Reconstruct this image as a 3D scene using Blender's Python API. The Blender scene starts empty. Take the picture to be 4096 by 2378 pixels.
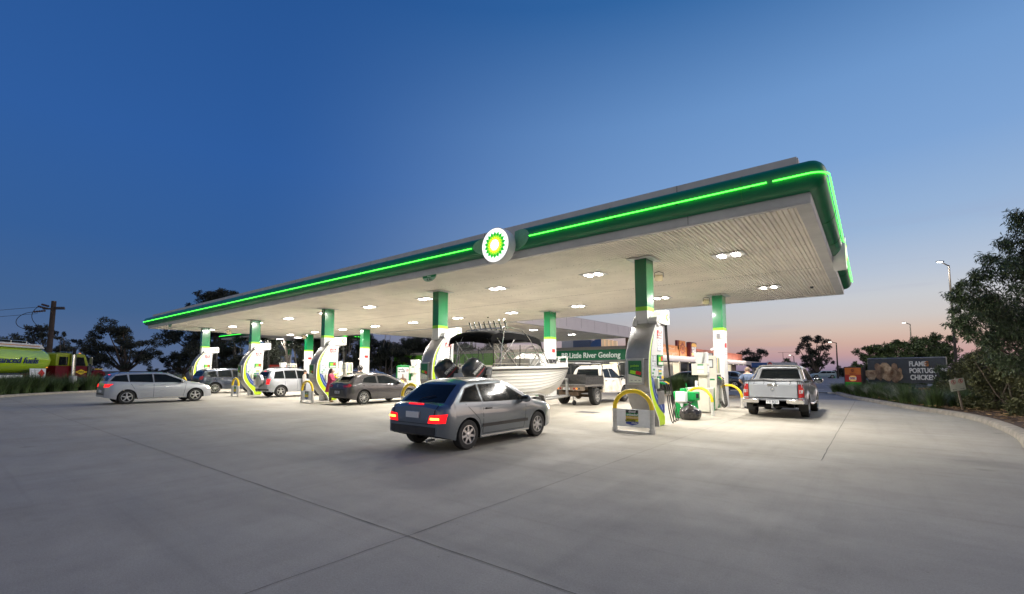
import bpy, bmesh, math, random
from mathutils import Vector, Matrix, noise as mnoise
from mathutils.bvhtree import BVHTree
from mathutils.geometry import delaunay_2d_cdt, tessellate_polygon
R=math.radians; PI=math.pi
random.seed(7)
scene=bpy.context.scene; COL=scene.collection
# ---------------- camera
CH=1.6; YAW=R(38.1); PIT=R(4.45)
cam=bpy.data.cameras.new('camera'); cob=bpy.data.objects.new('camera',cam); COL.objects.link(cob)
cob.location=(0,0,CH); cob.rotation_euler=(R(90)+PIT,0,YAW)
cam.sensor_width=36; cam.lens=16.067; cam.shift_y=0.0369; cam.clip_start=.05; cam.clip_end=4000
scene.camera=cob
# ---------------- sky, sun, exposure
def lin(c): return tuple((v/12.92 if v<=.04045 else ((v+.055)/1.055)**2.4) for v in [x/255 for x in c])
def world():
    w=bpy.data.worlds.new("World"); scene.world=w; w.use_nodes=True; nt=w.node_tree; nt.nodes.clear(); N=nt.nodes.new; Lk=nt.links.new
    out=N('ShaderNodeOutputWorld'); bg=N('ShaderNodeBackground'); Lk(bg.outputs[0],out.inputs[0])
    tc=N('ShaderNodeTexCoord'); sep=N('ShaderNodeSeparateXYZ'); Lk(tc.outputs['Generated'],sep.inputs[0])
    def ramp(stops,interp='EASE'):
        r=N('ShaderNodeValToRGB'); r.color_ramp.interpolation=interp; e=r.color_ramp.elements
        while len(e)<len(stops): e.new(.5)
        for i,(p,c) in enumerate(stops): e[i].position=p; e[i].color=(*lin(c),1)
        return r
    # faint cloud streaks low over the horizon, bending the elevation used for the ramps
    mp=N('ShaderNodeMapping'); mp.inputs['Scale'].default_value=(1.6,1.6,22); Lk(tc.outputs['Generated'],mp.inputs[0])
    nz=N('ShaderNodeTexNoise'); nz.inputs['Scale'].default_value=1.7; nz.inputs['Detail'].default_value=4; Lk(mp.outputs[0],nz.inputs[0])
    A=ramp([(0,(98,112,142)),(.035,(86,107,143)),(.10,(66,99,144)),(.22,(52,94,152)),(.38,(46,92,158)),(.62,(38,84,148)),(1,(24,62,132))],'LINEAR')
    B=ramp([(0,(146,128,150)),(.012,(172,148,164)),(.028,(200,160,158)),(.048,(213,177,162)),(.07,(216,194,180)),(.092,(210,203,199)),(.125,(205,207,211)),(.165,(188,200,217)),(.24,(158,185,218)),(.36,(128,166,214)),(.47,(112,154,206)),(.64,(52,106,166)),(1,(50,90,160))],'LINEAR')
    for r in (A,B): Lk(sep.outputs['Z'],r.inputs[0])
    dt=N('ShaderNodeVectorMath'); dt.operation='DOT_PRODUCT'; az=R(16); dt.inputs[1].default_value=(math.sin(az),math.cos(az),0)
    nm=N('ShaderNodeVectorMath'); nm.operation='MULTIPLY'; nm.inputs[1].default_value=(1,1,0); Lk(tc.outputs['Generated'],nm.inputs[0])
    nn=N('ShaderNodeVectorMath'); nn.operation='NORMALIZE'; Lk(nm.outputs[0],nn.inputs[0]); Lk(nn.outputs[0],dt.inputs[0])
    mr=N('ShaderNodeMapRange'); mr.interpolation_type='SMOOTHSTEP'; mr.inputs['From Min'].default_value=.08; mr.inputs['From Max'].default_value=1.12; Lk(dt.outputs['Value'],mr.inputs[0])
    mx=N('ShaderNodeMix'); mx.data_type='RGBA'; Lk(mr.outputs[0],mx.inputs[0]); Lk(A.outputs[0],mx.inputs[6]); Lk(B.outputs[0],mx.inputs[7])
    # unseen sky behind the camera: bright ramp added to light the -Y faces
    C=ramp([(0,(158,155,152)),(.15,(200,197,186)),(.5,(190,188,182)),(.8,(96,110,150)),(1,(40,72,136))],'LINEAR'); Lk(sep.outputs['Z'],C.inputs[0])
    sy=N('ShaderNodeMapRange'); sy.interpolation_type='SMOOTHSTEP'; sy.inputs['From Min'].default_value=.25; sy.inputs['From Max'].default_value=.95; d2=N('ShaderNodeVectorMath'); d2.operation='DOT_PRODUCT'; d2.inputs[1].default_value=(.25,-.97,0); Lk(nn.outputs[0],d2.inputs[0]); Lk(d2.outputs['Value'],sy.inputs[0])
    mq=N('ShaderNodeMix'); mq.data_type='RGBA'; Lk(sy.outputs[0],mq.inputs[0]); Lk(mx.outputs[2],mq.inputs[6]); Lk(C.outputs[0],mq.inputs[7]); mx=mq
    # clouds: slightly greyer streaks near the sunset
    cm=N('ShaderNodeMapRange'); cm.inputs['From Min'].default_value=.52; cm.inputs['From Max'].default_value=.75; cm.inputs['To Max'].default_value=.55; Lk(nz.outputs[0],cm.inputs[0])
    band=ramp([(0,(130,130,130)),(.05,(235,235,235)),(.16,(235,235,235)),(.28,(0,0,0))],'LINEAR'); Lk(sep.outputs['Z'],band.inputs[0])
    m1=N('ShaderNodeMath'); m1.operation='MULTIPLY'; Lk(cm.outputs[0],m1.inputs[0]); Lk(band.outputs[0],m1.inputs[1])
    m2=N('ShaderNodeMath'); m2.operation='MULTIPLY'; Lk(m1.outputs[0],m2.inputs[0]); Lk(mr.outputs[0],m2.inputs[1])
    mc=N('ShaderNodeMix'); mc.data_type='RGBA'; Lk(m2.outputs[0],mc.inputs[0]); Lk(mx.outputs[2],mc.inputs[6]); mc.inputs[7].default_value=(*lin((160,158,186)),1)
    # the real twilight sky model, faint, on top
    sky=N('ShaderNodeTexSky'); sky.sky_type='NISHITA'; sky.sun_disc=False; sky.sun_elevation=R(-1.5); sky.sun_rotation=az
    ad=N('ShaderNodeMix'); ad.data_type='RGBA'; ad.blend_type='ADD'; ad.inputs[0].default_value=.008; Lk(mc.outputs[2],ad.inputs[6]); Lk(sky.outputs[0],ad.inputs[7])
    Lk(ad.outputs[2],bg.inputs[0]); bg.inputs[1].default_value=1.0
world()
sl=bpy.data.lights.new('sun','SUN'); sl.energy=.9; sl.angle=R(40); sl.color=(1,.76,.58); so=bpy.data.objects.new('sun',sl); COL.objects.link(so)
so.rotation_euler=Vector((-math.sin(R(48)),-math.cos(R(48)),-.3)).to_track_quat('-Z','Y').to_euler()
scene.view_settings.view_transform='Standard'; scene.view_settings.look='None'; scene.view_settings.exposure=0; scene.view_settings.gamma=1
scene.render.resolution_x=1024; scene.render.resolution_y=594
scene.render.engine='CYCLES'
try: scene.cycles.use_denoising=True; scene.cycles.max_bounces=8; scene.cycles.sample_clamp_indirect=6
except Exception: pass
# ---------------- photo pixel -> world helpers
_f=1124.7*4096/2520; _cx=2048; _cy=824.5*4096/2520
FW=Vector((-math.sin(YAW)*math.cos(PIT),math.cos(YAW)*math.cos(PIT),math.sin(PIT))); RT=Vector((math.cos(YAW),math.sin(YAW),0)); UP=RT.cross(FW)
def ray(x,y): return FW+RT*((x-_cx)/_f)+UP*((_cy-y)/_f)
def gp(x,y,z=0):
    d=ray(x,y); return Vector((0,0,CH))+d*((z-CH)/d.z)
def at(x,y,dep): return Vector((0,0,CH))+ray(x,y)*dep
# ---------------- materials
MATS={}
def M(name,col=(.5,.5,.5),rough=.5,metal=0.,noise=0.,ns=6.,bump=0.,bs=30.,emit=None,es=0.,coat=0.,alpha=1.,trans=0.,spec=.5,island=0.,col2=None,nscale3=None):
    if name in MATS: return MATS[name]
    m=bpy.data.materials.new(name); MATS[name]=m; m.use_nodes=True; nt=m.node_tree; b=nt.nodes['Principled BSDF']; N=nt.nodes.new; Lk=nt.links.new
    if len(col)==3 and max(col)>1.01: col=lin(col)
    if col2 and max(col2)>1.01: col2=lin(col2)
    b.inputs['Base Color'].default_value=(*col,1); b.inputs['Roughness'].default_value=rough; b.inputs['Metallic'].default_value=metal
    b.inputs['Coat Weight'].default_value=coat; b.inputs['Coat Roughness'].default_value=.06; b.inputs['Specular IOR Level'].default_value=spec
    b.inputs['Alpha'].default_value=alpha; b.inputs['Transmission Weight'].default_value=trans
    if emit: 
        b.inputs['Emission Color'].default_value=(*emit,1); b.inputs['Emission Strength'].default_value=es
    if noise or island or bump:
        tc=N('ShaderNodeTexCoord')
        if nscale3:
            mp=N('ShaderNodeMapping'); mp.inputs['Scale'].default_value=nscale3; Lk(tc.outputs['Object'],mp.inputs[0]); src=mp.outputs[0]
        else: src=tc.outputs['Object']
    last=None
    if noise:
        n=N('ShaderNodeTexNoise'); n.inputs['Scale'].default_value=ns; n.inputs['Detail'].default_value=6; n.inputs['Roughness'].default_value=.65; Lk(src,n.inputs[0])
        mr=N('ShaderNodeMapRange'); mr.inputs['From Min'].default_value=.3; mr.inputs['From Max'].default_value=.7; Lk(n.outputs[0],mr.inputs[0])
        mx=N('ShaderNodeMix'); mx.data_type='RGBA'; Lk(mr.outputs[0],mx.inputs[0])
        c2=col2 if col2 else tuple(v*(1-noise) for v in col)
        mx.inputs[6].default_value=(*[min(1,v*(1+noise*.5)) for v in col],1); mx.inputs[7].default_value=(*c2,1)
        Lk(mx.outputs[2],b.inputs['Base Color']); last=mx.outputs[2]
        m3=N('ShaderNodeMapRange'); m3.inputs['To Min'].default_value=max(0,rough-.1*min(1,noise*3)); m3.inputs['To Max'].default_value=min(1,rough+.12*min(1,noise*3)); Lk(n.outputs[0],m3.inputs[0]); Lk(m3.outputs[0],b.inputs['Roughness'])
    if island:
        g=N('ShaderNodeNewGeometry'); mr=N('ShaderNodeMapRange'); mr.inputs['To Min'].default_value=1-island; mr.inputs['To Max'].default_value=1+island; Lk(g.outputs['Random Per Island'],mr.inputs[0])
        v=N('ShaderNodeVectorMath'); v.operation='SCALE'; Lk(mr.outputs[0],v.inputs['Scale'])
        if last: Lk(last,v.inputs[0])
        else: v.inputs[0].default_value=col
        Lk(v.outputs[0],b.inputs['Base Color'])
    if bump:
        n=N('ShaderNodeTexNoise'); n.inputs['Scale'].default_value=bs; n.inputs['Detail'].default_value=5; Lk(src,n.inputs[0])
        bp=N('ShaderNodeBump'); bp.inputs['Strength'].default_value=bump; bp.inputs['Distance'].default_value=.02; Lk(n.outputs[0],bp.inputs['Height']); Lk(bp.outputs[0],b.inputs['Normal'])
    return m
WHITE=M('white_paint',(.66,.66,.65),.35,noise=.06,ns=3); OFFW=M('cream_panel',(.66,.64,.56),.45,noise=.1,ns=4)
GREY=M('grey_pressed_metal',(.33,.33,.34),.38,metal=.55,noise=.12,ns=5,bump=.1,bs=200)
DGREEN=M('dark_green_paint',(.0,.13,.048),.26,noise=.15,ns=2,coat=.4); COLGREEN=M('column_green',(.0,.165,.05),.2,noise=.1,ns=1.5,coat=.5)
LIME=M('lime_green',(.24,.6,.02),.4,noise=.08); YLIME=M('yellow_lime',(.50,.74,.01),.4,noise=.08); BLUE=M('royal_blue',(.02,.055,.30),.35,noise=.1)
BLACK=M('black_rubber',(.012,.012,.013),.55,noise=.3,ns=8); DARK=M('dark_void',(.006,.006,.007),.8)
DPLAS=M('dark_plastic',(.03,.03,.032),.45,noise=.2); CHROME=M('chrome',(.75,.75,.76),.15,metal=1.); STEEL=M('brushed_steel',(.5,.5,.5),.33,metal=.9,noise=.15,ns=9)
YEL=M('yellow_paint',(.82,.58,.01),.32,noise=.12,ns=7,coat=.2); DIRTYW=M('scuffed_white_paint',(.62,.6,.56),.5,noise=.3,ns=7)
GLASS=M('car_glass',(.010,.013,.015),.05,spec=.16,noise=.4,ns=3); RED=M('red_paint',(.62,.02,.02),.4,noise=.1); SIGNW=M('sign_white',(.78,.78,.78),.5)
SIGNG=M('sign_green',(.0,.2,.05),.4,noise=.1); TXTGREY=M('print_grey',(.25,.27,.3),.6); ORANGE=M('orange_paint',(.55,.2,.05),.5,noise=.12,ns=1)
SILVERP=M('silver_car_paint',(.37,.39,.43),.32,metal=.35,coat=.8,noise=.06,ns=2); CHAR=M('charcoal_car_paint',(.045,.042,.048),.28,metal=.3,coat=.9,noise=.1,ns=2)
NAVY=M('dark_blue_car_paint',(.02,.03,.055),.28,metal=.4,coat=.9,noise=.1,ns=2); WCAR=M('white_car_paint',(.72,.72,.70),.3,coat=.7,noise=.08,ns=2)
TAILON=M('lit_tail_lamp',(.5,.005,.005),.3,emit=(1,.008,.012),es=1.6); TAIL=M('red_lamp_lens',(.35,.01,.012),.15,coat=.8,noise=.2,ns=20); HOT=M('lamp_filament',(1,.6,.1),.3,emit=(1,.55,.05),es=6)
CLEARL=M('clear_lamp_lens',(.55,.55,.57),.1,metal=.4,coat=1); HEADON=M('lit_headlamp',(1,.95,.8),.3,emit=(1,.85,.6),es=9); AMBER=M('amber_lens',(.7,.2,.02),.2,emit=(1,.35,.05),es=.8)
PLATE=M('plate_white',(.7,.71,.73),.4); INK=M('ink_black',(.01,.01,.014),.6); RIM=M('alloy_rim',(.55,.55,.56),.3,metal=.85,noise=.1)
# ---------------- mesh helper
class MB:
    def __init__(s): s.v=[]; s.f=[]; s.mi=[]; s.ms=[]; s.c=0
    def use(s,m):
        if m not in s.ms: s.ms.append(m)
        s.c=s.ms.index(m); return s
    def add(s,vs,fs,xf=None):
        o=len(s.v)
        for v in vs:
            v=Vector(v); 
            if xf is not None: v=xf@v
            s.v.append(v)
        for f in fs: s.f.append([i+o for i in f]); s.mi.append(s.c)
        return s
    def b2(s,a,b,xf=None):
        x0,y0,z0=[min(a[i],b[i]) for i in range(3)]; x1,y1,z1=[max(a[i],b[i]) for i in range(3)]
        return s.add([(x0,y0,z0),(x1,y0,z0),(x1,y1,z0),(x0,y1,z0),(x0,y0,z1),(x1,y0,z1),(x1,y1,z1),(x0,y1,z1)],[(3,2,1,0),(4,5,6,7),(0,1,5,4),(1,2,6,5),(2,3,7,6),(3,0,4,7)],xf)
    def box(s,c,d,xf=None): return s.b2([c[i]-d[i]/2 for i in range(3)],[c[i]+d[i]/2 for i in range(3)],xf)
    def cyl(s,p0,p1,r0,r1=None,n=12,xf=None,caps=True):
        p0=Vector(p0);p1=Vector(p1); r1=r0 if r1 is None else r1; d=(p1-p0).normalized(); a=d.orthogonal().normalized(); b=d.cross(a)
        vs=[];fs=[]
        for p,r in((p0,r0),(p1,r1)):
            for i in range(n): t=2*PI*i/n; vs.append(p+(a*math.cos(t)+b*math.sin(t))*r)
        for i in range(n): j=(i+1)%n; fs.append((i,j,n+j,n+i))
        if caps: fs+= [tuple(reversed(range(n))),tuple(range(n,2*n))]
        return s.add(vs,fs,xf)
    def tube(s,pts,r,n=8,xf=None,rs=None):
        P=[Vector(p) for p in pts]; vs=[];fs=[]; a=None
        for k,p in enumerate(P):
            d=(P[min(k+1,len(P)-1)]-P[max(k-1,0)]).normalized()
            if a is None: a=d.orthogonal().normalized()
            else: a=(a-d*a.dot(d)).normalized()
            b=d.cross(a); rr=rs[k] if rs else r
            for i in range(n): t=2*PI*i/n; vs.append(p+(a*math.cos(t)+b*math.sin(t))*rr)
        for k in range(len(P)-1):
            for i in range(n): j=(i+1)%n; fs.append((k*n+i,k*n+j,(k+1)*n+j,(k+1)*n+i))
        fs+=[tuple(reversed(range(n))),tuple(range((len(P)-1)*n,len(P)*n))]
        return s.add(vs,fs,xf)
    def prism(s,poly,ax,a,b,xf=None):
        # poly: 2d points; ax 'x': (y,z), 'y': (x,z), 'z': (x,y)
        n=len(poly)
        def p3(q,t): return (t,q[0],q[1]) if ax=='x' else ((q[0],t,q[1]) if ax=='y' else (q[0],q[1],t))
        area=sum(poly[i][0]*poly[(i+1)%n][1]-poly[(i+1)%n][0]*poly[i][1] for i in range(n))
        flip=(area<0)!=(ax=='y')
        if a>b: a,b=b,a
        vs=[p3(q,a) for q in poly]+[p3(q,b) for q in poly]
        tri=tessellate_polygon([[Vector((q[0],q[1],0)) for q in poly]])
        fs=[]
        for t in tri:
            ar=sum(poly[t[i]][0]*poly[t[(i+1)%3]][1]-poly[t[(i+1)%3]][0]*poly[t[i]][1] for i in range(3))
            t=tuple(t) if ar>0 else tuple(reversed(t))
            if ax=='y': t=tuple(reversed(t))
            fs.append(tuple(reversed(t))); fs.append(tuple(i+n for i in t))
        for i in range(n):
            j=(i+1)%n; q=(i,j,n+j,n+i); fs.append(q if not flip else tuple(reversed(q)))
        return s.add(vs,fs,xf)
    def sph(s,c,r,n=10,m=7,xf=None):
        r=(r,r,r) if not hasattr(r,'__len__') else r; vs=[];fs=[]
        for j in range(1,m):
            a=PI*j/m
            for i in range(n): t=2*PI*i/n; vs.append((c[0]+r[0]*math.sin(a)*math.cos(t),c[1]+r[1]*math.sin(a)*math.sin(t),c[2]+r[2]*math.cos(a)))
        top=len(vs); vs+=[(c[0],c[1],c[2]+r[2]),(c[0],c[1],c[2]-r[2])]
        for j in range(m-2):
            for i in range(n): k=(i+1)%n; fs.append((j*n+i,(j+1)*n+i,(j+1)*n+k,j*n+k))
        for i in range(n): k=(i+1)%n; fs.append((top,i,k)); fs.append((top+1,(m-2)*n+k,(m-2)*n+i))
        return s.add(vs,fs,xf)
    def lathe(s,prof,n=24,xf=None):  # prof (r, h) around local y axis
        vs=[];fs=[]
        for (r,h) in prof:
            for i in range(n): t=2*PI*i/n; vs.append((r*math.cos(t),h,r*math.sin(t)))
        for k in range(len(prof)-1):
            for i in range(n): j=(i+1)%n; fs.append((k*n+i,(k+1)*n+i,(k+1)*n+j,k*n+j))
        return s.add(vs,fs,xf)
    def loft(s,rings,close=True,cap=True,xf=None):
        n=len(rings[0]); vs=[p for r in rings for p in r]; fs=[]
        for k in range(len(rings)-1):
            for i in range(n if close else n-1): j=(i+1)%n; fs.append((k*n+i,k*n+j,(k+1)*n+j,(k+1)*n+i))
        if cap: fs+=[tuple(reversed(range(n))),tuple(range((len(rings)-1)*n,len(rings)*n))]
        return s.add(vs,fs,xf)
    def mesh(s,name,ang=35,recalc=False):
        me=bpy.data.meshes.new(name); me.from_pydata([tuple(v) for v in s.v],[],s.f)
        for m in s.ms: me.materials.append(m)
        if s.ms: me.polygons.foreach_set('material_index',s.mi)
        me.update()
        if recalc:
            bm=bmesh.new(); bm.from_mesh(me); bmesh.ops.remove_doubles(bm,verts=bm.verts,dist=1e-4); bmesh.ops.recalc_face_normals(bm,faces=bm.faces); bm.to_mesh(me); bm.free()
        if ang:
            me.shade_smooth(); me.set_sharp_from_angle(angle=R(ang))
        return me
    def build(s,name,parent=None,mat=None,ang=35,bevel=0,loc=(0,0,0),rot=(0,0,0),recalc=False,seg=2):
        if mat is not None and not s.ms: s.ms=[mat]; s.mi=[0]*len(s.f)
        return obj(name,s.mesh(name,ang,recalc),parent,loc,rot,bevel,seg)
def obj(name,me,parent=None,loc=(0,0,0),rot=(0,0,0),bevel=0,seg=2):
    o=bpy.data.objects.new(name,me); COL.objects.link(o); o.parent=parent; o.location=loc; o.rotation_euler=rot
    if bevel:
        b=o.modifiers.new('bevel','BEVEL'); b.width=bevel; b.segments=seg; b.limit_method='ANGLE'; b.angle_limit=R(40); b.harden_normals=False
    return o
def tag(o,label=None,cat=None,group=None,kind=None):
    if label:o['label']=label
    if cat:o['category']=cat
    if group:o['group']=group
    if kind:o['kind']=kind
    return o
def thing(name,label,cat,loc=(0,0,0),rz=0,group=None):
    o=bpy.data.objects.new(name,None); COL.objects.link(o); o.location=loc; o.rotation_euler=(0,0,rz); o.empty_display_size=.2
    return tag(o,label,cat,group)
def copy_tree(o,parent=None):
    c=o.copy(); COL.objects.link(c); c.parent=parent
    for ch in list(o.children): copy_tree(ch,c)
    return c
def text_mesh(s,size,ext=.004,bold=0.,shear=0.,sx=1.,align='CENTER',sp=1.):
    cu=bpy.data.curves.new('t','FONT'); cu.body=s; cu.size=size; cu.extrude=ext; cu.offset=bold; cu.shear=shear; cu.align_x=align; cu.align_y='CENTER'; cu.space_character=sp; cu.resolution_u=3
    o=bpy.data.objects.new('t',cu); COL.objects.link(o); dg=bpy.context.evaluated_depsgraph_get(); me=bpy.data.meshes.new_from_object(o.evaluated_get(dg))
    bpy.data.objects.remove(o); bpy.data.curves.remove(cu)
    me.transform(Matrix.Diagonal((sx,1,1,1))); return me
def text(s,size,mat,parent,loc,rot,name="lettering",**k):
    me=text_mesh(s,size,**k); me.materials.clear(); me.materials.append(mat); me.name=name
    return obj(name,me,parent,loc,rot)
RX=(PI/2,0,PI/2)   # text on a +X face
RYF=(PI/2,0,0)     # text on a -Y face
def lightpanel(loc,sx,sy,power,col=(1,.93,.82),parent=None,rot=(0,0,0)):
    l=bpy.data.lights.new('lamp','AREA'); l.shape='RECTANGLE'; l.size=sx; l.size_y=sy; l.energy=power; l.color=col
    o=bpy.data.objects.new('lamp_light',l); COL.objects.link(o); o.location=loc; o.rotation_euler=rot; o.parent=parent; return o
def helios_mb(r,y=0.,layers=True,mats=None,n=18):
    # sunflower emblem facing -Y, centred on origin
    mb=MB(); ms=mats or EMB
    spec=[(1.,.80,0),(.80,.62,.5),(.63,.46,0),(.42,.33,.5)]
    for k,(ro,ri,ph) in enumerate(spec):
        mb.use(ms[k]); pts=[]
        for i in range(n*2):
            a=2*PI*(i/2+ph)/n; q=ro if i%2==0 else ri; pts.append((r*q*math.sin(a),r*q*math.cos(a)))
        mb.prism(pts,'y',y-.004*(k+1),y-.004*k)
    return mb
EMB=[M('emblem_green',(.0,.4,.04),.4,emit=(.0,.42,.03),es=1.),M('emblem_light_green',(.3,.75,.02),.4,emit=(.25,.75,.02),es=1.1),M('emblem_yellow',(.9,.85,.03),.4,emit=(1,.95,.03),es=1.4),M('emblem_white',(1,1,.9),.4,emit=(1,1,.85),es=2.4)]
EMB2=[M('small_emblem_green',(.05,.4,.06),.4),M('small_emblem_light',(.45,.75,.1),.4),M('small_emblem_yellow',(.9,.9,.2),.4),M('small_emblem_white',(.9,.9,.8),.4)]
# ================= GROUND =================
def ground_mat(name,base,dark,asph=False):
    m=bpy.data.materials.new(name); m.use_nodes=True; nt=m.node_tree; b=nt.nodes['Principled BSDF']; N=nt.nodes.new; Lk=nt.links.new
    tc=N('ShaderNodeTexCoord'); o=tc.outputs['Object']
    def nz(sc,det=6,ro=.6,src=o):
        n=N('ShaderNodeTexNoise'); n.inputs['Scale'].default_value=sc; n.inputs['Detail'].default_value=det; n.inputs['Roughness'].default_value=ro; Lk(src,n.inputs[0]); return n.outputs[0]
    def mr(s,a,bb,c,d):
        r=N('ShaderNodeMapRange'); r.inputs[1].default_value=a; r.inputs[2].default_value=bb; r.inputs[3].default_value=c; r.inputs[4].default_value=d; Lk(s,r.inputs[0]); return r.outputs[0]
    def mul(a,bb):
        r=N('ShaderNodeMath'); r.operation='MULTIPLY'; Lk(a,r.inputs[0]); Lk(bb,r.inputs[1]); return r.outputs[0]
    mp=N('ShaderNodeMapping'); mp.inputs['Rotation'].default_value=(0,0,R(25)); mp.inputs['Scale'].default_value=(.25,1.6,1); Lk(o,mp.inputs[0])
    wear=mr(nz(.22,5,.62),.3,.72,.88,1.09); mid=mr(nz(1.7,6,.7),.3,.7,.94,1.05); fine=mr(nz(55,3,.8),.25,.75,.83,1.16); streak=mr(nz(1.1,5,.65,mp.outputs[0]),.35,.8,1.03,.92)
    grit=mr(nz(150,3,.75),.3,.7,.80,1.18)
    st=N('ShaderNodeTexVoronoi'); st.inputs['Scale'].default_value=.55; Lk(o,st.inputs[0]); spot=mr(st.outputs['Distance'],.02,.09,.72,1.)
    sp2=N('ShaderNodeTexVoronoi'); sp2.inputs['Scale'].default_value=3.1; Lk(o,sp2.inputs[0]); s2=mr(sp2.outputs['Distance'],.01,.045,.72,1.)
    mp2=N('ShaderNodeMapping'); mp2.inputs['Scale'].default_value=(2.2,.09,1); Lk(o,mp2.inputs[0]); lane=mr(nz(1.0,4,.6,mp2.outputs[0]),.52,.74,1.,.90)
    mp3=N('ShaderNodeMapping'); mp3.inputs['Rotation'].default_value=(0,0,R(-38)); mp3.inputs['Scale'].default_value=(.05,3.0,1); Lk(o,mp3.inputs[0]); tyre=mr(nz(1.3,3,.5,mp3.outputs[0]),.60,.70,1.,.92)
    dirt=mr(nz(3.3,8,.78),.5,.78,1.,.88)
    ad_=N('ShaderNodeVectorMath'); ad_.operation='ADD'; nv=N('ShaderNodeTexNoise'); nv.inputs['Scale'].default_value=1.6; nv.inputs['Detail'].default_value=5; Lk(o,nv.inputs[0]); Lk(o,ad_.inputs[0]); Lk(nv.outputs[1],ad_.inputs[1])
    s3=N('ShaderNodeTexVoronoi'); s3.inputs['Scale'].default_value=.19; Lk(ad_.outputs[0],s3.inputs[0]); oil=mr(s3.outputs['Distance'],.03,.13,.80,1.); dirt=mul(dirt,oil)
    t=mul(mul(mul(mul(wear,mid),mul(fine,streak)),mul(mul(grit,spot),s2)),mul(mul(lane,tyre),dirt))
    v=N('ShaderNodeVectorMath'); v.operation='SCALE'; mx=N('ShaderNodeMix'); mx.data_type='RGBA'; Lk(mr(nz(.5,4),.35,.65,0,1),mx.inputs[0]); mx.inputs[6].default_value=(*base,1); mx.inputs[7].default_value=(*dark,1)
    Lk(mx.outputs[2],v.inputs[0]); Lk(t,v.inputs['Scale']); Lk(v.outputs[0],b.inputs['Base Color'])
    Lk(mr(nz(.8,5),.3,.7,.62 if not asph else .7,.85),b.inputs['Roughness']); b.inputs['Specular IOR Level'].default_value=.35
    bp=N('ShaderNodeBump'); bp.inputs['Strength'].default_value=.5; bp.inputs['Distance'].default_value=.012; Lk(nz(90,6,.75),bp.inputs['Height']); Lk(bp.outputs[0],b.inputs['Normal'])
    return m
CONC=ground_mat('forecourt_concrete',(.375,.345,.29),(.34,.312,.264)); ASPH=ground_mat('asphalt',(.19,.20,.23),(.14,.15,.175),True)
EARTH=M('dry_earth',(.06,.05,.035),.95,noise=.5,ns=1.5,bump=.5,bs=8); KERB=M('kerb_concrete',(.3,.265,.22),.8,noise=.35,ns=5,bump=.4,bs=40)
MULCH=M('bark_mulch',(.085,.05,.03),.95,noise=.55,ns=18,bump=1.,bs=45)
g=MB().use(EARTH); g.add([(-1200,-300,-.012),(1200,-300,-.012),(1200,1500,-.012),(-1200,1500,-.012)],[(0,1,2,3)]); tag(g.build('ground',ang=0),kind='structure')
c=MB().use(CONC); nn=40
c.add([(-62,-14,0),(14,-14,0),(14,30.5,0),(-62,30.5,0)],[(0,1,2,3)]); tag(c.build('forecourt_slab',ang=0),kind='structure')
a=MB().use(ASPH); a.add([(-120,30.5,-.004),(60,30.5,-.004),(60,135,-.004),(-120,135,-.004)],[(0,1,2,3)]); a.add([(-140,-60,-.004),(-62.0,-60,-.004),(-62.0,30.5,-.004),(-140,30.5,-.004)],[(0,1,2,3)]); tag(a.build('asphalt_road',ang=0),kind='structure')
# slab joints: shallow saw cuts, slightly wandering
JM=M('joint_filler',(.085,.08,.072),.9,noise=.4,ns=30)
def joint(p,q,w=.016):
    w*=.8
    p=Vector((*p,0));q=Vector((*q,0)); L=(q-p).length; n=max(2,int(L/.25)); d=(q-p)/L; nr=Vector((-d.y,d.x,0)); vs=[];fs=[]
    for i in range(n+1):
        c=p+d*L*i/n+nr*(mnoise.noise(Vector((i*.6,p.x*3,p.y)))*.012); ww=w*(.5+.5*abs(mnoise.noise(Vector((i*.9,p.y,7))))*2)/2
        vs+=[(c-nr*ww)+Vector((0,0,.004)),(c+nr*ww)+Vector((0,0,.004))]
        if i: fs.append((2*i-2,2*i,2*i+1,2*i-1))
    return vs,fs
jm=MB().use(JM)
for p,q,w in [((-50,2.93),(3,2.97),.016),((-3.6,-3),(-3.66,30),.012),((-.78,9.9),(-.74,30),.02),((-3.66,9.93),(-.78,9.93),.012),((-.78,12.6),(2.5,12.75),.014),((-8.,10.2),(-3.64,10.2),.01),((-12.6,10),(-12.6,30),.012),((-21.5,10),(-21.5,30),.012),((-30.6,10),(-30.6,30),.012),((-50,16.9),(-.78,16.9),.01),((-12.6,-8),(-12.6,2.95),.01),((-.78,21.2),(.8,21.3),.014)]: jm.add(*joint(p,q,w))
tag(jm.build('slab_joints',ang=0),kind='structure')
# pit covers let into the slab
def pit(loc,sx,sy,lab):
    t=thing('pit_cover',lab,'pit cover',(*loc,0)); MB().use(M('cast_iron',(.05,.05,.055),.55,metal=.5,noise=.3,ns=20,bump=.6,bs=120)).b2((-sx/2,-sy/2,-.02),(sx/2,sy/2,.009)).build('lid',t,bevel=.004)
    MB().use(M('pit_frame',(.18,.17,.16),.7)).b2((-sx/2-.05,-sy/2-.05,-.02),(sx/2+.05,sy/2+.05,.005)).build('frame',t)
p=gp(2350,1650); pit((p.x,p.y),.75,.5,'rectangular dark iron pit cover in the concrete behind the white ute')
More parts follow.
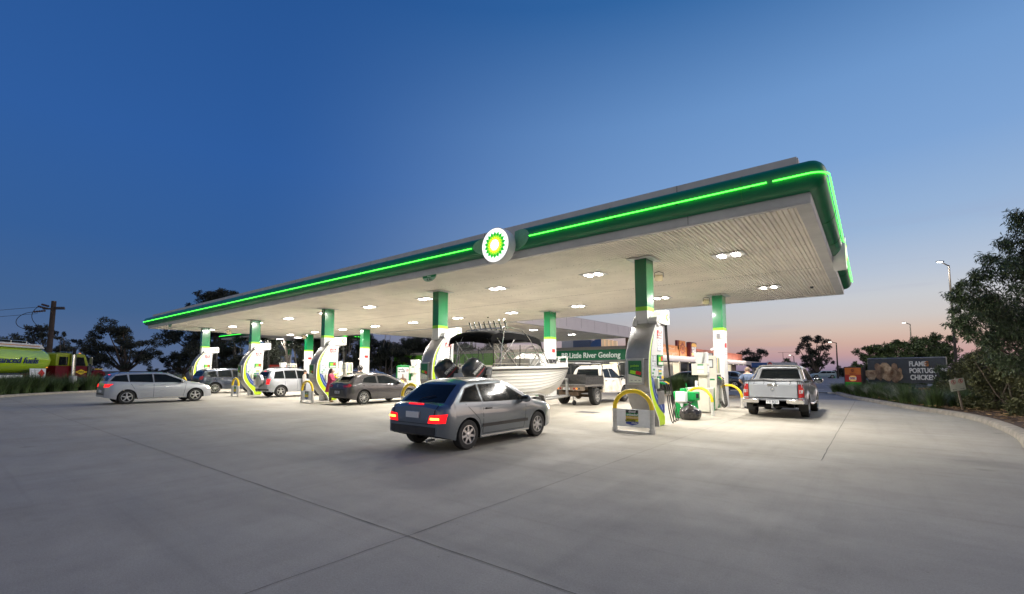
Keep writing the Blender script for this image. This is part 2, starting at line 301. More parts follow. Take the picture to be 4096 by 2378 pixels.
# kerbs
def kerb(pts,h=.14,w=.3,name='kerb',inside=1):
    mb=MB().use(KERB); rings=[]
    P=[Vector((*p,0)) for p in pts]
    for k,p in enumerate(P):
        d=(P[min(k+1,len(P)-1)]-P[max(k-1,0)]).normalized(); n=Vector((-d.y,d.x,0))*inside
        rings.append([p+Vector((0,0,-.05)),p+n*.03+Vector((0,0,h*.75)),p+n*.07+Vector((0,0,h)),p+n*w+Vector((0,0,h)),p+n*w+Vector((0,0,-.05))])
    mb.loft(rings,close=True); return tag(mb.build(name,ang=50,recalc=True),kind='structure')
def smooth(pts,n=6):
    P=[Vector(p) for p in pts]; out=[]
    for i in range(len(P)-1):
        a=P[max(i-1,0)];b=P[i];c_=P[i+1];d=P[min(i+2,len(P)-1)]
        for k in range(n):
            t=k/n; out.append(.5*((2*b)+(c_-a)*t+(2*a-5*b+4*c_-d)*t*t+(3*b-a-3*c_+d)*t**3))
    out.append(P[-1]); return [tuple(v) for v in out]
kr=smooth([(7,4.5),(4.9,7.4),(3.1,10.6),(2.35,12.9),(2.6,16),(2.62,19),(2.42,21.2),(1.9,23.2),(1.24,24.9),(.3,28),(-.55,31),(-1.25,33.6),(-1.75,36.5),(-2.0,39),(-1.2,41),(1,42.5),(6,43.5)])
kerb(kr,inside=-1)
kl=smooth([(-34,-3),(-37.5,.6),(-40.3,2.7),(-43,5.0),(-45.2,8.2),(-46.6,12),(-47.6,17),(-49,22),(-53,26),(-60,28)])
kerb(kl,inside=1)
def bed(kp,off,far,mat,name,z=.11):
    mb=MB().use(mat); P=[Vector((*p,0)) for p in kp]; vs=[];fs=[]
    for k,p in enumerate(P):
        d=(P[min(k+1,len(P)-1)]-P[max(k-1,0)]).normalized(); n=Vector((-d.y,d.x,0))*off
        for j in range(9):
            q=p+n*(.28+far*j/8); vs.append((q.x,q.y,z+(.10*mnoise.noise(q*.9)+.05*mnoise.noise(q*4) if j else 0)))
        if k:
            for j in range(8): a0=(k-1)*9+j; fs.append((a0,a0+1,a0+10,a0+9))
    mb.add(vs,fs); o=tag(mb.build(name,ang=60,recalc=True),kind='structure'); return o
bed(kr,-1,9,MULCH,'garden_bed_mulch'); bed(kl,1,4.5,MULCH,'planting_bed_soil')
# litter of dead leaves and bark on the mulch by the right kerb
lf=MB().use(M('dead_leaf',(.28,.17,.08),.8,island=.5))
for i in range(2600):
    k=random.randrange(4,60); p=Vector(kr[k]); d=(Vector(kr[k+1])-p).normalized(); n=Vector((d.y,-d.x)); q=p+n*random.uniform(.35,3.6)+d*random.uniform(-.4,.4)
    xf=Matrix.Translation((q.x,q.y,.15+random.random()*.07))@Matrix.Rotation(random.uniform(0,6.3),4,'Z')@Matrix.Rotation(random.uniform(-.5,.5),4,'X'); s=random.uniform(.03,.09)
    lf.add([(-s,-s*.25,0),(s,-s*.2,0),(s,s*.2,0),(-s,s*.25,.01)],[(0,1,2,3)],xf)
tag(lf.build('leaf_litter',ang=0),'dry brown leaves and bark strewn over the mulch beside the right kerb','leaf litter',kind='stuff')
# painted marks on the far asphalt
mk=MB().use(M('worn_road_paint',(.5,.5,.48),.7,noise=.4,ns=6))
for x0,x1,yy in [(-9,1.2,46),(-9,-1.4,56),(-14,2,75)]:
    k=0; x=x0
    while x<x1: mk.b2((x,yy,-.01),(x+.55,yy+.16,.002 if k%2 else .0015)); x+=1.05; k+=1
mk.b2((-4.6,64,-.01),(-2.9,64.5,.001)); mk.add([(-2.9,63.4,.001),(-2.9,65.1,.001),(-1.9,64.25,.001)],[(0,2,1)])
tag(mk.build('road_marking',ang=0),kind='structure')
hump=MB().use(M('hump_rubber',(.05,.05,.05),.7,noise=.2)); hump.prism([(39.0,-.01),(39.1,.05),(39.3,.06),(39.4,-.01)],'x',-9,-1.6)
hump.use(M('hump_yellow',(.55,.5,.4),.6))
for i in range(7): x=-8.8+i*1.05; hump.prism([(38.99,-.01),(39.09,.054),(39.3,.064),(39.41,-.01)],'x',x,x+.5)
tag(hump.build('speed_hump',ang=0),'black and pale striped speed hump across the drive beyond the silver pickup','speed hump')
# ================= CANOPIES =================
SOF=4.95
SOFM=M('soffit_metal',(.93,.875,.79),.42,noise=.14,ns=.9,spec=.5); FASW=M('fascia_white',(.60,.59,.59),.5,noise=.14,ns=2.2,bump=.1,bs=60)
FASG=M('fascia_green',(.0,.20,.075),.36,noise=.12,ns=1.5,coat=.12); NEON=M('neon_green',(.1,1,.1),.3,emit=(.06,1,.045),es=6); NEONW=M('neon_clamp',(.02,.2,.03),.4)
PALEG=M('bullnose_end_panel',(.2,.48,.26),.4,noise=.25,ns=6); SCREW=M('screw_grey',(.12,.11,.1),.6)
def corrug(x0,x1,y0,y1,z,pitch=.105,depth=.04,parent=None,name='soffit'):
    mb=MB().use(SOFM); n=int((x1-x0)/pitch); ym=[y0,y0+(y1-y0)/2,y1]
    for s in range(2):
        zz=z+(.006 if s else 0); vs=[];fs=[]; xs=[]
        for i in range(n):
            x=x0+i*pitch; xs+=[(x,0),(x+pitch*.42,0),(x+pitch*.6,depth),(x+pitch*.82,depth)]
        xs.append((x0+n*pitch,0)); xs.append((x1,0))
        for (x,d) in xs: vs+=[(x,ym[s]-(.04 if s else 0),zz+d),(x,ym[s+1],zz+d)]
        for i in range(len(xs)-1): fs.append((2*i,2*i+1,2*i+3,2*i+2))
        mb.add(vs,fs)
    mb.use(SCREW)
    for r in range(1,8):
        yy=y0+(y1-y0)*r/8
        for i in range(0,n,2):
            x=x0+i*pitch+pitch*.25; mb.box((x,yy,z-.004),(.014,.014,.01))
    yy=ym[1]
    for i in range(n): x=x0+i*pitch+pitch*.25; mb.box((x,yy-.05,z-.003),(pitch*.45,.012,.006))
    return mb.build(name,parent,ang=25)
def bull(path,parent,ry=.5,zb=5.17,zt=5.79,name='bullnose'):
    # path: (x,y,nx,ny,shift) rings; profile half round
    mb=MB().use(FASG); K=12; rings=[]
    for (x,y,nx,ny,sx,sy) in path:
        r=[]
        for k in range(K+1):
            a=-PI/2+PI*k/K; d=ry*math.cos(a)**.85 if math.cos(a)>1e-6 else 0; z=(zb+zt)/2+(zt-zb)/2*math.sin(a); w=1-d/ry
            r.append((x+nx*d+sx*w,y+ny*d+sy*w,z))
        rings.append(r)
    mb.loft(rings,close=False,cap=False)
    mb.use(PALEG); n=len(rings)
    for rg in (rings[0],rings[-1]): mb.add(rg,[tuple(range(K+1))])
    o=mb.build(name,parent,ang=40); return o
def canopy(name,label,x0,x1,y0,y1,z,gaps_front=(),gaps_right=(),tubes=True,bull_sides='lfr',par_top=6.05,pitch=.105,segs=6.2):
    t=thing(name,label,'canopy',(0,0,0)); dz=z-SOF
    corrug(x0+.12,x1-.25,y0+.1,y1-.1,z+.006,pitch,parent=t)
    mb=MB().use(FASW)   # soffit edge trims, lower fascia and parapet
    th=.06
    for (a,b) in [((x0,y0),(x1,y0+.12)),((x0,y1-.1),(x1,y1)),((x0,y0+.12),(x0+.14,y1-.1)),((x1-.26,y0+.12),(x1,y1-.1))]: mb.b2((*a,z-.004),(*b,z+.05))
    for (a,b) in [((x0,y0-.01),(x1,y0+.05)),((x0,y1-.05),(x1,y1+.01)),((x0-.01,y0+.05),(x0+.05,y1-.05)),((x1-.05,y0+.05),(x1+.01,y1-.05))]: mb.b2((*a,z+.03),(*b,z+.24))
    mb.build('lower_fascia',t,bevel=.006)
    mb=MB().use(FASW); i=.22
    for (a,b) in [((x0+i,y0+i-.02),(x1-i,y0+i+.05)),((x0+i,y1-i-.05),(x1-i,y1-i+.02)),((x0+i-.02,y0+i+.05),(x0+i+.05,y1-i-.05)),((x1-i-.05,y0+i+.05),(x1-i+.02,y1-i-.05))]: mb.b2((*a,z+.24),(*b,par_top+dz))
    mb.use(SCREW); x=x1-2.7
    while x>x0: mb.b2((x,y0+i-.024,z+.8),(x+.012,y0+i-.018,par_top+dz)); mb.b2((x+.3,y0-.0125,z+.03),(x+.312,y0,z+.24)); x-=6.2
    mb.b2((x1-.004,y0+4,z+.03),(x1+.0125,y0+4.012,z+.24)); mb.b2((x1-.004,y0+9,z+.03),(x1+.0125,y0+9.012,z+.24))
    mb.build('parapet',t)
    rf=MB().use(M('roof_sheet',(.3,.3,.3),.6)); rf.b2((x0+.3,y0+.3,z+.5),(x1-.3,y1-.3,z+.55)); rf.build('roof',t)
    zb,zt=z+.22,z+.84
    ry=.30; zc=(zb+zt)/2-.04
    # path pieces
    def corner(cx,cy,a0,a1): return [(cx,cy,math.cos(a0+(a1-a0)*k/8),math.sin(a0+(a1-a0)*k/8),0,0) for k in range(9)]
    pieces=[]; fr=sorted(gaps_front); cur=[]
    if 'l' in bull_sides: cur=[(x0,y1,-1,0,0,0)]+corner(x0,y0,PI,1.5*PI)
    else: cur=[(x0,y0,0,-1,0,0)]
    for (g0,g1) in fr:
        cur.append((g0,y0,0,-1,.75,0)); pieces.append(cur); cur=[(g1,y0,0,-1,-.75,0)]
    if 'r' in bull_sides:
        cur+=corner(x1,y0,1.5*PI,2*PI)
        for (g0,g1) in gaps_right:
            cur.append((x1,g0,1,0,0,.75)); pieces.append(cur); cur=[(x1,g1,1,0,0,-.75)]
        cur.append((x1,y1,1,0,0,0))
    else: cur.append((x1,y0,0,-1,0,0))
    pieces.append(cur)
    for p in pieces: bull(p,t,ry,zb,zt)
    js=MB().use(NEONW)
    def jt(prof):
        MB().use(NEONW).tube(prof,.006,4).build('panel_joint',t,ang=0)
    x=x1-1.2
    while x>x0+1:
        if not any(g0-1<x<g1+1 for g0,g1 in gaps_front):
            prof=[(x,y0-(ry+.004)*max(0,math.cos(-PI/2+PI*k/12))**.85,(zb+zt)/2+(zt-zb)/2*1.01*math.sin(-PI/2+PI*k/12)) for k in range(13)]
            jt(prof)
        x-=3.1
    for yy in (y0+2.6,y0+5,y0+10.5):
        if not any(g0-.5<yy<g1+.5 for g0,g1 in gaps_right): jt([(x1+(ry+.004)*max(0,math.cos(-PI/2+PI*k/12))**.85,yy,(zb+zt)/2+(zt-zb)/2*1.01*math.sin(-PI/2+PI*k/12)) for k in range(13)])
    if tubes:
        yt=y0-ry-.035; xr=x1+ry+.035
        def seg(pts):
            mb=MB().use(NEON); mb.tube(pts,.015,8); return mb.build('light_tube',t)
        # front runs
        ed=[x0-.05]+[v for g0,g1 in fr for v in (g0+.0,g1-.0)]+[x1-.68]
        for k in range(0,len(ed),2):
            a,b=ed[k],ed[k+1]; nS=max(1,round((b-a)/segs)); w=(b-a)/nS
            for q in range(nS): seg([(a+q*w+.03,yt,zc),(a+(q+1)*w-.03,yt,zc)])
        if 'r' in bull_sides:
            pts=[(x1-.6,yt,zc)]+[(x1+(ry+.035)*math.sin(a),y0-(ry+.035)*math.cos(a),zc) for a in [R(v) for v in range(0,91,10)]]; seg(pts)
            ed=[y0+.1]+[v for g0,g1 in gaps_right for v in (g0,g1)]+[y1-.2]
            for k in range(0,len(ed),2):
                a,b=ed[k],ed[k+1]; nS=max(1,round((b-a)/3.2)); w=(b-a)/nS
                for q in range(nS): seg([(xr,a+q*w+.03,zc),(xr,a+(q+1)*w-.03,zc)])
        cl=MB().use(NEONW)
        for k in range(int((x1-x0)/1.55)): 
            x=x1-1-k*1.55
            if not any(g0-.1<x<g1+.1 for g0,g1 in gaps_front): cl.b2((x-.02,yt,zc-.025),(x+.02,yt+.06,zc+.025))
        cl.build('tube_clips',t)
    return t
main=canopy('forecourt_canopy','long white canopy with green rounded fascia and glowing green tubes over the front pumps',-45.5,-.8,10.72,24.8,SOF,gaps_front=[(-9.75,-7.55)],gaps_right=[(16.75,18.85)])
# lit round emblem signs
def roundel(c,rz,r,parent,hub=True):
    o=MB(); o.use(SIGNW); 
    o.lathe([(0,.34),(r*.97,.34),(r*1.0,.27),(r*1.0,.02),(r*.985,.0),(r*.95,.0)],40)
    ring=o.build('emblem_housing',parent,ang=30,loc=c,rot=(0,0,rz))
    f=MB().use(M('lit_white_face',(1,1,1),.4,emit=(1,.97,.92),es=1.25)); f.lathe([(0.0001,-.004),(r*.955,-.004),(r*.955,.03)],40); f.build('emblem_face',ring)
    h=helios_mb(r*.78,y=-.008); h.build('emblem',ring,ang=0)
    return ring
roundel((-8.64,10.2,5.32),0,.53,main); roundel((-.46,17.8,5.32),PI/2,.53,main)
def spill(loc,rot,p): # the box behind the emblem leaks light onto the fascia
    lightpanel(loc,.5,.5,p,(1,.85,.7),main,rot)
# clearance plates hanging under the front fascia
def clearance(px,py,label):
    p=gp(px,py,SOF); t=thing('clearance_sign',label,'clearance sign',(p.x,10.70,SOF))
    r=.36; half=[(r*math.cos(a),-.02+r*.62*math.sin(a)) for a in [PI+PI*k/14 for k in range(15)]]
    MB().use(M('clearance_pale',(.42,.55,.4),.5)).prism(half,'y',-.02,0).build('plate',t)
    MB().use(SIGNG).prism([(-.355,-.02),(.355,-.02),(.33,-.1),(-.33,-.1)],'y',-.024,-.018).build('green_band',t)
    text('4.3m',.13,INK,t,(0,-.023,-.165),RYF); text('clearance',.055,SIGNW,t,(0,-.027,-.058),RYF)
clearance(1726,1102,'half-round 4.3m height sign under the fascia just left of the lit emblem'); clearance(900,1312,'small half-round height sign under the far left end of the front fascia')
# columns
def column(x,y,wx,wy,parent,z=SOF,collar=True,band=3.36,name='column',gap=True):
    mb=MB().use(WHITE); mb.b2((x-wx/2,y-wy/2,0),(x+wx/2,y+wy/2,band)); mb.use(LIME).b2((x-wx/2,y-wy/2,band),(x+wx/2,y+wy/2,band+.12))
    mb.use(COLGREEN).b2((x-wx/2,y-wy/2,band+.12),(x+wx/2,y+wy/2,z+.02)); o=mb.build(name,parent,ang=20)
    if gap:
        for sy in (-1,1):
            for sx in (-1,1): pass
        s=MB().use(SCREW); s.b2((x+wx/2,y+wy/2-.03,0),(x+wx/2+.003,y+wy/2-.026,z)); s.build('seam',o)
    if collar:
        c=MB().use(WHITE); c.b2((x-wx/2-.2,y-wy/2-.16,z-.03),(x+wx/2+.2,y+wy/2+.16,z-.012)); c.build('collar',o)
    return o
XI=[-5.2,-14.25,-23.15,-32.15,-41.0]
for i,x in enumerate(XI):
    column(x-.08,13.33-(.12 if i==0 else 0),.36,.54,main); column(x-.05,21.75,.42,.62,main)
LAMPF=M('lamp_face',(1,1,1),.3,emit=(1,.95,.86),es=30)
def fixture(x,y,z,parent,power,w=.86,lx=.15,ly=.34,d=.19):
    mb=MB().use(FASW); mb.b2((x-w/2,y-.3,z-.022),(x+w/2,y+.3,z-.006)); o=mb.build('ceiling_light',parent,bevel=.004)
    for s in (-1,1):
        MB().use(LAMPF).b2((x+s*d-lx/2,y-ly/2,z-.046),(x+s*d+lx/2,y+ly/2,z-.024)).build('lamp_panel',o)
    for s in (-1,1): lightpanel((x+s*d,y,z-.052),lx,ly,power/2,(1,.952,.88),o)
    return o
for i in range(10):
    for yy in (14.15,20.7): fixture(-3.1-4.38*i,yy,SOF,main,400)
can2=canopy('shop_canopy','plain white link canopy between the front pumps and the green shop',-36,-19.35,25.1,44.6,SOF,tubes=False,bull_sides='f',par_top=6.1)
for o in list(can2.children):
    if o.name.startswith('bullnose') or o.name.startswith('panel_joint'): bpy.data.objects.remove(o)
e=MB().use(M('pale_fascia',(.80,.76,.75),.5,noise=.06,ns=1)); e.b2((-19.36,25.1,5.1),(-19.3,44.6,6.0)); e.b2((-19.31,25.1,4.94),(-19.27,44.6,5.17)); e.use(SCREW)
for k in range(8): e.b2((-19.31,27+k*2.4,5.17),(-19.297,27.02+k*2.4,6.0))
e.build('end_fascia',can2)
for p in [(-21.8,36.8),(-27.3,30.7),(-32.5,36.7),(-27.3,36.7),(-32.5,30.7),(-21.8,30.7)]: fixture(*p,SOF,can2,60)
for px_ in (-19.75,-35.8): MB().use(M('rusty_post',(.2,.13,.09),.7,noise=.3)).b2((px_,44.1,0),(px_+.25,44.35,SOF)).build('post',can2)
can3=canopy('truck_canopy','distant truck canopy with a glowing green line, behind the far end of the front canopy',-77,-61.7,27.1,41,6.2,par_top=5.9,segs=5.2,pitch=.3)
for p in [(-80.7+5,31.9),(-72,31.7),(-68.2,31.7),(-62.9,31.7),(-68.6,38),(-75.5,37.6),(-63.2,38)]: fixture(*p,6.2,can3,170,w=1.2,lx=.3,ly=.6,d=.24)
for p in [(-74.3,32.8),(-71.9,34.7),(-65.9,35.6)]: column(p[0],p[1],.8,.8,can3,z=6.2,band=4.0)
# floodlights and speakers under the canopy
CREAM=M('cream_flood',(.72,.6,.4),.5,noise=.1)
def flood(p,label,s=1.,rz=.5):
    t=thing('floodlight',label,'floodlight',p,rz,'floodlights under the canopy')
    MB().use(CREAM).box((0,0,-.22*s),(.26*s,.14*s,.2*s),Matrix.Rotation(.45,4,'X')).build('head',t,bevel=.015); MB().use(DPLAS).tube([(-.14*s,0,-.2*s),(-.14*s,0,-.04*s),(0,0,0),(.14*s,0,-.04*s),(.14*s,0,-.2*s)],.012,6).build('bracket',t)
flood(gp(2635,1085,SOF)+Vector((0,0,-.02)),'cream floodlight behind the top of the nearest front column'); flood(gp(2825,1190,SOF),'cream floodlight left of the nearest rear column top'); flood(gp(912,1318,SOF),'cream floodlight hanging between the two farthest front columns',1.3); flood(gp(1215,1337,SOF),'cream floodlight hanging beside the fourth rear column',1.3)
dn=thing('ceiling_dome','small dark dome on the soffit beside the boat rack','dome',gp(1952,1269,SOF)); MB().use(DPLAS).lathe([(0.001,-.07),(.05,-.05),(.07,0),(.0,0)],12,Matrix.Rotation(PI/2,4,'X')).build('dome',dn)
dn=thing('ceiling_dome','small dark dome on the soffit near the right canopy edge','dome',gp(3247,1148,SOF)); MB().use(DPLAS).lathe([(0.001,-.07),(.05,-.05),(.07,0),(.0,0)],12,Matrix.Rotation(PI/2,4,'X')).build('dome',dn)
# ================= PUMPS =================
PC=[(13.2,2.98),(13.03,2.83),(12.88,2.65),(12.74,2.46),(12.63,2.26),(12.56,2.08),(12.52,1.9),(12.49,1.65),(12.485,1.4),(12.5,1.17),(12.55,1.0),(12.63,.86),(12.73,.70),(12.85,.56),(13.0,.38),(13.15,.23),(13.19,.12),(13.19,0)]
PC=[(y-13.33,z) for y,z in PC]
def Y(v): return v-13.33
FGREY=M('pump_grey_cover',(.30,.30,.31),.36,metal=.65,noise=.10,ns=6,bump=.12,bs=300); PW=M('pump_white',(.64,.64,.63),.28,coat=.3,noise=.05,ns=4)
HOSE=M('fuel_hose',(.012,.012,.012),.35,noise=.3,ns=9); POSTG=M('poster_green',(.0,.12,.04),.35,noise=.1,coat=.5); POSTW=M('poster_pale',(.62,.66,.58),.4)
def arch(mb,pts,r,n=10): mb.tube(pts,r,n)
def bezier(p0,p1,p2,p3,n=14):
    P=[Vector(p) for p in (p0,p1,p2,p3)]; return [P[0]*(1-t)**3+P[1]*3*t*(1-t)**2+P[2]*3*t*t*(1-t)+P[3]*t**3 for t in [i/n for i in range(n+1)]]
def make_pump(x,y,num,label,detail):
    t=thing('fuel_pump',label,'fuel pump',(x,y,0),0,'crescent fuel pumps on the front islands'); W=.335
    body=[(p[0]+.05,p[1]) for p in PC[:-1]]+[(PC[-1][0]+.05,.02),(Y(13.70),.02),(Y(13.70),1.0),(Y(13.74),2.9),(Y(13.3),3.0)]
    MB().use(PW).prism(body,'x',-W+.01,W-.01).build('pump_body',t,ang=30)
    # front cover strip
    mb=MB().use(FGREY); rings=[]
    for i,(py,pz) in enumerate(PC): rings.append([(-W-.005,py+.10,pz),(-W-.005,py+.012,pz),(-W+.02,py-.006,pz),(-W*.5,py-.018,pz),(0,py-.022,pz),(W*.5,py-.018,pz),(W-.02,py-.006,pz),(W+.005,py+.012,pz),(W+.005,py+.10,pz)])
    mb.loft(rings,close=False,cap=False); mb.use(DARK)
    for zz in (1.98,1.03):
        k=min(range(len(PC)),key=lambda i:abs(PC[i][1]-zz)); py,pz=PC[k]; mb.b2((-W-.004,py-.026,pz-.006),(W+.004,py+.02,pz+.003))
    mb.build('front_cover',t,ang=40)
    # rim + stripes, both sides
    def inner(z):
        for (a,b) in zip(PC[:-1],PC[1:]):
            if b[1]<=z<=a[1]: u=(z-b[1])/(a[1]-b[1]+1e-6); return b[0]+(a[0]-b[0])*u
        return PC[-1][0]
    zs=[2.96-.1*i for i in range(28)]+[.12,.02]
    def band(f0,f1,mat,name,z0,z1,off,par=None):
        for s in (-1,1):
            mb=MB().use(mat); q=[z for z in zs if z0<=z<=z1]; vs=[];fs=[]
            for k,z in enumerate(q):
                a,b=f0(z),f1(z); 
                vs+=[(s*(W-.01),a,z),(s*(W+off),a,z),(s*(W+off),b,z),(s*(W-.01),b,z)]
                if k:
                    o=4*k
                    for e in range(4): fs.append((o-4+e,o-4+(e+1)%4,o+(e+1)%4,o+e))
            mb.add(vs,fs+[(0,1,2,3),(4*len(q)-4,4*len(q)-3,4*len(q)-2,4*len(q)-1)]); mb.build(name,t,ang=0,recalc=True)
    gi=[(2.96,13.22),(2.65,12.97),(2.24,12.75),(1.86,12.67),(1.48,12.665),(1.11,12.77),(.82,12.93),(.64,13.10),(.45,13.38),(.36,13.56),(.28,13.70),(0,13.70)]
    def gin(z):
        for a,b in zip(gi[:-1],gi[1:]):
            if b[0]<=z<=a[0]: return Y(b[1]+(a[1]-b[1])*(z-b[0])/(a[0]-b[0]))
        return Y(gi[0][1]) if z>1 else Y(13.7)
    bi=[(2.96,13.23),(2.65,13.01),(2.24,12.80),(1.9,12.72),(1.5,12.70),(1.40,12.69),(1.38,12.86),(1.11,12.98),(.95,13.09),(.82,13.25),(.72,13.45),(.64,13.70),(0,13.70)]
    def bin_(z):
        for a,b in zip(bi[:-1],bi[1:]):
            if b[0]<=z<=a[0]: return Y(b[1]+(a[1]-b[1])*(z-b[0])/(a[0]-b[0]))
        return Y(bi[0][1]) if z>1 else Y(13.7)
    band(lambda z:inner(z)+.02,lambda z:inner(z)+.055,SIGNW,'white_rim',.02,3,.012)
    band(lambda z:inner(z)+.055,gin,YLIME,'lime_stripe',.02,3,.006); band(lambda z:min(gin(z),Y(13.69)),bin_,BLUE,'blue_stripe',.30,3,.004)
    M('pale_blue_line',(.35,.45,.7),.4)
    band(lambda z:gin(z)+(bin_(z)-gin(z))*.42,lambda z:gin(z)+(bin_(z)-gin(z))*.52,MATS['pale_blue_line'],'pale_line',.36,1.36,.008)
    # head
    mb=MB().use(PW); hp=[(13.18,3.0),(13.28,3.14),(13.41,3.24),(13.56,3.32),(13.73,3.38),(13.9,3.42),(14.05,3.43),(14.17,3.42),(14.18,2.99),(13.92,2.96),(13.3,2.97)]
    mb.prism([(Y(a),b) for a,b in hp],'x',-.385,.385); mb.use(FGREY); mb.prism([(Y(13.3),2.80),(Y(13.74),2.80),(Y(13.95),2.97),(Y(13.25),2.985)],'x',-.30,.30)
    # shoulders wrap in front of the column
    mb.use(PW); mb.prism([(Y(13.10),2.9),(Y(13.12),3.02),(Y(13.2),3.15),(Y(13.34),3.22),(Y(13.45),3.22),(Y(13.45),2.9)],'x',-.36,-.22); mb.prism([(Y(13.22),2.9),(Y(13.12),3.02),(Y(13.2),3.15),(Y(13.34),3.22),(Y(13.45),3.22),(Y(13.45),2.9)],'x',.12,.37)
    mb.build('head_cover',t,ang=30,bevel=.012)
    for s in (1,-1):
        h=helios_mb(.115,mats=EMB2); h.build('emblem',t,ang=0,loc=(s*.388,Y(13.99),3.2),rot=(0,0,s*PI/2))
        MB().use(YLIME).prism([(Y(13.20),2.985),(Y(13.3),3.09),(Y(13.52),3.22),(Y(13.3),3.05)],'x',s*.385,s*.389).build('head_line',t,ang=0)
    for s in (1,-1):
        X=lambda a,b:(s*a,s*b)
        def pan(y0,z0,y1,z1,mat,name,o0=.33,o1=.345,par=t,bev=.004):
            return MB().use(mat).b2((s*o0,Y(y0),z0),(s*o1,Y(y1),z1)).build(name,par,bevel=bev)
        d=pan(12.71,1.42,13.1,2.03,DPLAS,'display',.33,.338); pan(12.72,1.43,13.08,2.02,M('display_face',(.62,.66,.68),.3,coat=.6),'display_face',.338,.343,d)
        b_=MB()
        for k,(yy,zz,w,h,m_) in enumerate([(12.86,1.86,.1,.05,TXTGREY),(13.0,1.86,.1,.03,TXTGREY),(12.84,1.73,.09,.03,TXTGREY),(13.0,1.75,.05,.12,TXTGREY),(12.92,1.62,.14,.05,SIGNG),(12.84,1.52,.12,.05,SIGNG),(12.84,1.45,.08,.02,SIGNG)]):
            b_.use(m_).b2((s*.34,Y(yy)-w/2,zz-h/2),(s*.3445,Y(yy)+w/2,zz+h/2))
        b_.build('display_print',d,ang=0)
        if s>0: text(num,.15,TXTGREY,d,(.3445,Y(12.86),1.95),RX)
        g=pan(13.2,1.74,13.62,2.05,SIGNG,'card_sign',.325,.36); b_=MB().use(POSTW); b_.b2((s*.36,Y(13.24),1.76),(s*.363,Y(13.58),1.84)); b_.use(LIME).b2((s*.36,Y(13.27),1.86),(s*.363,Y(13.42),1.99)); b_.use(RED).b2((s*.3605,Y(13.44),1.88),(s*.364,Y(13.56),2.01)); b_.build('card_print',g,ang=0)
        st=MB().use(M('notice_white',(.74,.74,.76),.5)).b2((s*.325,Y(13.25),2.17),(s*.337,Y(13.60),2.77)); st.use(RED).b2((s*.337,Y(13.25),2.53),(s*.340,Y(13.60),2.77)); st.use(TXTGREY)
        for r in range(3):
            for c in range(2): st.b2((s*.337,Y(13.31+c*.15),2.30+r*.07),(s*.3385,Y(13.37+c*.15),2.345+r*.07)); st.b2((s*.337,Y(13.385+c*.15),2.31+r*.07),(s*.3385,Y(13.43+c*.15),2.33+r*.07))
        st.use(BLUE).b2((s*.337,Y(13.25),2.235),(s*.3385,Y(13.6),2.25)); st.b2((s*.337,Y(13.25),2.17),(s*.3385,Y(13.6),2.18)); sn=st.build('warning_notice',t)
        if s>0:
            for q,(tx,zz) in enumerate([('STOP',2.72),('ENGINE',2.645),('NO SMOKING',2.57)]): text(tx,.085 if q<2 else .062,SIGNW,sn,(.3425,Y(13.425),zz),RX,bold=.002,sx=.95)
        f=MB(); f.use(M('sticker_pale',(.6,.66,.6),.4)).b2((s*.325,Y(13.3),1.47),(s*.337,Y(13.52),1.64)); f.use(YEL).b2((s*.337,Y(13.3),1.56),(s*.339,Y(13.52),1.6)); f.use(BLUE).b2((s*.337,Y(13.3),1.60),(s*.339,Y(13.52),1.63)); f.use(SIGNG).b2((s*.337,Y(13.3),1.48),(s*.339,Y(13.52),1.53)); f.build('fuel_sticker',t)
        f=MB(); f.use(SIGNG).b2((s*.325,Y(13.18),1.36),(s*.338,Y(13.35),1.43)); f.use(BLUE).b2((s*.325,Y(13.35),1.36),(s*.338,Y(13.5),1.43)); f.use(YEL).b2((s*.325,Y(13.5),1.36),(s*.338,Y(13.68),1.43)); f.build('grade_strip',t)
        # nozzle bay
        bay=MB().use(DPLAS).b2((s*.30,Y(13.16),1.0),(s*.345,Y(13.66),1.33)); bay.build('nozzle_bay',t,bevel=.01)
        cr=MB().use(M('card_reader',(.55,.6,.45),.3,coat=.5)).b2((s*.32,Y(13.0),1.08),(s*.42,Y(13.13),1.38)); cr.build('card_reader',t,bevel=.02)
        MB().use(STEEL).b2((s*.30,Y(13.18),.62),(s*.35,Y(13.68),1.0)).build('kick_panel',t,bevel=.008)
        for k,(c_,yy) in enumerate([(M('nozzle_green',(.0,.3,.06),.35),13.24),(M('nozzle_blue',(.03,.06,.3),.35),13.38),(M('nozzle_yellow',(.8,.52,.02),.35),13.54)]):
            n=MB().use(c_).tube([(s*.36,Y(yy)-.02,1.25),(s*.44,Y(yy)+.02,1.235),(s*.52,Y(yy)+.06,1.20)],.035,8,rs=[.028,.042,.026]); nz=n.build('nozzle',t)
            n=MB().use(DPLAS).tube([(s*.50,Y(yy)+.05,1.2),(s*.53,Y(yy)+.08,1.1),(s*.54,Y(yy)+.10,1.0)],.03,8,rs=[.03,.028,.02]); n.use(DPLAS).tube([(s*.44,Y(yy),1.2),(s*.40,Y(yy)+.02,1.08),(s*.48,Y(yy)+.08,1.04)],.012,5); n.use(STEEL).tube([(s*.54,Y(yy)+.10,1.0),(s*.545,Y(yy)+.12,.9)],.02,8); n.use(STEEL).tube([(s*.37,Y(yy)-.02,1.25),(s*.31,Y(yy)-.03,1.30)],.016,6); n.build('nozzle_grip',nz)
            # hose: from the nozzle down in a long loop, up to the head
            top=(s*(.36-.05*k),Y(13.98+.06*k),2.98); a=(s*.545,Y(yy)+.12,.9)
            low=(s*(.50+.03*k),Y(13.95+.12*k),.05+.03*k)
            pts=bezier(a,(a[0],a[1]+.05,.5),(low[0],low[1]-.15,low[2]-.06),low,12)+bezier(low,(low[0],low[1]+.12,low[2]+.12),(top[0]+s*.05,top[1]+.05,.9),top,18)[1:]
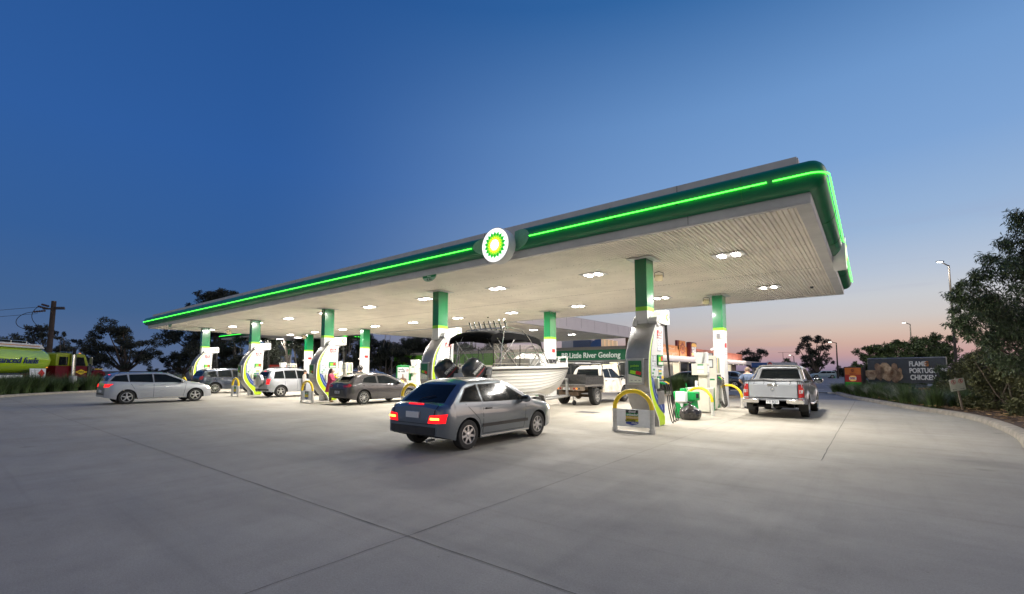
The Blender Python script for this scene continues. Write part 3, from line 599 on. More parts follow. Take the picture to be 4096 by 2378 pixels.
            MB().use(HOSE).tube(pts,.0145,7).build('hose',t)
    # poster frame on the grey front
    k=[p for p in PC if 1.2<=p[1]<=1.95]
    yf=Y(12.47)
    fr=MB().use(STEEL).b2((-.27,yf-.035,1.2),(.24,yf+.02,1.93)); frm=fr.build('poster_frame',t,bevel=.012)
    po=MB().use(POSTW).b2((-.21,yf-.042,1.26),(.18,yf-.03,1.87)); po.use(POSTG).prism([(-.21,1.50),(.18,1.40),(.18,1.87),(-.21,1.87)],'y',yf-.046,yf-.042); po.use(LIME).prism([(-.17,1.52),(0,1.49),(.02,1.58),(-.15,1.61)],'y',yf-.05,yf-.046); po.use(RED).prism([(.0,1.50),(.15,1.46),(.17,1.55),(.02,1.59)],'y',yf-.054,yf-.05)
    po.use(TXTGREY); 
    for q in (-.15,-.03,.08): po.b2((q,yf-.044,1.31),(q+.06,yf-.042,1.33))
    po.build('poster',frm)
    if detail: text('points',.10,LIME,frm,(-.02,yf-.05,1.73),RYF,bold=.001); text('today',.08,M('faint_green',(.03,.25,.04),.5),frm,(.02,yf-.05,1.65),RYF)
    MB().use(DPLAS).cyl((0,yf-.03,1.09),(0,yf,1.09),.014,n=10).build('lock',t)
    return t
XP=[-5.18,-14.25,-23.1,-32.1,-41.0]
for i,(x,nu,lb) in enumerate(zip(XP,['3','7','11','15','19'],['tall crescent pump numbered 3 with grey front poster, nearest on the right','crescent pump behind the outboard motors and the driving silver hatchback','crescent pump numbered 11 beside the woman in pink','crescent pump behind the silver small four wheel drive','farthest crescent pump at the left end, beside the dark blue wagon'])):
    make_pump(x,13.33-(.24 if i==0 else 0),nu,lb,i==0)
# ================= HOOP GUARDS =================
def hoop(p,rz,label,w=1.02,h=1.12,sign=True,split=.66,group='yellow-topped hoop guards',r=.058,words=False):
    t=thing('hoop_guard',label,'hoop guard',(p[0],p[1],0),rz,group); R_=w/2; hz=h-R_*.92-r; 
    pts=[(-R_,0,hz+.0)]+[(-R_*math.cos(a),0,hz+R_*.92*math.sin(a)) for a in [PI*k/22 for k in range(1,22)]]+[(R_,0,hz)]
    if hz>split: pts=[(-R_,0,split)]+pts+[(R_,0,split)]
    MB().use(YEL).tube(pts,r,14).build('hoop_top',t); zt=pts[0][2]
    for s in (-1,1):
        m=MB().use(DIRTYW).cyl((s*R_,0,0),(s*R_,0,zt),r*1.02,n=14); m.cyl((s*R_,0,0),(s*R_,0,.11),r*1.3,n=14); m.build('leg',t)
    if sign:
        MB().use(M('guard_panel',(.86,.86,.86),.45,noise=.12,ns=5)).b2((-R_+.02,-.012,.14),(R_-.02,.012,zt+.0)).build('sign_panel',t,bevel=.004)
        MB().use(DIRTYW).b2((-R_,-.03,.0),(R_,.03,.03)).build('foot_rail',t)
        q=MB(); hh=zt-.14; z1=zt-.02; st=(z1-.2)/4.6; w2=.17
        for k,(m,zz) in enumerate([(DPLAS,0),(SIGNG,1),(M('grade_amber',(.75,.45,.02),.4),2),(M('grade_yellow',(.75,.68,.03),.4),2.75)]):
            q.use(m).b2((-w2-.02,-.018,z1-st*(zz+1)),(w2-.02,-.014,z1-st*zz))
        q.use(BLUE).prism([(-w2-.02,z1-st*3.75),(w2-.02,z1-st*3.6),(w2-.02,z1-st*4.3),(-.02,z1-st*4.9),(-w2-.02,z1-st*4.4)],'y',-.0185,-.0145)
        pn=q.build('grade_panel',t,ang=0)
        if words:
            for k,(tx,zz,m,al) in enumerate([('diesel',.5,SIGNW,0),('unleaded',1.5,SIGNW,0),('unleaded',2.4,M('ghost_print',(.75,.62,.4),.5),0),('ultimate',3.28,INK,-.05),('unleaded',4.05,SIGNW,.06)]):
                text(tx,.085 if k<4 else .045,m,pn,(al*1.-.02,-.021,z1-st*zz),RYF,bold=.001,shear=.2)
        else:
            l=MB().use(SIGNW)
            for zz in (.5,1.5): l.b2((-.09,-.0195,z1-st*zz-.012),(.08,-.0185,z1-st*zz+.012))
            l.build('print_line',pn,ang=0)
    return t
hoop((-4.93,11.38),0,'big hoop guard with fuel grades panel in front of pump 3',words=True)
hoop((-14.0,11.55),0,'hoop guard half hidden by the rear of the driving silver hatchback')
hoop((-22.0,11.65),0,'hoop guard with grades panel left of the pink coat woman'); hoop((-30.95,11.8),0,'hoop guard left of the silver small four wheel drive',w=.9,h=1.15); hoop((-40.2,11.8),0,'hoop guard farthest left, behind the driving silver wagon',w=.9)
def hoop2(p,rz,label,w=1.05,h=1.02): return hoop(p,rz,label,w,h,sign=False,split=.62,r=.05)
hoop2((-4.95,17.25),-.32,'plain yellow hoop behind the green bin'); hoop2((-4.85,21.15),-.15,'plain yellow hoop beside the man in the blue shirt',w=1.1)
hoop2((-14.0,17.8),-.3,'plain yellow hoop hidden behind the boat'); hoop2((-23.0,18.2),-.3,'plain yellow hoop beyond the bonnet of the grey hatchback, below the green cabinets')
# ================= REAR PUMPS =================
def rear_pump(x,y,label):
    t=thing('rear_fuel_pump',label,'fuel pump',(x,y,0),0,'white square pumps by the rear columns')
    MB().use(OFFW).b2((-.42,-.25,0.05),(.42,.35,.95)).build('pump_base',t,bevel=.02)
    MB().use(OFFW).b2((-.28,-.1,.95),(.42,.45,2.2)).build('pump_cabinet',t,bevel=.02)
    mb=MB().use(SIGNG); mb.prism([(-.25,.1),(.35,.1),(.35,.95),(.22,.95),(.18,.3),(-.1,.1)],'x',.42,.425); mb.build('green_swoosh',t,ang=0)
    mb=MB().use(SIGNG); mb.prism([(-.40,.1),(-.1,.1),(-.4,.5)],'y',-.256,-.25) if False else None
    bx=MB().use(DPLAS)
    for k,c_ in enumerate([BLUE,YEL,SIGNG,DPLAS]):
        yy=-.05+k*.12; bx.use(c_).b2((.42,yy,1.5),(.424,yy+.06,2.1))
    bx.use(DPLAS).b2((.42,-.06,1.0),(.45,.44,1.42)); bx.build('grade_bars',t)
    for k,c_ in enumerate([MATS['nozzle_green'],MATS['nozzle_yellow'],MATS['nozzle_blue'],DPLAS]):
        yy=-.03+k*.13; nz=MB().use(c_).tube([(.44,yy,1.32),(.52,yy+.01,1.3),(.56,yy+.02,1.24)],.035,7).build('nozzle',t)
        a=(.56,yy+.03,1.22); low=(.62,yy+.25,.12+.03*k); MB().use(HOSE).tube(bezier(a,(.60,yy+.05,.8),(.66,yy+.18,.25),low,10)+bezier(low,(.58,yy+.3,.02),(.46,yy+.2,.2),(.43,yy+.1,.45),8)[1:],.015,6).build('hose',t)
        MB().use(STEEL).tube([(.46,yy+.05,.1),(.46,yy+.05,1.25)],.012,5).build('hose_rail',t)
    v=MB().use(TXTGREY)
    for k in range(6): v.b2((-.34,-.253,.35+.06*k),(-.04,-.25,.37+.06*k))
    v.build('vent',t); v=MB().use(DPLAS).b2((-.2,-.103,1.7),(.3,-.10,2.05)); v.use(MATS['display_face']).b2((-.17,-.106,1.74),(.27,-.103,2.01)); v.build('display',t); MB().use(SIGNG).b2((-.2,-.104,1.2),(.34,-.10,1.26)).build('green_band',t)
    # upper display
    d=MB().use(OFFW).prism([(-.26,2.15),(.02,2.15),(.12,2.55),(-.36,2.55)],'x',-.30,.02); return t
def serv_unit(x,y,label):
    t=thing('service_cabinet',label,'service cabinet',(x,y,0),0,'cream service cabinets with towers on the islands')
    MB().use(OFFW).b2((-.50,-.36,.03),(.38,.42,.93)).build('cabinet',t,bevel=.03)
    m=MB().use(SIGNG).prism([(.1,.05),(.4,.05),(.4,.93),(.28,.93)],'x',.38,.384); m.build('green_side',t,ang=0)
    MB().use(STEEL).tube([(-.1,-.38,.6),(-.1,-.43,.6),(-.1,-.45,.56)],.012,6).tube([(-.15,-.4,.62),(-.1,-.41,.6),(-.05,-.4,.62)],.008,5).build('tap',t)
    MB().use(OFFW).b2((-.02,-.28,.93),(.3,.1,1.45)).build('tower',t,bevel=.01)
    b=MB().use(OFFW).b2((-.22,-.42,1.42),(.34,-.05,1.86)).build('payment_box',t,bevel=.01)
    n=MB().use(SIGNW).b2((.0,-.424,1.5),(.22,-.42,1.82)); n.use(SIGNG).b2((.0,-.427,1.78),(.22,-.424,1.83)); n.b2((.0,-.427,1.62),(.22,-.424,1.635)); n.use(TXTGREY).b2((.34,-.4,1.5),(.343,-.12,1.8)); n.use(SIGNW).b2((.343,-.38,1.52),(.345,-.14,1.78)); n.build('notice',b)
    MB().use(M('hopper_grey',(.6,.62,.6),.45,noise=.1)).prism([(-.05,1.86),(.14,1.86),(.24,2.28),(-.15,2.28)],'y',-.4,-.1).build('hopper',t,bevel=.01)
    MB().use(SIGNW).prism([(-.25,1.86),(-.02,1.86),(.06,2.26),(-.12,2.3)],'x',.2,.3).build('side_screen',t,bevel=.008)
    MB().use(SIGNW).b2((-.14,-.33,.95),(-.04,-.2,1.2)).build('squeegee_holder',t,bevel=.01); return t
for i,(x,l) in enumerate(zip(XI,['square white pump by the rear column, left of the blue shirt man','square white pump by the rear column behind the boat','square white pump right behind the woman in pink','square white pump seen between pumps 7 and 11 from the left','square white pump at the far left rear column'])):
    dy=0 if i==0 else 1.0
    rear_pump(x-.14,19.75+dy*.3,['square white pump left of the blue shirt man','square white pump hidden mostly behind the boat','square white pump beside the rider in the helmet','square white pump beyond the silver small four wheel drive','square white pump farthest left on the rear row'][i])
    serv_unit(x-.02,18.55+dy,['cream service cabinet with tap, behind the green bin','cream service cabinet beyond the bonnet of the grey hatchback','cream service cabinet left of the helmeted rider','cream service cabinet beyond the silver small four wheel drive','cream service cabinet at the far left rear pump'][i])
# signs and fittings on rear columns
for i,x in enumerate(XI):
    t=thing('column_notice','red and white no smoking notice on the %s rear column'%['nearest','second','third','fourth','fifth'][i],'notice',(x+.163,21.75,2.2),0,'no smoking notices on rear columns')
    m=MB().use(MATS['notice_white']).b2((0,-.15,-.05),(.006,.17,.6)); m.use(RED).b2((.006,-.15,.4),(.009,.17,.6)); m.use(TXTGREY)
    for r in range(3): m.b2((.006,-.1,.08+.09*r),(.008,-.03,.13+.09*r)); m.b2((.006,.04,.08+.09*r),(.008,.11,.13+.09*r))
    m.build('plate',t)
    t=thing('column_camera','white security camera on the %s rear column'%['nearest','second','third','fourth','fifth'][i],'security camera',(x-.22,21.5,2.55),0,'security cameras on rear columns'); MB().use(WHITE).cyl((0,0,.0),(-.12,-.14,-.03),.05,n=10).build('camera_body',t); MB().use(WHITE).tube([(.05,.03,.0),(-.03,-.02,.08),(-.05,-.05,.03)],.018,6).build('arm',t)
t=thing('junction_box','white junction box with conduit on the nearest rear column','junction box',(-5.26,21.52,3.42)); MB().use(WHITE).b2((-.09,-.07,-.09),(.09,.01,.12)).build('box',t,bevel=.01); MB().use(SIGNG).tube([(0,-.01,.1),(0,-.01,1.5)],.012,6).build('conduit',t)
t=thing('speaker_box','small grey loudspeaker on the nearest rear column','speaker',(-5.24,21.5,3.12)); MB().use(M('speaker_grey',(.2,.2,.21),.5)).b2((-.07,-.1,-.1),(.07,.01,.1)).build('case',t,bevel=.01)
# ================= BIN, BAG =================
BG=M('bin_green',(.0,.36,.07),.4,noise=.15,ns=5)
t=thing('wash_station','bright green windscreen wash bin with white towel dispenser','wash bin',(-4.95,15.85,0),-.12)
MB().use(BG).loft([[(-.34,-.2,0),(.34,-.2,0),(.36,.2,0),(-.34,.2,0)],[(-.32,-.2,.35),(.30,-.2,.35),(.32,.2,.35),(-.32,.2,.35)],[(-.3,-.18,.62),(.3,-.18,.62),(.3,.18,.62),(-.3,.18,.62)]]).build('bin_body',t,bevel=.02)
MB().use(BG).b2((-.37,-.22,.6),(.37,.22,.89)).build('bin_top',t,bevel=.03)
MB().use(DARK).b2((.371,-.1,.68),(.374,.1,.82)).build('side_slot',t)
MB().use(SIGNW).prism([(-.02,.55),(-.02,.95),(-.20,.95),(-.23,.62)],'x',-.2,.14,Matrix.Translation((0,-.2,-.06))).build('towel_dispenser',t,bevel=.02)
MB().use(SIGNW).prism([(-.06,.5),(.06,.53),(.04,.40),(-.01,.38)],'y',-.40,-.37).build('paper_towel',t,bevel=.004)
MB().use(BG).lathe([(0,.1),(.10,.09),(.12,0),(.09,-.02)],14,Matrix.Translation((-.1,0,.9))@Matrix.Rotation(PI/2,4,'X')).build('watering_can',t); MB().use(BG).tube([(.08,0,.88),(.02,0,1.02),(-.0,-.02,1.16)],.014,6).build('squeegee_handle',t)
t=thing('rubbish_bag','full black plastic rubbish bag leaning against the green bin','rubbish bag',(-4.72,15.42,0))
bm=bmesh.new(); bmesh.ops.create_icosphere(bm,subdivisions=5,radius=1)
for v in bm.verts:
    p=v.co.copy(); a=math.atan2(p.y,p.x); fold=abs(math.sin(a*9+3*p.z+2*mnoise.noise(p*2)))**.6
    r=1+.12*mnoise.noise(p*2.3)+.035*fold*(1 if p.z>0 else .4)+.05*mnoise.noise(p*7)
    q=p*r; z=q.z; neck=max(0,z-.55)/.5
    q.x*=(1-.8*min(1,neck)); q.y*=(1-.8*min(1,neck)); 
    if z>.6: q.z=.6+(z-.6)*1.2
    if q.z<-.62: q.z=-.62
    v.co=Vector((q.x*.33,q.y*.28,(q.z+.62)*.30))
me=bpy.data.meshes.new('bag'); bm.to_mesh(me); bm.free(); me.shade_smooth(); me.materials.append(M('bag_plastic',(.014,.013,.014),.16,noise=.3,ns=14,coat=.6,bump=1.0,bs=16)); obj('bag',me,t)
mb=MB().use(MATS['bag_plastic'])
for k in range(7):
    a=k*.9; mb.tube([(0,0,.46),(.02*math.cos(a),.02*math.sin(a),.52),(.09*math.cos(a),.07*math.sin(a),.56+.015*(k%3))],.012,5,rs=[.03,.012,.02])
mb.build('knot',t)
# ================= CARS =================
def interp(pts,x):
    if x<=pts[0][0]: return pts[0][1]
    for a,b in zip(pts[:-1],pts[1:]):
        if x<=b[0]: return a[1]+(b[1]-a[1])*(x-a[0])/(b[0]-a[0]+1e-9)
    return pts[-1][1]
UNDER=M('underbody',(.012,.012,.012),.8); TYRE=M('tyre_rubber',(.018,.018,.018),.7,noise=.4,ns=20,bump=.3,bs=60); SEAM=M('panel_gap',(.01,.01,.012),.6)
def wheel_meshes(Rw,wd,rimR,spokes,key,rimmat=RIM):
    k=('wheel',key)
    if k in WCACHE: return WCACHE[k]
    t=MB().use(TYRE); w=wd/2
    t.lathe([(rimR,-w*.85),(rimR*1.04,-w),(Rw*.93,-w*.98),(Rw*.985,-w*.8),(Rw,-w*.5),(Rw,w*.5),(Rw*.985,w*.8),(Rw*.93,w*.98),(rimR*1.04,w),(rimR,w*.85),(rimR,-w*.85)],32)
    tm=t.mesh('tyre',30)
    r=MB().use(rimmat); r.lathe([(rimR*1.01,w*.96),(rimR*.93,w*.97),(rimR*.90,w*.75),(rimR*.88,-w*.6)],32); r.use(DARK).lathe([(rimR*.9,w*.1),(.001,w*.1)],24); r.use(rimmat)
    for i in range(spokes):
        a=2*PI*i/spokes; xf=Matrix.Rotation(a,4,'Y'); r.prism([(-.018-.012,.02),(.018+.012,.02),(.022,rimR*.94),(-.022,rimR*.94)],'y',w*.45,w*.85,xf) if spokes<8 else r.prism([(-.014,.02),(.014,.02),(.011,rimR*.94),(-.011,rimR*.94)],'y',w*.5,w*.82,xf)
    r.lathe([(.0,w*.9),(.035,w*.9),(.055,w*.8),(.06,w*.4)],16)
    rm=r.mesh('rim',30); WCACHE[k]=(tm,rm); return WCACHE[k]
WCACHE={}
def car(name,label,cat,S,loc,rz):
    t=thing(name,label,cat,loc,rz); L,W=S['L'],S['W']; top=S['top']; x0,x1=top[0][0],top[-1][0]
    belt=S['belt']; paint=S['paint']; R_=S['R']; Ra=S.get('Ra',R_*1.16); wx=S['wheels']; sill=S.get('sill',.2); bfn=S.get('bot',[(x0,.34),(x0+.5,sill),(x1-.5,sill),(x1,.26)])
    k_t=S.get('tumble',.36); fl=S.get('flare',.0)
    xs=set(); 
    n=84
    for i in range(n+1): xs.add(round(x0+(x1-x0)*i/n,4))
    for p in top: xs.add(round(p[0],4))
    for w in wx:
        for a in range(0,181,12): xs.add(round(w+Ra*math.cos(R(a)),4))
    xs=sorted(x for x in xs if x0<=x<=x1); xs=[x for i,x in enumerate(xs) if i==0 or x-xs[i-1]>.004]
    c0=S.get('cr',.42); e_r=S.get('er',.14); e_f=S.get('ef',.2)
    def plan(x):
        d=x-x0; e=x1-x; f=1.
        if d<c0: f-=e_r*((c0-d)/c0)**2.6
        if e<c0*1.5: f-=e_f*((c0*1.5-e)/(c0*1.5))**2.2
        return f*W/2
    def zbot(x):
        z=interp(bfn,x)
        for w in wx:
            d=abs(x-w)
            if d<Ra: z=max(z,R_*.98+math.sqrt(max(0,Ra*Ra-d*d)))
        return z
    def half(x,z):
        h=plan(x); bz=interp(belt,x); zm=S.get('zmid',.62)
        if z<zm: f=1-.055*((zm-z)/(zm-.15))**2
        elif z<=bz: f=1-.035*((z-zm)/(bz-zm+1e-6))**2
        else: f=.965
        y=h*f
        if z>bz: y-=k_t*(z-bz)+.10*(z-bz)**2
        for w in wx:
            d=math.hypot(x-w,z-R_)
            if fl and Ra-.02<d<Ra+.1: y+=fl*(1-abs(d-Ra-.03)/.09) if abs(d-Ra-.03)<.09 else 0
        return y
    rings=[]
    crown=S.get('crown',.045)
    for x in xs:
        zt=interp(top,x); zb=min(zbot(x),zt-.06); bz=interp(belt,x); rr=min(S.get('rr',.10),(zt-zb)*.45); zs_=zt-rr; r=[]
        if zs_>bz+.05 and bz>zb+.02: zl=[zb+(bz-zb)*i/5 for i in range(6)]+[bz+(zs_-bz)*i/3 for i in (1,2,3)]
        else: zl=[zb+(zs_-zb)*i/8 for i in range(9)]
        side=[(half(x,z),z) for z in zl]; ys=side[-1][0]; inn=min(rr*1.0,ys*.3)
        for a in (30,60,90): side.append((ys-inn*(1-math.cos(R(a))),zs_+rr*math.sin(R(a))))
        ye=side[-1][0]; cr=crown*min(1,(x1-x)/.4+.2)
        for q in (.75,.5,.25): side.append((ye*q,zt+cr*(1-q*q)))
        pts=[(x,0,zb)]+[(x,side[0][0]*.5,zb)]+[(x,y,z) for y,z in side]+[(x,0,zt+cr)]
        full=pts+[(x,-y,z) for (x_,y,z) in reversed(pts[1:-1])]
        rings.append(full)
    mb=MB().use(paint); mb.loft(rings); 
    nr=len(rings[0]); mb.ms.append(UNDER)
    for i,f in enumerate(mb.f):
        if len(f)==4:
            a=f[0]%nr; b=f[1]%nr
            if set((a,b)) in ({0,1},{1,2},{0,nr-1},{nr-1,nr-2}): mb.mi[i]=1
    if S.get('plastic'):   # lower bumpers and sills in bare plastic
        mb.ms.append(DPLAS)
        for i,f in enumerate(mb.f):
            c=sum((mb.v[j] for j in f),Vector())/len(f)
            if c.z<S['plastic'] and mb.mi[i]==0 : mb.mi[i]=2
    body=mb.build('body',t,ang=S.get('ang',32),recalc=True)
    me=body.data
    bvh=BVHTree.FromPolygons([v.co.copy() for v in me.vertices],[tuple(p.vertices) for p in me.polygons])
    def drape(poly,axis,mat,name,off=.006,par=None,cell=.09,from_=None,thick=.02,edge=None):
        # poly in: axis 'y+'/'y-': (x,z); 'x-' (rear): (y,z); 'x+' (front): (y,z)
        P=[Vector(p) for p in poly]; B=[]
        for a,b in zip(P,P[1:]+P[:1]):
            m=max(1,int((b-a).length/cell)); B+=[a+(b-a)*i/m for i in range(m)]
        nb=len(B); xs_=[p.x for p in P]; ys_=[p.y for p in P]; pts=list(B)
        def ins(q):
            c=False; j=len(P)-1
            for i in range(len(P)):
                if (P[i].y>q.y)!=(P[j].y>q.y) and q.x<(P[j].x-P[i].x)*(q.y-P[i].y)/(P[j].y-P[i].y)+P[i].x: c=not c
                j=i
            return c
        gx=min(xs_)+cell*.5
        while gx<max(xs_):
            gy=min(ys_)+cell*.5
            while gy<max(ys_):
                q=Vector((gx,gy))
                if ins(q) and min((q-b).length for b in B)>cell*.4: pts.append(q)
                gy+=cell
            gx+=cell
        res=delaunay_2d_cdt(pts,[(i,(i+1)%nb) for i in range(nb)],[],0,1e-5)
        co,fc=res[0],res[2]; fc=[f for f in fc if ins(sum((co[i] for i in f),Vector((0,0)))/len(f))]
        vs=[];ok=True
        for q in co:
            if axis[0]=='y': s=1 if axis[1]=='+' else -1; o=Vector((q.x,s*3,q.y)); d=Vector((0,-s,0))
            elif axis=='x-': o=Vector((x0-2,q.x,q.y)); d=Vector((1,0,0))
            elif axis=='x+': o=Vector((x1+2,q.x,q.y)); d=Vector((-1,0,0))
            else: o=Vector((q.x,q.y,4)); d=Vector((0,0,-1))
            h=bvh.ray_cast(o,d)
            if h[0] is None: 
                h2=bvh.find_nearest(o+d*2); h=(h2[0],h2[1])
            nrm=h[1] if h[1].dot(d)<0 else -h[1]
            vs.append((h[0]+nrm*off,nrm))
        n_=len(vs); V=[a for a,_ in vs]+[a-m*thick for a,m in vs]; F=[tuple(f) for f in fc]
        from collections import Counter
        ec=Counter()
        for f in fc:
            for i in range(len(f)): ec[(f[i],f[(i+1)%len(f)])]+=1
        for (a,b) in list(ec):
            if (b,a) not in ec: F.append((a,b,b+n_,a+n_))
        m_=MB().use(mat); m_.add(V,F); o=m_.build(name,par or t,ang=50,recalc=True); return o
    for s in ('+','-'):
        for w in S.get('side_windows',[]):
            cx_=sum(p[0] for p in w)/len(w); cz_=sum(p[1] for p in w)/len(w); ex=[]
            for p in w:
                dv=Vector((p[0]-cx_,p[1]-cz_)); dv=dv*(1+.030/dv.length); ex.append((cx_+dv.x,cz_+dv.y))
            drape(ex,'y'+s,DPLAS,'window_surround',off=.003,thick=.01)
            fr=drape(w,'y'+s,S.get('wmat',GLASS),'side_window')
        for ln in S.get('seams',[]):
            for a,b in zip(ln[:-1],ln[1:]):
                a=Vector(a);b=Vector(b); d=(b-a).normalized(); nn_=Vector((-d.y,d.x))*.006
                drape([a+nn_,b+nn_,b-nn_,a-nn_],'y'+s,SEAM,'door_seam',off=.002,thick=.006,cell=.12)
        for h_ in S.get('handles',[]):
            v=MB(); o=bvh.ray_cast(Vector((h_[0],(3 if s=='+' else -3),h_[1])),Vector((0,-1 if s=='+' else 1,0)))[0]; sg=1 if s=='+' else -1
            MB().use(S.get('hmat',paint)).b2((h_[0]-.10,o.y,h_[1]-.016),(h_[0]+.10,o.y+sg*.03,h_[1]+.018)).build('door_handle',t,bevel=.008)
        for (poly,mt,nm) in S.get('side_trim',[]): drape(poly,'y'+s,mt,nm,off=.012 if nm!='side_light' else .006)
        # mirrors
        if 'mirror' in S:
            mx_,mz=S['mirror']; o=bvh.ray_cast(Vector((mx_,3,mz)),Vector((0,-1,0)))[0]; sg=1 if s=='+' else -1; msz=S.get('msz',1.)
            m_=MB().use(S.get('mmat',paint)).sph((mx_-.02,sg*(o.y+.15*msz),mz+.05),(.07*msz,.125*msz,.085*msz),14,10); mo=m_.build('mirror',t,ang=60); MB().use(DPLAS).b2((mx_-.03,sg*(o.y-.02),mz-.02),(mx_+.04,sg*(o.y+.12*msz),mz+.02)).build('mirror_arm',mo,bevel=.008)
            MB().use(M('mirror_glass',(.4,.42,.45),.03,metal=1)).box((mx_-.085*msz,sg*(o.y+.15*msz),mz+.05),(.012,.20*msz,.12*msz)).build('mirror_glass',mo,bevel=.004)
    if 'rear_window' in S: drape(S['rear_window'],'x-',S.get('wmat',GLASS),'rear_window')
    if 'windscreen' in S: drape(S['windscreen'],'x+',GLASS,'windscreen')
    for (poly,mt,nm) in S.get('rear',[]):
        for sg in ((1,-1) if nm in('tail_light','tail_light_clear','reflector','corner') else (1,)): drape([(p[0]*sg,p[1]) for p in poly],'x-',mt,nm,off=.03 if mt is HOT else .012,cell=.05)
    for (poly,mt,nm) in S.get('front',[]):
        for sg in ((1,-1) if nm in('headlight','fog_light') else (1,)): drape([(p[0]*sg,p[1]) for p in poly],'x+',mt,nm,off=.012,cell=.07)
    tm,rm=wheel_meshes(R_,S.get('tw',.2),S.get('rim',R_*.66),S.get('spokes',5),S.get('wkey',name),S.get('rimmat',RIM))
    for w in wx:
        for s in (1,-1):
            o=obj('wheel',tm,t,(w,s*(W/2-S.get('tw',.2)/2-.02+S.get('wout',0)),R_),(0,0,0 if s>0 else PI)); obj('rim',rm,o)
    if 'plate' in S:
        pz,ptxt=S['plate']; o=bvh.ray_cast(Vector((x0-2,S.get('py',0),pz)),Vector((1,0,0)))[0]; px_=o.x-.02-S.get('pout',0)
        p=MB().use(PLATE).b2((px_-.008,S.get('py',0)-.19,pz-.06),(px_+.03,S.get('py',0)+.19,pz+.06)).build('number_plate',t,bevel=.003)
        if ptxt: text(ptxt,.115,M('plate_ink',(.02,.03,.10),.5),p,(px_-.012,S.get('py',0),pz),(PI/2,0,-PI/2),ext=.002,sx=.72,bold=.001)
    t['_']=0; del t['_']
    return t,drape,bvh
# ---- grey hatchback
hb_top=[(-2.18,.50),(-2.17,.66),(-2.14,.86),(-2.08,.98),(-1.98,1.04),(-1.80,1.17),(-1.60,1.31),(-1.45,1.37),(-1.1,1.42),(-.5,1.435),(.1,1.40),(.35,1.34),(.75,1.16),(1.05,.99),(1.2,.95),(1.6,.89),(1.95,.79),(2.1,.68),(2.17,.52)]
hatch=dict(L=4.35,W=1.79,top=hb_top,belt=[(-2.2,1.0),(-1.6,1.0),(.9,.90),(1.3,.8),(2.2,.7)],paint=CHAR,R=.325,Ra=.385,wheels=(-1.32,1.32),sill=.22,tumble=.42,rr=.13,
 side_windows=[[(-1.42,1.03),(-1.28,1.22),(-1.0,1.31),(-.62,1.335),(-.62,.985)],[(-.52,.98),(-.52,1.335),(-.1,1.325),(.2,1.25),(.72,1.02),(.80,.93)]],
 rear_window=[(-.58,1.06),(.58,1.06),(.50,1.33),(-.50,1.33)],windscreen=[(-.62,1.0),(.62,1.0),(.55,1.32),(-.55,1.32)],
 seams=[[(-.57,.30),(-.57,.97)],[(-1.05,.55),(-.98,.75),(-1.2,.98)],[(.72,.28),(.82,.88)],[(-.57,.30),(.72,.28)],[(-.57,.3),(-.9,.32)]],handles=[(-.82,.87),(.02,.85)],hmat=CHAR,mirror=(.62,.93),
 rear=[([(.50,.80),(.82,.82),(.86,.90),(.80,.97),(.42,.90)],TAIL,'tail_light'),([(-.6,.42),(.6,.42),(.52,.66),(-.52,.66)],DPLAS,'bumper_insert'),([(-.72,.69),(.72,.69),(.62,.72),(-.62,.72)],SEAM,'tailgate_gap')],
 front=[([(.45,.62),(.80,.70),(.82,.76),(.5,.70)],CLEARL,'headlight')],plate=(.58,'1XX 0FD'),spokes=10,rim=.225,wkey='hatch')
c1,dr1,_=car('hatchback_car','dark grey hatchback parked at pump 11 beside the woman in pink','car',hatch,(-19.72,14.08,0),PI/2)
t=c1; MB().use(CHAR).prism([(-1.52,1.40),(-1.85,1.31),(-1.86,1.29),(-1.5,1.36)],'y',-.52,.52).build('spoiler',t,bevel=.01)
MB().use(CHROME).lathe([(.03,0),(.055,.004),(.06,.012),(.045,.012)],20,Matrix.Translation((-2.158,0,.885))@Matrix.Rotation(PI/2,4,'Z')).build('badge',t)
MB().use(SEAM).tube([(-.9,.25,1.42),(-.95,.25,1.5)],.008,5).build('aerial',t)
# ---- silver small SUV
sv_top=[(-2.0,.42),(-1.99,.8),(-1.97,1.02),(-1.90,1.2),(-1.78,1.48),(-1.70,1.60),(-1.5,1.67),(-.8,1.70),(.0,1.69),(.30,1.64),(.75,1.38),(1.1,1.12),(1.25,1.06),(1.7,1.0),(2.0,.88),(2.06,.7),(2.08,.5)]
suv=dict(L=4.1,W=1.74,top=sv_top,belt=[(-2.1,1.06),(.9,1.02),(1.3,.95),(2.1,.85)],paint=SILVERP,R=.345,Ra=.41,wheels=(-1.2,1.28),sill=.3,tumble=.30,rr=.11,flare=.03,zmid=.7,
 side_windows=[[(-1.62,1.12),(-1.50,1.50),(-1.05,1.56),(-1.02,1.12)],[(-.94,1.11),(-.96,1.57),(-.30,1.59),(-.26,1.10)],[(-.17,1.10),(-.2,1.59),(.22,1.55),(.78,1.20),(.85,1.08)]],
 rear_window=[(-.60,1.12),(.60,1.12),(.53,1.50),(-.53,1.50)],windscreen=[(-.62,1.14),(.62,1.14),(.55,1.56),(-.55,1.56)],
 seams=[[(-.22,.36),(-.22,1.08)],[(-.96,.75),(-.98,1.1)],[(.78,.36),(.9,1.02)],[(-.22,.36),(.78,.36)]],handles=[(-.78,.97),(.1,.96)],hmat=SILVERP,mirror=(.72,1.06),
 rear=[([(.64,.78),(.82,.78),(.81,1.08),(.70,1.10)],TAILON,'tail_light'),([(-.13,1.53),(.13,1.53),(.13,1.56),(-.13,1.56)],TAILON,'brake_light'),([(-.8,.40),(.8,.40),(.8,.50),(-.8,.50)],DPLAS,'bumper_step')],
 side_trim=[([(-.75,.40),(.85,.40),(.85,.45),(-.75,.45)],SILVERP,'side_moulding')],spokes=5,rim=.225,wkey='suv')
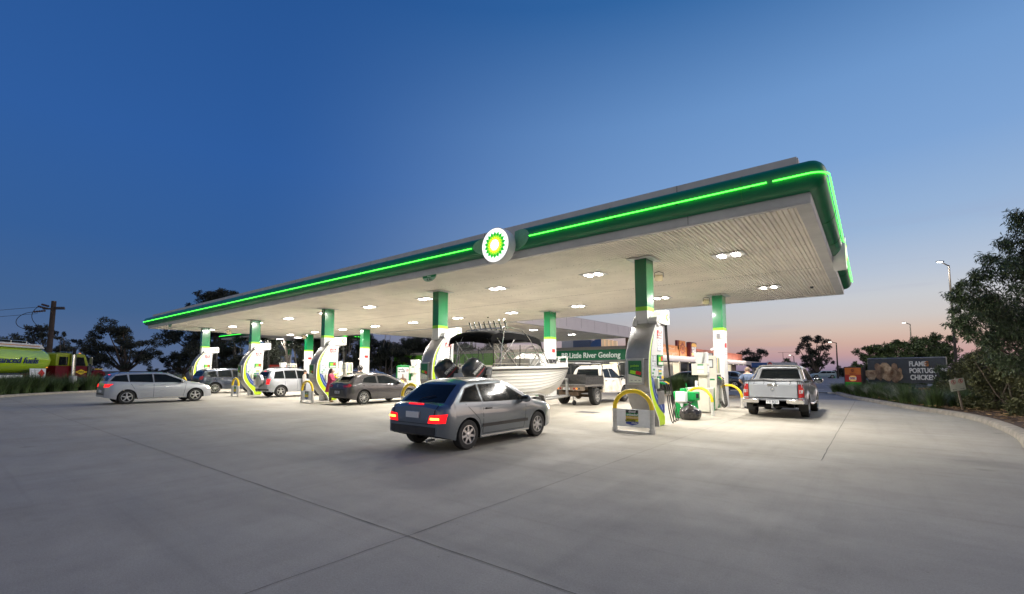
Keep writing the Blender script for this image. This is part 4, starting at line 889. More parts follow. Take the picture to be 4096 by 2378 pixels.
c2,_,_=car('small_suv','silver small four wheel drive with spare wheel on its tailgate and brake lights lit','car',suv,(-28.75,14.35,0),PI/2)
MB().use(M('spare_cover',(.5,.51,.53),.3,metal=.6,coat=.6)).lathe([(.0001,.115),(.22,.112),(.24,.09),(.33,.09),(.36,.05),(.36,-.08),(.3,-.11)],30,Matrix.Translation((-2.10,-.02,.98))@Matrix.Rotation(PI/2,4,'Z')).build('spare_wheel',c2)
for s in (1,-1): MB().use(DPLAS).tube([(-1.4,s*.56,1.70),(-1.35,s*.56,1.76),(-.1,s*.56,1.77),(.0,s*.56,1.72)],.016,6).build('roof_rail',c2)
for x in (-1.15,-.35): MB().use(DPLAS).box((x,0,1.80),(.05,1.2,.03)).build('cross_bar',c2,bevel=.01)
MB().use(STEEL).tube([(-2.05,.25,.42),(-2.12,.25,.42)],.025,8).tube([(-1.98,.28,.36),(-2.12,.28,.34)],.02,8).build('exhaust',c2)
# ---- dark blue wagon at far left
wg=dict(suv); wg_top=[(-2.35,.45),(-2.34,.85),(-2.30,1.1),(-2.18,1.3),(-2.05,1.55),(-1.9,1.64),(-.6,1.72),(.2,1.70),(.6,1.60),(1.15,1.25),(1.4,1.12),(2.0,1.02),(2.3,.85),(2.36,.6)]
wg.update(top=wg_top,W=1.86,paint=NAVY,R=.36,Ra=.43,wheels=(-1.4,1.42),belt=[(-2.4,1.08),(.9,1.05),(1.4,1.0),(2.4,.85)],side_windows=[[(-1.95,1.16),(-1.85,1.46),(-1.35,1.56),(-1.28,1.14)],[(-1.2,1.14),(-1.2,1.58),(-.38,1.62),(-.34,1.12)],[(-.26,1.12),(-.28,1.62),(.30,1.60),(.9,1.25),(1.0,1.12)]],
 rear_window=[(-.66,1.2),(.66,1.2),(.58,1.52),(-.58,1.52)],windscreen=[(-.66,1.25),(.66,1.25),(.58,1.6),(-.58,1.6)],seams=[[(-.3,.36),(-.3,1.1)],[(-1.24,.9),(-1.24,1.12)],[(.9,.36),(1.0,1.1)],[(-.3,.36),(.9,.36)]],handles=[(-1.0,1.0),(-.05,.99)],hmat=CHROME,
 rear=[([(.62,.95),(.88,.98),(.86,1.2),(.7,1.2)],TAIL,'tail_light')],mirror=(.85,1.12),spokes=10,rim=.26,wkey='wagon',side_trim=[],)
c3,_,_=car('wagon_car','dark blue wagon with its tailgate to the camera at the far left island','car',wg,(-36.85,13.8,0),PI/2)
# ---- driving silver wagon on the left
lw_top=[(-2.2,.42),(-2.19,.75),(-2.16,.95),(-2.1,1.06),(-2.0,1.28),(-1.82,1.42),(-1.6,1.47),(-.6,1.50),(.1,1.47),(.4,1.40),(1.0,1.08),(1.2,1.0),(1.8,.9),(2.05,.78),(2.18,.62),(2.2,.45)]
lw=dict(L=4.7,W=1.82,top=lw_top,belt=[(-2.4,1.02),(.8,.96),(1.3,.9),(2.4,.75)],paint=SILVERP,R=.325,Ra=.385,wheels=(-1.38,1.42),sill=.22,tumble=.36,rr=.12,
 side_windows=[[(-2.0,1.10),(-1.82,1.32),(-1.42,1.38),(-1.36,1.06)],[(-1.28,1.06),(-1.3,1.39),(-.44,1.41),(-.40,1.02)],[(-.32,1.02),(-.34,1.41),(.15,1.38),(.85,1.08),(.95,1.0)]],
 rear_window=[(-.66,1.1),(.66,1.1),(.58,1.36),(-.58,1.36)],windscreen=[(-.66,1.04),(.66,1.04),(.58,1.36),(-.58,1.36)],
 seams=[[(-.36,.28),(-.36,1.0)],[(-1.1,.7),(-1.3,1.04)],[(.88,.28),(1.0,.96)],[(-.36,.28),(.88,.28)]],handles=[(-.85,.9),(.05,.88)],mirror=(.8,1.0),
 rear=[([(.58,.80),(.86,.82),(.88,.96),(.62,.96)],TAILON,'tail_light'),([(-.16,1.385),(.16,1.385),(.16,1.40),(-.16,1.40)],TAILON,'brake_light'),([(-.7,.45),(.7,.45),(.7,.52),(-.7,.52)],DPLAS,'bumper_insert')],
 front=[([(.5,.62),(.84,.66),(.84,.80),(.55,.74)],HEADON,'headlight')],side_trim=[([(-.95,.25),(.95,.25),(.95,.29),(-.95,.29)],CHROME,'sill_trim')],plate=(.62,''),spokes=5,rim=.22,wkey='lw')
c4,_,_=car('wagon_car','silver station wagon driving away on the open concrete at the left, tail lamps glowing','car',lw,(-28.75,7.3,0),PI/2)
MB().use(SEAM).tube([(-2.17,.1,1.12),(-2.13,.02,1.2),(-2.05,-.3,1.24)],.01,5).build('rear_wiper',c4)
for s in (1,-1): MB().use(DPLAS).tube([(-1.7,s*.6,1.47),(-1.6,s*.6,1.52),(.0,s*.6,1.53),(.1,s*.6,1.48)],.014,6).build('roof_rail',c4)
# ---- driving silver hatchback in the foreground
fg_top=[(-1.98,.48),(-1.97,.66),(-1.94,.84),(-1.86,.90),(-1.72,.93),(-1.50,1.12),(-1.25,1.31),(-1.05,1.385),(-.4,1.41),(.1,1.385),(.35,1.31),(.78,1.08),(1.05,.93),(1.2,.90),(1.7,.82),(1.93,.68),(2.0,.5)]
STEELB=M('silver_blue_paint',(.15,.175,.20),.3,metal=.65,coat=.9,noise=.07,ns=1.5)
fg=dict(L=4.0,W=1.68,top=fg_top,belt=[(-2.0,.90),(.9,.86),(1.2,.8),(2,.7)],paint=STEELB,R=.30,Ra=.355,wheels=(-1.2,1.24),sill=.2,tumble=.42,rr=.11,
 side_windows=[[(-1.42,.97),(-1.15,1.22),(-.82,1.29),(-.80,.95)],[(-.72,.94),(-.74,1.30),(-.02,1.30),(.2,1.24),(.72,.98),(.78,.92)]],
 rear_window=[(-.62,.96),(.62,.96),(.52,1.30),(-.52,1.30)],windscreen=[(-.60,.96),(.60,.96),(.52,1.28),(-.52,1.28)],
 seams=[[(-.77,.3),(-.77,.92)],[(.66,.28),(.76,.88)],[(-.77,.28),(.66,.28)],[(-.77,.28),(-.9,.6),(-1.28,.92)]],handles=[(-.60,.80)],hmat=DPLAS,mirror=(.62,.90),
 rear=[([(.46,.57),(.80,.58),(.81,.75),(.50,.72)],TAILON,'tail_light'),([(.54,.64),(.74,.645),(.74,.68),(.54,.675)],HOT,'tail_light'),([(-.22,.915),(.22,.915),(.22,.935),(-.22,.935)],TAILON,'brake_light'),([(-.66,.32),(.66,.32),(.66,.50),(-.66,.50)],DPLAS,'bumper_insert')],
 front=[([(.45,.60),(.76,.63),(.77,.74),(.5,.72)],HEADON,'headlight')],side_trim=[([(-.8,.42),(.8,.42),(.8,.49),(-.8,.49)],DPLAS,'side_moulding'),([(-.82,.215),(.86,.215),(.86,.245),(-.82,.245)],CHROME,'sill_trim')],plate=(.72,''),spokes=7,rim=.19,wkey='fg')
c5,_,_=car('hatchback_car','small silver blue hatchback driving across the foreground, red tail lamps lit','car',fg,(-7.3,8.05,0),PI/2)
MB().use(SEAM).tube([(-1.80,.05,.97),(-1.70,.03,1.03),(-1.62,-.28,1.09)],.010,5).build('rear_wiper',c5); MB().use(SEAM).tube([(-1.0,0,1.43),(-1.25,0,1.62)],.006,5).build('aerial',c5)
g=MB().use(SEAM); g.tube([(-1.97,-.60,.56),(-1.96,-.62,.80),(-1.88,-.66,.92)],.006,4); g.tube([(-1.97,.60,.56),(-1.96,.62,.80),(-1.88,.66,.92)],.006,4); g.tube([(-1.985,-.60,.555),(-1.985,.60,.555)],.006,4); g.build('tailgate_gap',c5)
MB().use(STEEL).tube([(-1.8,-.45,.24),(-2.0,-.45,.23)],.025,8).build('exhaust',c5); MB().use(STEEL).lathe([(.03,0),(.035,.006),(.04,.006),(.042,0)],16,Matrix.Translation((-1.93,0,.84))@Matrix.Rotation(PI/2,4,'Z')).build('badge',c5)
# ---- silver dual cab pickup
pk_top=[(-2.52,.62),(-2.51,.9),(-2.50,1.20),(-2.47,1.25),(-.98,1.26),(-.95,1.30),(-.78,1.68),(-.62,1.735),(.0,1.76),(.55,1.72),(.78,1.63),(1.15,1.30),(1.35,1.16),(2.1,1.08),(2.35,.95),(2.42,.7),(2.44,.5)]
pk=dict(L=4.95,W=1.80,top=pk_top,belt=[(-2.6,1.15),(1.1,1.12),(1.4,1.05),(2.5,.9)],paint=SILVERP,R=.365,Ra=.44,wheels=(-1.42,1.62),sill=.42,bot=[(-2.55,.50),(-2.0,.46),(1.9,.42),(2.45,.35)],tumble=.30,rr=.10,flare=.05,zmid=.8,cr=.12,er=.05,crown=.02,
 side_windows=[[(-.66,1.20),(-.58,1.60),(.06,1.64),(.10,1.18)],[(.18,1.18),(.15,1.64),(.52,1.62),(1.02,1.28),(1.1,1.16)]],rear_window=[(-.66,1.30),(.66,1.30),(.57,1.64),(-.57,1.64)],windscreen=[(-.62,1.24),(.62,1.24),(.56,1.62),(-.56,1.62)],
 seams=[[(-.82,.5),(-.82,1.24)],[(.12,.5),(.12,1.16)],[(1.1,.5),(1.2,1.1)],[(-.82,.5),(1.1,.5)],[(-.86,.48),(-.86,1.25)]],handles=[(-.5,1.05),(.35,1.03)],hmat=CHROME,mirror=(1.0,1.16),msz=1.25,mmat=CHROME,
 rear=[([(.74,.70),(.89,.70),(.89,1.14),(.74,1.14)],TAIL,'tail_light'),([(.765,.84),(.865,.84),(.865,.95),(.765,.95)],CLEARL,'reflector')],spokes=6,rim=.24,tw=.25,wout=.05,wkey='pk')
c6,dr6,_=car('pickup_truck','silver dual cab pickup with soft tonneau cover, seen from behind at the right','pickup',pk,(-2.66,20.17,0),PI/2)
t=c6
g=MB().use(SEAM).b2((-2.535,-.735,.68),(-2.515,-.72,1.24)); g.b2((-2.535,.72,.68),(-2.515,.735,1.24)); g.b2((-2.535,-.735,.66),(-2.515,.735,.68)); g.build('tailgate_gap',t)
MB().use(SILVERP).b2((-2.545,-.70,.72),(-2.52,.70,.735)).b2((-2.542,-.71,.69),(-2.52,.71,1.12)).build('tailgate',t,bevel=.012)
MB().use(CHROME).b2((-2.575,-.12,1.08),(-2.535,.12,1.13)).b2((-2.56,-.15,1.06),(-2.535,.15,1.15)).build('tailgate_handle',t,bevel=.015)
MB().use(CHROME).lathe([(.05,0),(.053,.006),(.06,.006),(.063,0)],24,Matrix.Translation((-2.546,0,.96))@Matrix.Rotation(PI/2,4,'Z')).sph((-2.548,0,.96),(.004,.03,.025)).build('badge',t)
for s in (1,-1): MB().use(CHROME).prism([(-2.52,.50),(-2.66,.50),(-2.67,.62),(-2.6,.66),(-2.52,.66)],'y',s*.40,s*.90).build('bumper',t,bevel=.03); MB().use(DPLAS).b2((-2.62,-.45,.40),(-2.5,.45,.60)).b2((-2.6,-.62,.36),(-2.4,.62,.47)).build('bumper_step',t,bevel=.02)
p=MB().use(PLATE).b2((-2.645,-.19,.485),(-2.63,.19,.60)).build('number_plate',t,bevel=.003); text('1TI 8QH',.115,MATS['plate_ink'],p,(-2.648,0,.542),(PI/2,0,-PI/2),ext=.002,sx=.75,bold=.001)
MB().use(STEEL).tube([(-2.5,0,.38),(-2.7,0,.38)],.03,8).sph((-2.7,0,.44),.03).build('tow_ball',t)
cv=MB().use(M('tonneau_vinyl',(.035,.035,.037),.55,noise=.2,ns=6,bump=.3,bs=12)); r_=[]
for k in range(13):
    x=-2.5+1.55*k/12; r_.append([(x,y,1.285+.012*math.sin(k*1.7+y*3)+(.0 if abs(y)<.8 else -.06)) for y in [-.88,-.84,-.6,-.3,0,.3,.6,.84,.88]])
r_.insert(0,[(-2.535,y,1.235+.022*abs(math.sin(y*7))) for y in [-.88,-.84,-.6,-.3,0,.3,.6,.84,.88]])
cv.loft(r_,close=False,cap=False); cv.build('tonneau_cover',t,ang=50)
for y in (-.78,-.52,-.1,.25,.55,.8): MB().use(SEAM).tube([(-2.545,y,1.26),(-2.56,y-.01,1.18),(-2.55,y+.015,1.13)],.007,5).build('tie_loop',t)
for k in range(9): MB().use(SEAM).tube([(-2.3+k*.15,-.90,1.25),(-2.28+k*.15,-.915,1.18)],.007,5).build('tie_loop',t)
sb=MB().use(CHROME); sb.tube([(-1.35,-.80,1.27),(-1.22,-.76,1.4),(-1.02,-.68,1.66),(-.99,-.60,1.735),(-.98,-.5,1.76),(-.98,.5,1.76),(-.99,.60,1.735),(-1.02,.68,1.66),(-1.22,.76,1.4),(-1.35,.80,1.27)],.042,10).build('sports_bar',t)
for s in (1,-1):
    MB().use(CHROME).tube([(-.9,s*.92,.45),(-.8,s*.98,.44),(.9,s*.98,.44),(1.0,s*.92,.45)],.032,8).build('side_step',t)
    MB().use(BLACK).b2((-1.87,s*.66,.22),(-1.85,s*.94,.62)).build('mud_flap',t)
u=MB().use(UNDER).cyl((-1.42,-.75,.36),(-1.42,.75,.36),.06).sph((-1.42,.0,.36),.15).b2((-2.4,-.35,.4),(1.8,-.28,.5)).b2((-2.4,.28,.4),(1.8,.35,.5)).cyl((-2.2,.45,.42),(-1.8,.45,.42),.09); u.build('axle',t)
MB().use(SEAM).tube([(1.25,-.75,1.15),(1.3,-.76,2.0)],.006,4).build('aerial',t)
# ---- white ute with tray
ut_top=[(-.70,.75),(-.69,1.3),(-.66,1.5),(-.58,1.70),(-.42,1.78),(.2,1.80),(.65,1.76),(.85,1.67),(1.25,1.34),(1.42,1.22),(2.1,1.13),(2.38,1.0),(2.46,.8),(2.48,.6)]
MUDDY=M('muddy_white',(.70,.69,.66),.35,noise=.5,ns=2.2,col2=(.55,.48,.38),coat=.4)
utx=dict(L=3.2,W=1.78,top=ut_top,belt=[(-.8,1.2),(1.2,1.17),(1.5,1.1),(2.5,.95)],paint=MUDDY,R=.40,Ra=.48,wheels=(1.62,),sill=.5,bot=[(-.7,.55),(1.0,.5),(2.1,.5),(2.5,.5)],tumble=.30,rr=.11,flare=.03,zmid=.85,cr=.08,er=.04,
 side_windows=[[(-.52,1.26),(-.44,1.64),(.10,1.68),(.14,1.24)],[(.22,1.24),(.19,1.68),(.60,1.66),(1.10,1.33),(1.18,1.22)]],rear_window=[(-.62,1.33),(.62,1.33),(.55,1.66),(-.55,1.66)],windscreen=[(-.62,1.3),(.62,1.3),(.56,1.65),(-.56,1.65)],
 seams=[[(.16,.55),(.16,1.2)],[(1.15,.6),(1.3,1.15)],[(-.62,.6),(-.62,1.3)],[(-.6,.56),(1.1,.56)]],handles=[(-.42,1.1),(.36,1.08)],hmat=DPLAS,mirror=(1.08,1.22),msz=1.25,mmat=DPLAS,front=[([(.5,.85),(.82,.88),(.82,1.02),(.55,1.0)],CLEARL,'headlight')],spokes=6,rim=.23,tw=.27,wout=.07,wkey='ut')
c7,_,_=car('tray_ute','muddy white dual cab ute with checker plate tray, towing the boat','ute',utx,(-10.95,20.62,0),PI/2)
t=c7; tm,rm=WCACHE[('wheel','ut')]
for s in (1,-1):
    o=obj('wheel',tm,t,(-1.48,s*.84,.40),(0,0,0 if s>0 else PI)); obj('rim',rm,o)
RUSTY=M('muddy_chassis',(.10,.065,.04),.85,noise=.5,ns=9); CHK=M('checker_plate',(.06,.06,.062),.4,metal=.6,bump=.8,bs=38,noise=.3,ns=12)
u=MB().use(RUSTY).cyl((-1.48,-.75,.42),(-1.48,.75,.42),.07).sph((-1.48,.05,.42),.17).b2((-2.45,-.4,.55),(2,-.3,.7)).b2((-2.45,.3,.55),(2,.4,.7)).b2((-2.5,-.5,.45),(-2.4,.5,.65)).cyl((-2.3,-.2,.5),(-1.9,-.2,.55),.05); u.build('chassis',t)
tr=MB().use(M('tray_steel',(.2,.19,.18),.5,metal=.5,noise=.3,ns=6)).b2((-2.55,-.92,.86),(-.76,.92,.96)); tr.build('tray_floor',t,bevel=.01)
for y0,y1 in ((-.93,-.90),(.90,.93)): MB().use(CHK).b2((-2.55,y0,.96),(-.78,y1,1.30)).build('side_board',t)
MB().use(CHK).b2((-2.57,-.93,.97),(-2.54,.93,1.42)).build('tail_board',t); MB().use(CHK).b2((-.80,-.9,.96),(-.77,.9,1.35)).build('head_board',t)
MB().use(SEAM).tube([(-.80,-.86,.96),(-.80,-.86,1.86),(-.80,-.80,1.9),(-.80,.80,1.9),(-.80,.86,1.86),(-.80,.86,.96)],.028,8).build('head_rack',t)
b=MB().use(M('rear_light_bar',(.28,.22,.17),.6,noise=.4,ns=8)).b2((-2.58,-.88,.70),(-2.54,.88,.86)); b.build('light_bar',t)
for s in (1,-1):
    for k,m_ in enumerate([DPLAS,AMBER,TAIL]): MB().use(m_).cyl((-2.59,s*(.62-.13*k),.78),(-2.575,s*(.62-.13*k),.78),.045,n=14).build('tail_light',t)
    MB().use(BLACK).b2((-1.95,s*.72,.45),(-1.92,s*.96,.86)).build('mud_flap',t)
    MB().use(SEAM).prism([(-2.0,.80),(-1.95,.87),(-1.0,.87),(-.95,.70),(-1.05,.70),(-1.1,.84),(-1.9,.84)],'y',s*.72,s*.95).build('mudguard',t)
p=MB().use(PLATE).b2((-2.60,-.15,.72),(-2.59,.20,.82)).build('number_plate',t); text('VPM 328',.085,MATS['plate_ink'],p,(-2.602,.02,.77),(PI/2,0,-PI/2),ext=.002,sx=.75)
rk=MB().use(DPLAS)
for y in (-.6,.6): rk.tube([(-.45,y,1.93),(1.0,y,1.93)],.02,6)
for x in (-.4,-.1,.2,.5,.8,.98): rk.tube([(x,-.6,1.93),(x,.6,1.93)],.018,6)
for y in (-.6,.6):
    for x in (-.3,.7): rk.cyl((x,y,1.78),(x,y,1.93),.015)
rk.build('roof_rack',t); MB().use(M('canvas_roll',(.2,.2,.21),.8,noise=.3)).cyl((-.7,.70,1.92),(1.0,.70,1.92),.075).build('awning_roll',t)
for k in range(3): MB().use(DPLAS).b2((.2+.2*k,-.5,1.95),(.36+.2*k,.3,2.05)).build('rack_case',t,bevel=.02)
MB().use(DPLAS).tube([(1.35,-.86,1.1),(1.15,-.86,1.5),(1.02,-.82,1.86),(1.1,-.82,1.93),(1.2,-.82,1.93)],.04,8,rs=[.035,.035,.04,.06,.06]).build('snorkel',t)
# ================= BOAT ON TRAILER =================
HULL=M('boat_white_hull',(.84,.83,.80),.3,coat=.5,noise=.04,ns=2); BTRIM=M('boat_black_trim',(.012,.012,.012),.4); VINYL=M('clear_vinyl',(.45,.42,.36),.15,alpha=.22,coat=.2); TUBEM=M('stainless_tube',(.55,.55,.55),.2,metal=1)
bt=thing('motor_boat','white clinker motor boat with black canopy and twin outboards on a trailer','boat',(-10.9,11.4,0),PI/2)
BL=6.6
def bw(u): return 1.15*(1-max(0,(u-.45)/.55)**2.3)       # gunwale half width
def gz(u): return 1.62+.04*math.sin(u*3)+.22*max(0,u-.35)**1.6
def kz(u): return .56+.02*u+1.0*max(0,(u-.70)/.30)**2.6*.95
def chz(u): return .82+.75*max(0,(u-.35)/.65)**1.7
us=[i/36 for i in range(37)]; rings=[]; SK=7
for u in us:
    x=u*BL; w=max(.02,bw(u)); g_=gz(u); k_=min(kz(u),g_-.08); c_=min(max(chz(u),k_+.02),g_-.04); wc=w*(.80-.30*max(0,u-.5)); side=[(0,k_),(wc*.5,k_+(c_-k_)*.48),(wc,c_)]
    for j in range(1,SK):
        a=j/SK; yb=wc+(w-wc)*a**.9; zz=c_+(g_-c_)*a; side.append((yb-.004,zz-.008)); side.append((yb+.010,zz+.002))
    side.append((w,g_)); side.append((w*1.0,g_+.06)); side.append((w*.93,g_+.10)); side.append((w*.86,g_+.10)); side.append((w*.84,g_+.04))
    rings.append([(x,y,z) for y,z in side])
hb=MB().use(HULL); hb.loft(rings,close=False,cap=False); hb.loft([[(p[0],-p[1],p[2]) for p in r] for r in rings],close=False,cap=False)
r0=rings[0]; hb.add([(p[0],p[1],p[2]) for p in r0]+[(p[0],-p[1],p[2]) for p in reversed(r0[1:])],[tuple(range(len(r0)*2-1))]); 
dk=[]   # fore deck and cockpit floor
for u in us:
    x=u*BL; w=max(.02,bw(u))*.86; z=gz(u)+.08; dk.append([(x,-w,z),(x,-w*.5,z+.10*max(0,min(1,(u-.5)*6))),(x,0,z+.14*max(0,min(1,(u-.5)*6))),(x,w*.5,z+.10*max(0,min(1,(u-.5)*6))),(x,w,z)])
hb.loft(dk[19:],close=False,cap=False); hb.add([(0.1,-.9,1.0),(3.6,-.9,1.0),(3.6,.9,1.0),(.1,.9,1.0)],[(0,1,2,3)])
hb.build('hull',bt,ang=28,recalc=False)
st=MB().use(BTRIM)
for s in (1,-1): st.tube([(u*BL,s*(max(.02,bw(u))+.012),gz(u)-.01) for u in us],.034,6)
st.build('rub_rail',bt); 
ln=MB().use(M('hull_shadow_gap',(.16,.16,.15),.6))
for s in (1,-1):
    for j in range(1,SK):
        ln.tube([(u*BL,s*(rings[i][3+2*(j-1)][1]+.018),rings[i][3+2*(j-1)][2]+.004) for i,u in enumerate(us[:-1])],.006,4)
ln.build('strake_line',bt,ang=0)
# cabin front
cb=MB().use(HULL); cr=[]
for u,h,wf in [(.50,.1,.80),(.53,.42,.78),(.56,.52,.76),(.62,.50,.73),(.70,.36,.64),(.80,.18,.5),(.88,.02,.3)]:
    x=u*BL; w=bw(u)*wf; z=gz(u)+.06; cr.append([(x,-w-.06,z-.05),(x,-w,z+h*.7),(x,-w*.6,z+h),(x,0,z+h*1.12),(x,w*.6,z+h),(x,w,z+h*.7),(x,w+.06,z-.05)])
cb.loft(cr,close=False,cap=False); cb.build('cabin_top',bt,ang=40)
MB().use(M('cabin_grey',(.25,.26,.27),.6,noise=.1)).b2((2.5,-.85,1.02),(3.2,.85,2.05)).build('cabin_bulkhead',bt)
for s in (1,-1): text('OW792',.26,INK,bt,(3.98,s*.875,1.95),(PI/2-.15 if s<0 else PI/2-.15,0,0 if s<0 else PI),name='registration',ext=.02,sx=.75,align='CENTER')
# windscreen frame
wsf=MB().use(BTRIM)
ws=[(2.35,-.92,1.72),(3.05,-.80,2.22),(3.35,-.35,2.28),(3.35,.35,2.28),(3.05,.80,2.22),(2.35,.92,1.72)]
wsf.tube(ws,.022,6); wsf.tube([(3.35,-.35,2.28),(3.75,-.42,1.95)],.018,6); wsf.tube([(3.35,.35,2.28),(3.75,.42,1.95)],.018,6); wsf.tube([(3.05,-.80,2.22),(3.35,-.82,1.9)],.018,6); wsf.tube([(3.05,.8,2.22),(3.35,.82,1.9)],.018,6); wsf.tube([(2.35,-.92,1.72),(3.35,-.84,1.9),(3.8,0,2.0),(3.35,.84,1.9),(2.35,.92,1.72)],.018,6)
wf_=wsf.build('windscreen_frame',bt)
gl=MB().use(VINYL); gl.add([(2.4,-.92,1.74),(3.3,-.84,1.92),(3.05,-.80,2.2),(3.75,-.42,1.97),(3.35,-.35,2.26),(3.75,.42,1.97),(3.35,.35,2.26),(3.3,.84,1.92),(3.05,.80,2.2),(2.4,.92,1.74)],[(0,1,2),(1,3,4,2),(3,5,6,4),(5,7,8,6),(7,9,8)]); gl.build('windscreen',wf_,ang=0)
# bimini canopy
top_=[]
for x,z in [(.10,2.74),(.2,2.86),(.6,2.96),(1.2,3.0),(2.0,2.98),(2.7,2.92),(3.0,2.84),(3.08,2.70)]:
    top_.append([(x,-1.02,z-.30),(x,-.98,z-.08),(x,-.7,z+.02),(x,-.3,z+.06),(x,.3,z+.06),(x,.7,z+.02),(x,.98,z-.08),(x,1.02,z-.30)])
cn=MB().use(M('canopy_canvas',(.006,.006,.007),.85,noise=.3,ns=5,bump=.3,bs=6,spec=.1)); cn.loft(top_,close=False,cap=False); low_=[[(p[0],p[1]*.985,p[2]-.03) for p in r] for r in top_]; cn.loft([list(reversed(r)) for r in low_],close=False,cap=False); cn.build('canopy',bt,ang=50)
sd=MB().use(VINYL)
for s in (1,-1):
    sd.add([(.2,s*.99,2.5),(3.0,s*.99,2.54),(3.62,s*.90,1.92),(2.4,s*.99,1.75),(1.5,s*1.04,1.68),(.2,s*1.04,1.68)],[(0,1,2,3,4,5)])
sd.add([(.18,-.98,2.52),(.18,.98,2.52),(.12,1.03,1.7),(.12,-1.03,1.7)],[(0,1,2,3)]); sd.add([(3.02,-.98,2.56),(3.02,.98,2.56),(3.7,.45,2.0),(3.7,-.45,2.0)],[(0,1,2,3)])
sd.build('clear_side',bt,ang=0)
bd=MB().use(BTRIM)
for s in (1,-1):
    bd.tube([(.2,s*1.0,2.5),(.18,s*1.05,1.68)],.02,6); bd.tube([(3.0,s*1.0,2.54),(3.64,s*.91,1.90)],.02,6); bd.tube([(.2,s*1.05,1.70),(1.6,s*1.05,1.70)],.03,6); bd.tube([(1.7,s*1.0,2.5),(1.65,s*1.03,1.70)],.018,6)
    for cx_ in (.95,2.4): bd.tube([(cx_-.45,s*1.02,1.80 if cx_<2 else 2.0)]+[(cx_-.45*math.cos(a),s*1.015,(2.0 if cx_<2 else 2.12)+.36*math.sin(a)) for a in [PI*k/12 for k in range(13)]]+[(cx_+.45,s*1.02,1.80 if cx_<2 else 2.0)],.012,5)
bd.tube([(.14,-.6,1.9)]+[(.17,.0-.6*math.cos(a),2.0+.38*math.sin(a)) for a in [PI*k/12 for k in range(13)]]+[(.14,.6,1.9)],.013,5)
bd.use(BTRIM).add([(.2,-1.05,1.70),(1.5,-1.05,1.70),(2.4,-1.0,1.78),(2.3,-1.03,1.62),(1.2,-1.06,1.60),(.2,-1.06,1.60)],[(0,1,2,3,4,5)])
bd.build('canvas_edging',bt)
fr=MB().use(TUBEM)
for s in (1,-1):
    fr.tube([(.55,s*1.05,1.70),(.6,s*1.04,2.4),(.75,s*1.0,2.78),(.9,s*.9,3.06),(1.2,s*.80,3.14)],.02,7); fr.tube([(3.3,s*1.05,1.74),(2.7,s*1.03,2.3),(2.2,s*1.0,2.8),(1.95,s*.9,3.08),(1.2,s*.80,3.14)],.02,7); fr.tube([(.3,s*1.06,1.72),(1.4,s*1.0,2.72)],.014,6); fr.tube([(1.5,s*1.06,1.72),(.4,s*1.0,2.7)],.014,6); fr.tube([(3.55,s*.98,1.8),(2.75,s*1.0,2.65)],.016,6); fr.tube([(2.5,s*1.04,1.74),(3.3,s*.98,2.35)],.014,6)
    fr.tube([(.1,s*1.08,1.82),(2.1,s*1.07,1.84)],.014,6)
    for x in (.15,.8,1.5,2.1): fr.cyl((x,s*1.075,1.7),(x,s*1.075,1.83),.012)
fr.tube([(1.2,-.80,3.14),(1.2,.80,3.14)],.02,7); fr.tube([(.95,-.88,3.08),(.95,.88,3.08)],.018,7); fr.build('canopy_frame',bt)
for k in range(8): y=-.84+k*.24; MB().use(TUBEM).cyl((1.15,y,3.04),(.98,y,3.38),.03,.036,n=10).build('rod_holder',bt)
br=MB().use(HULL)
for s in (1,-1): br.tube([(4.4,s*.85,gz(.67)+.1),(4.5,s*.85,gz(.67)+.40),(5.6,s*.55,gz(.85)+.46),(6.5,s*.12,gz(.98)+.48),(6.7,0,gz(1)+.48)],.016,6); br.tube([(5.6,s*.55,gz(.85)+.46),(5.6,s*.55,gz(.85)+.08)],.014,6); br.tube([(6.3,s*.2,gz(.95)+.47),(6.2,s*.2,gz(.95)+.05)],.014,6)
br.build('bow_rail',bt)
MB().use(HULL).b2((5.9,-.1,gz(.9)+.05),(6.5,.1,gz(.98)+.16)).build('bow_roller',bt,bevel=.03)
MB().use(M('engine_well',(.45,.48,.55),.5,noise=.15)).b2((-.28,-.45,.75),(.06,.45,1.5)).build('engine_box',bt,bevel=.03); bx=MB().use(DARK).b2((-.29,-.15,1.25),(-.275,0,1.38)); bx.build('hatch_cover',bt)
MB().use(HULL).b2((-.05,-1.08,1.45),(.15,1.08,1.62)).build('transom_rail',bt,bevel=.03)
for y in (.1,.6): MB().use(DPLAS).cyl((.0,y,1.6),(.0,y,2.05),.02).build('rod_tube',bt)
COWL=M('outboard_cowl',(.015,.02,.03),.3,coat=.3,noise=.25,ns=8); REDL=M('cowl_red_stripe',(.4,.015,.02),.4)
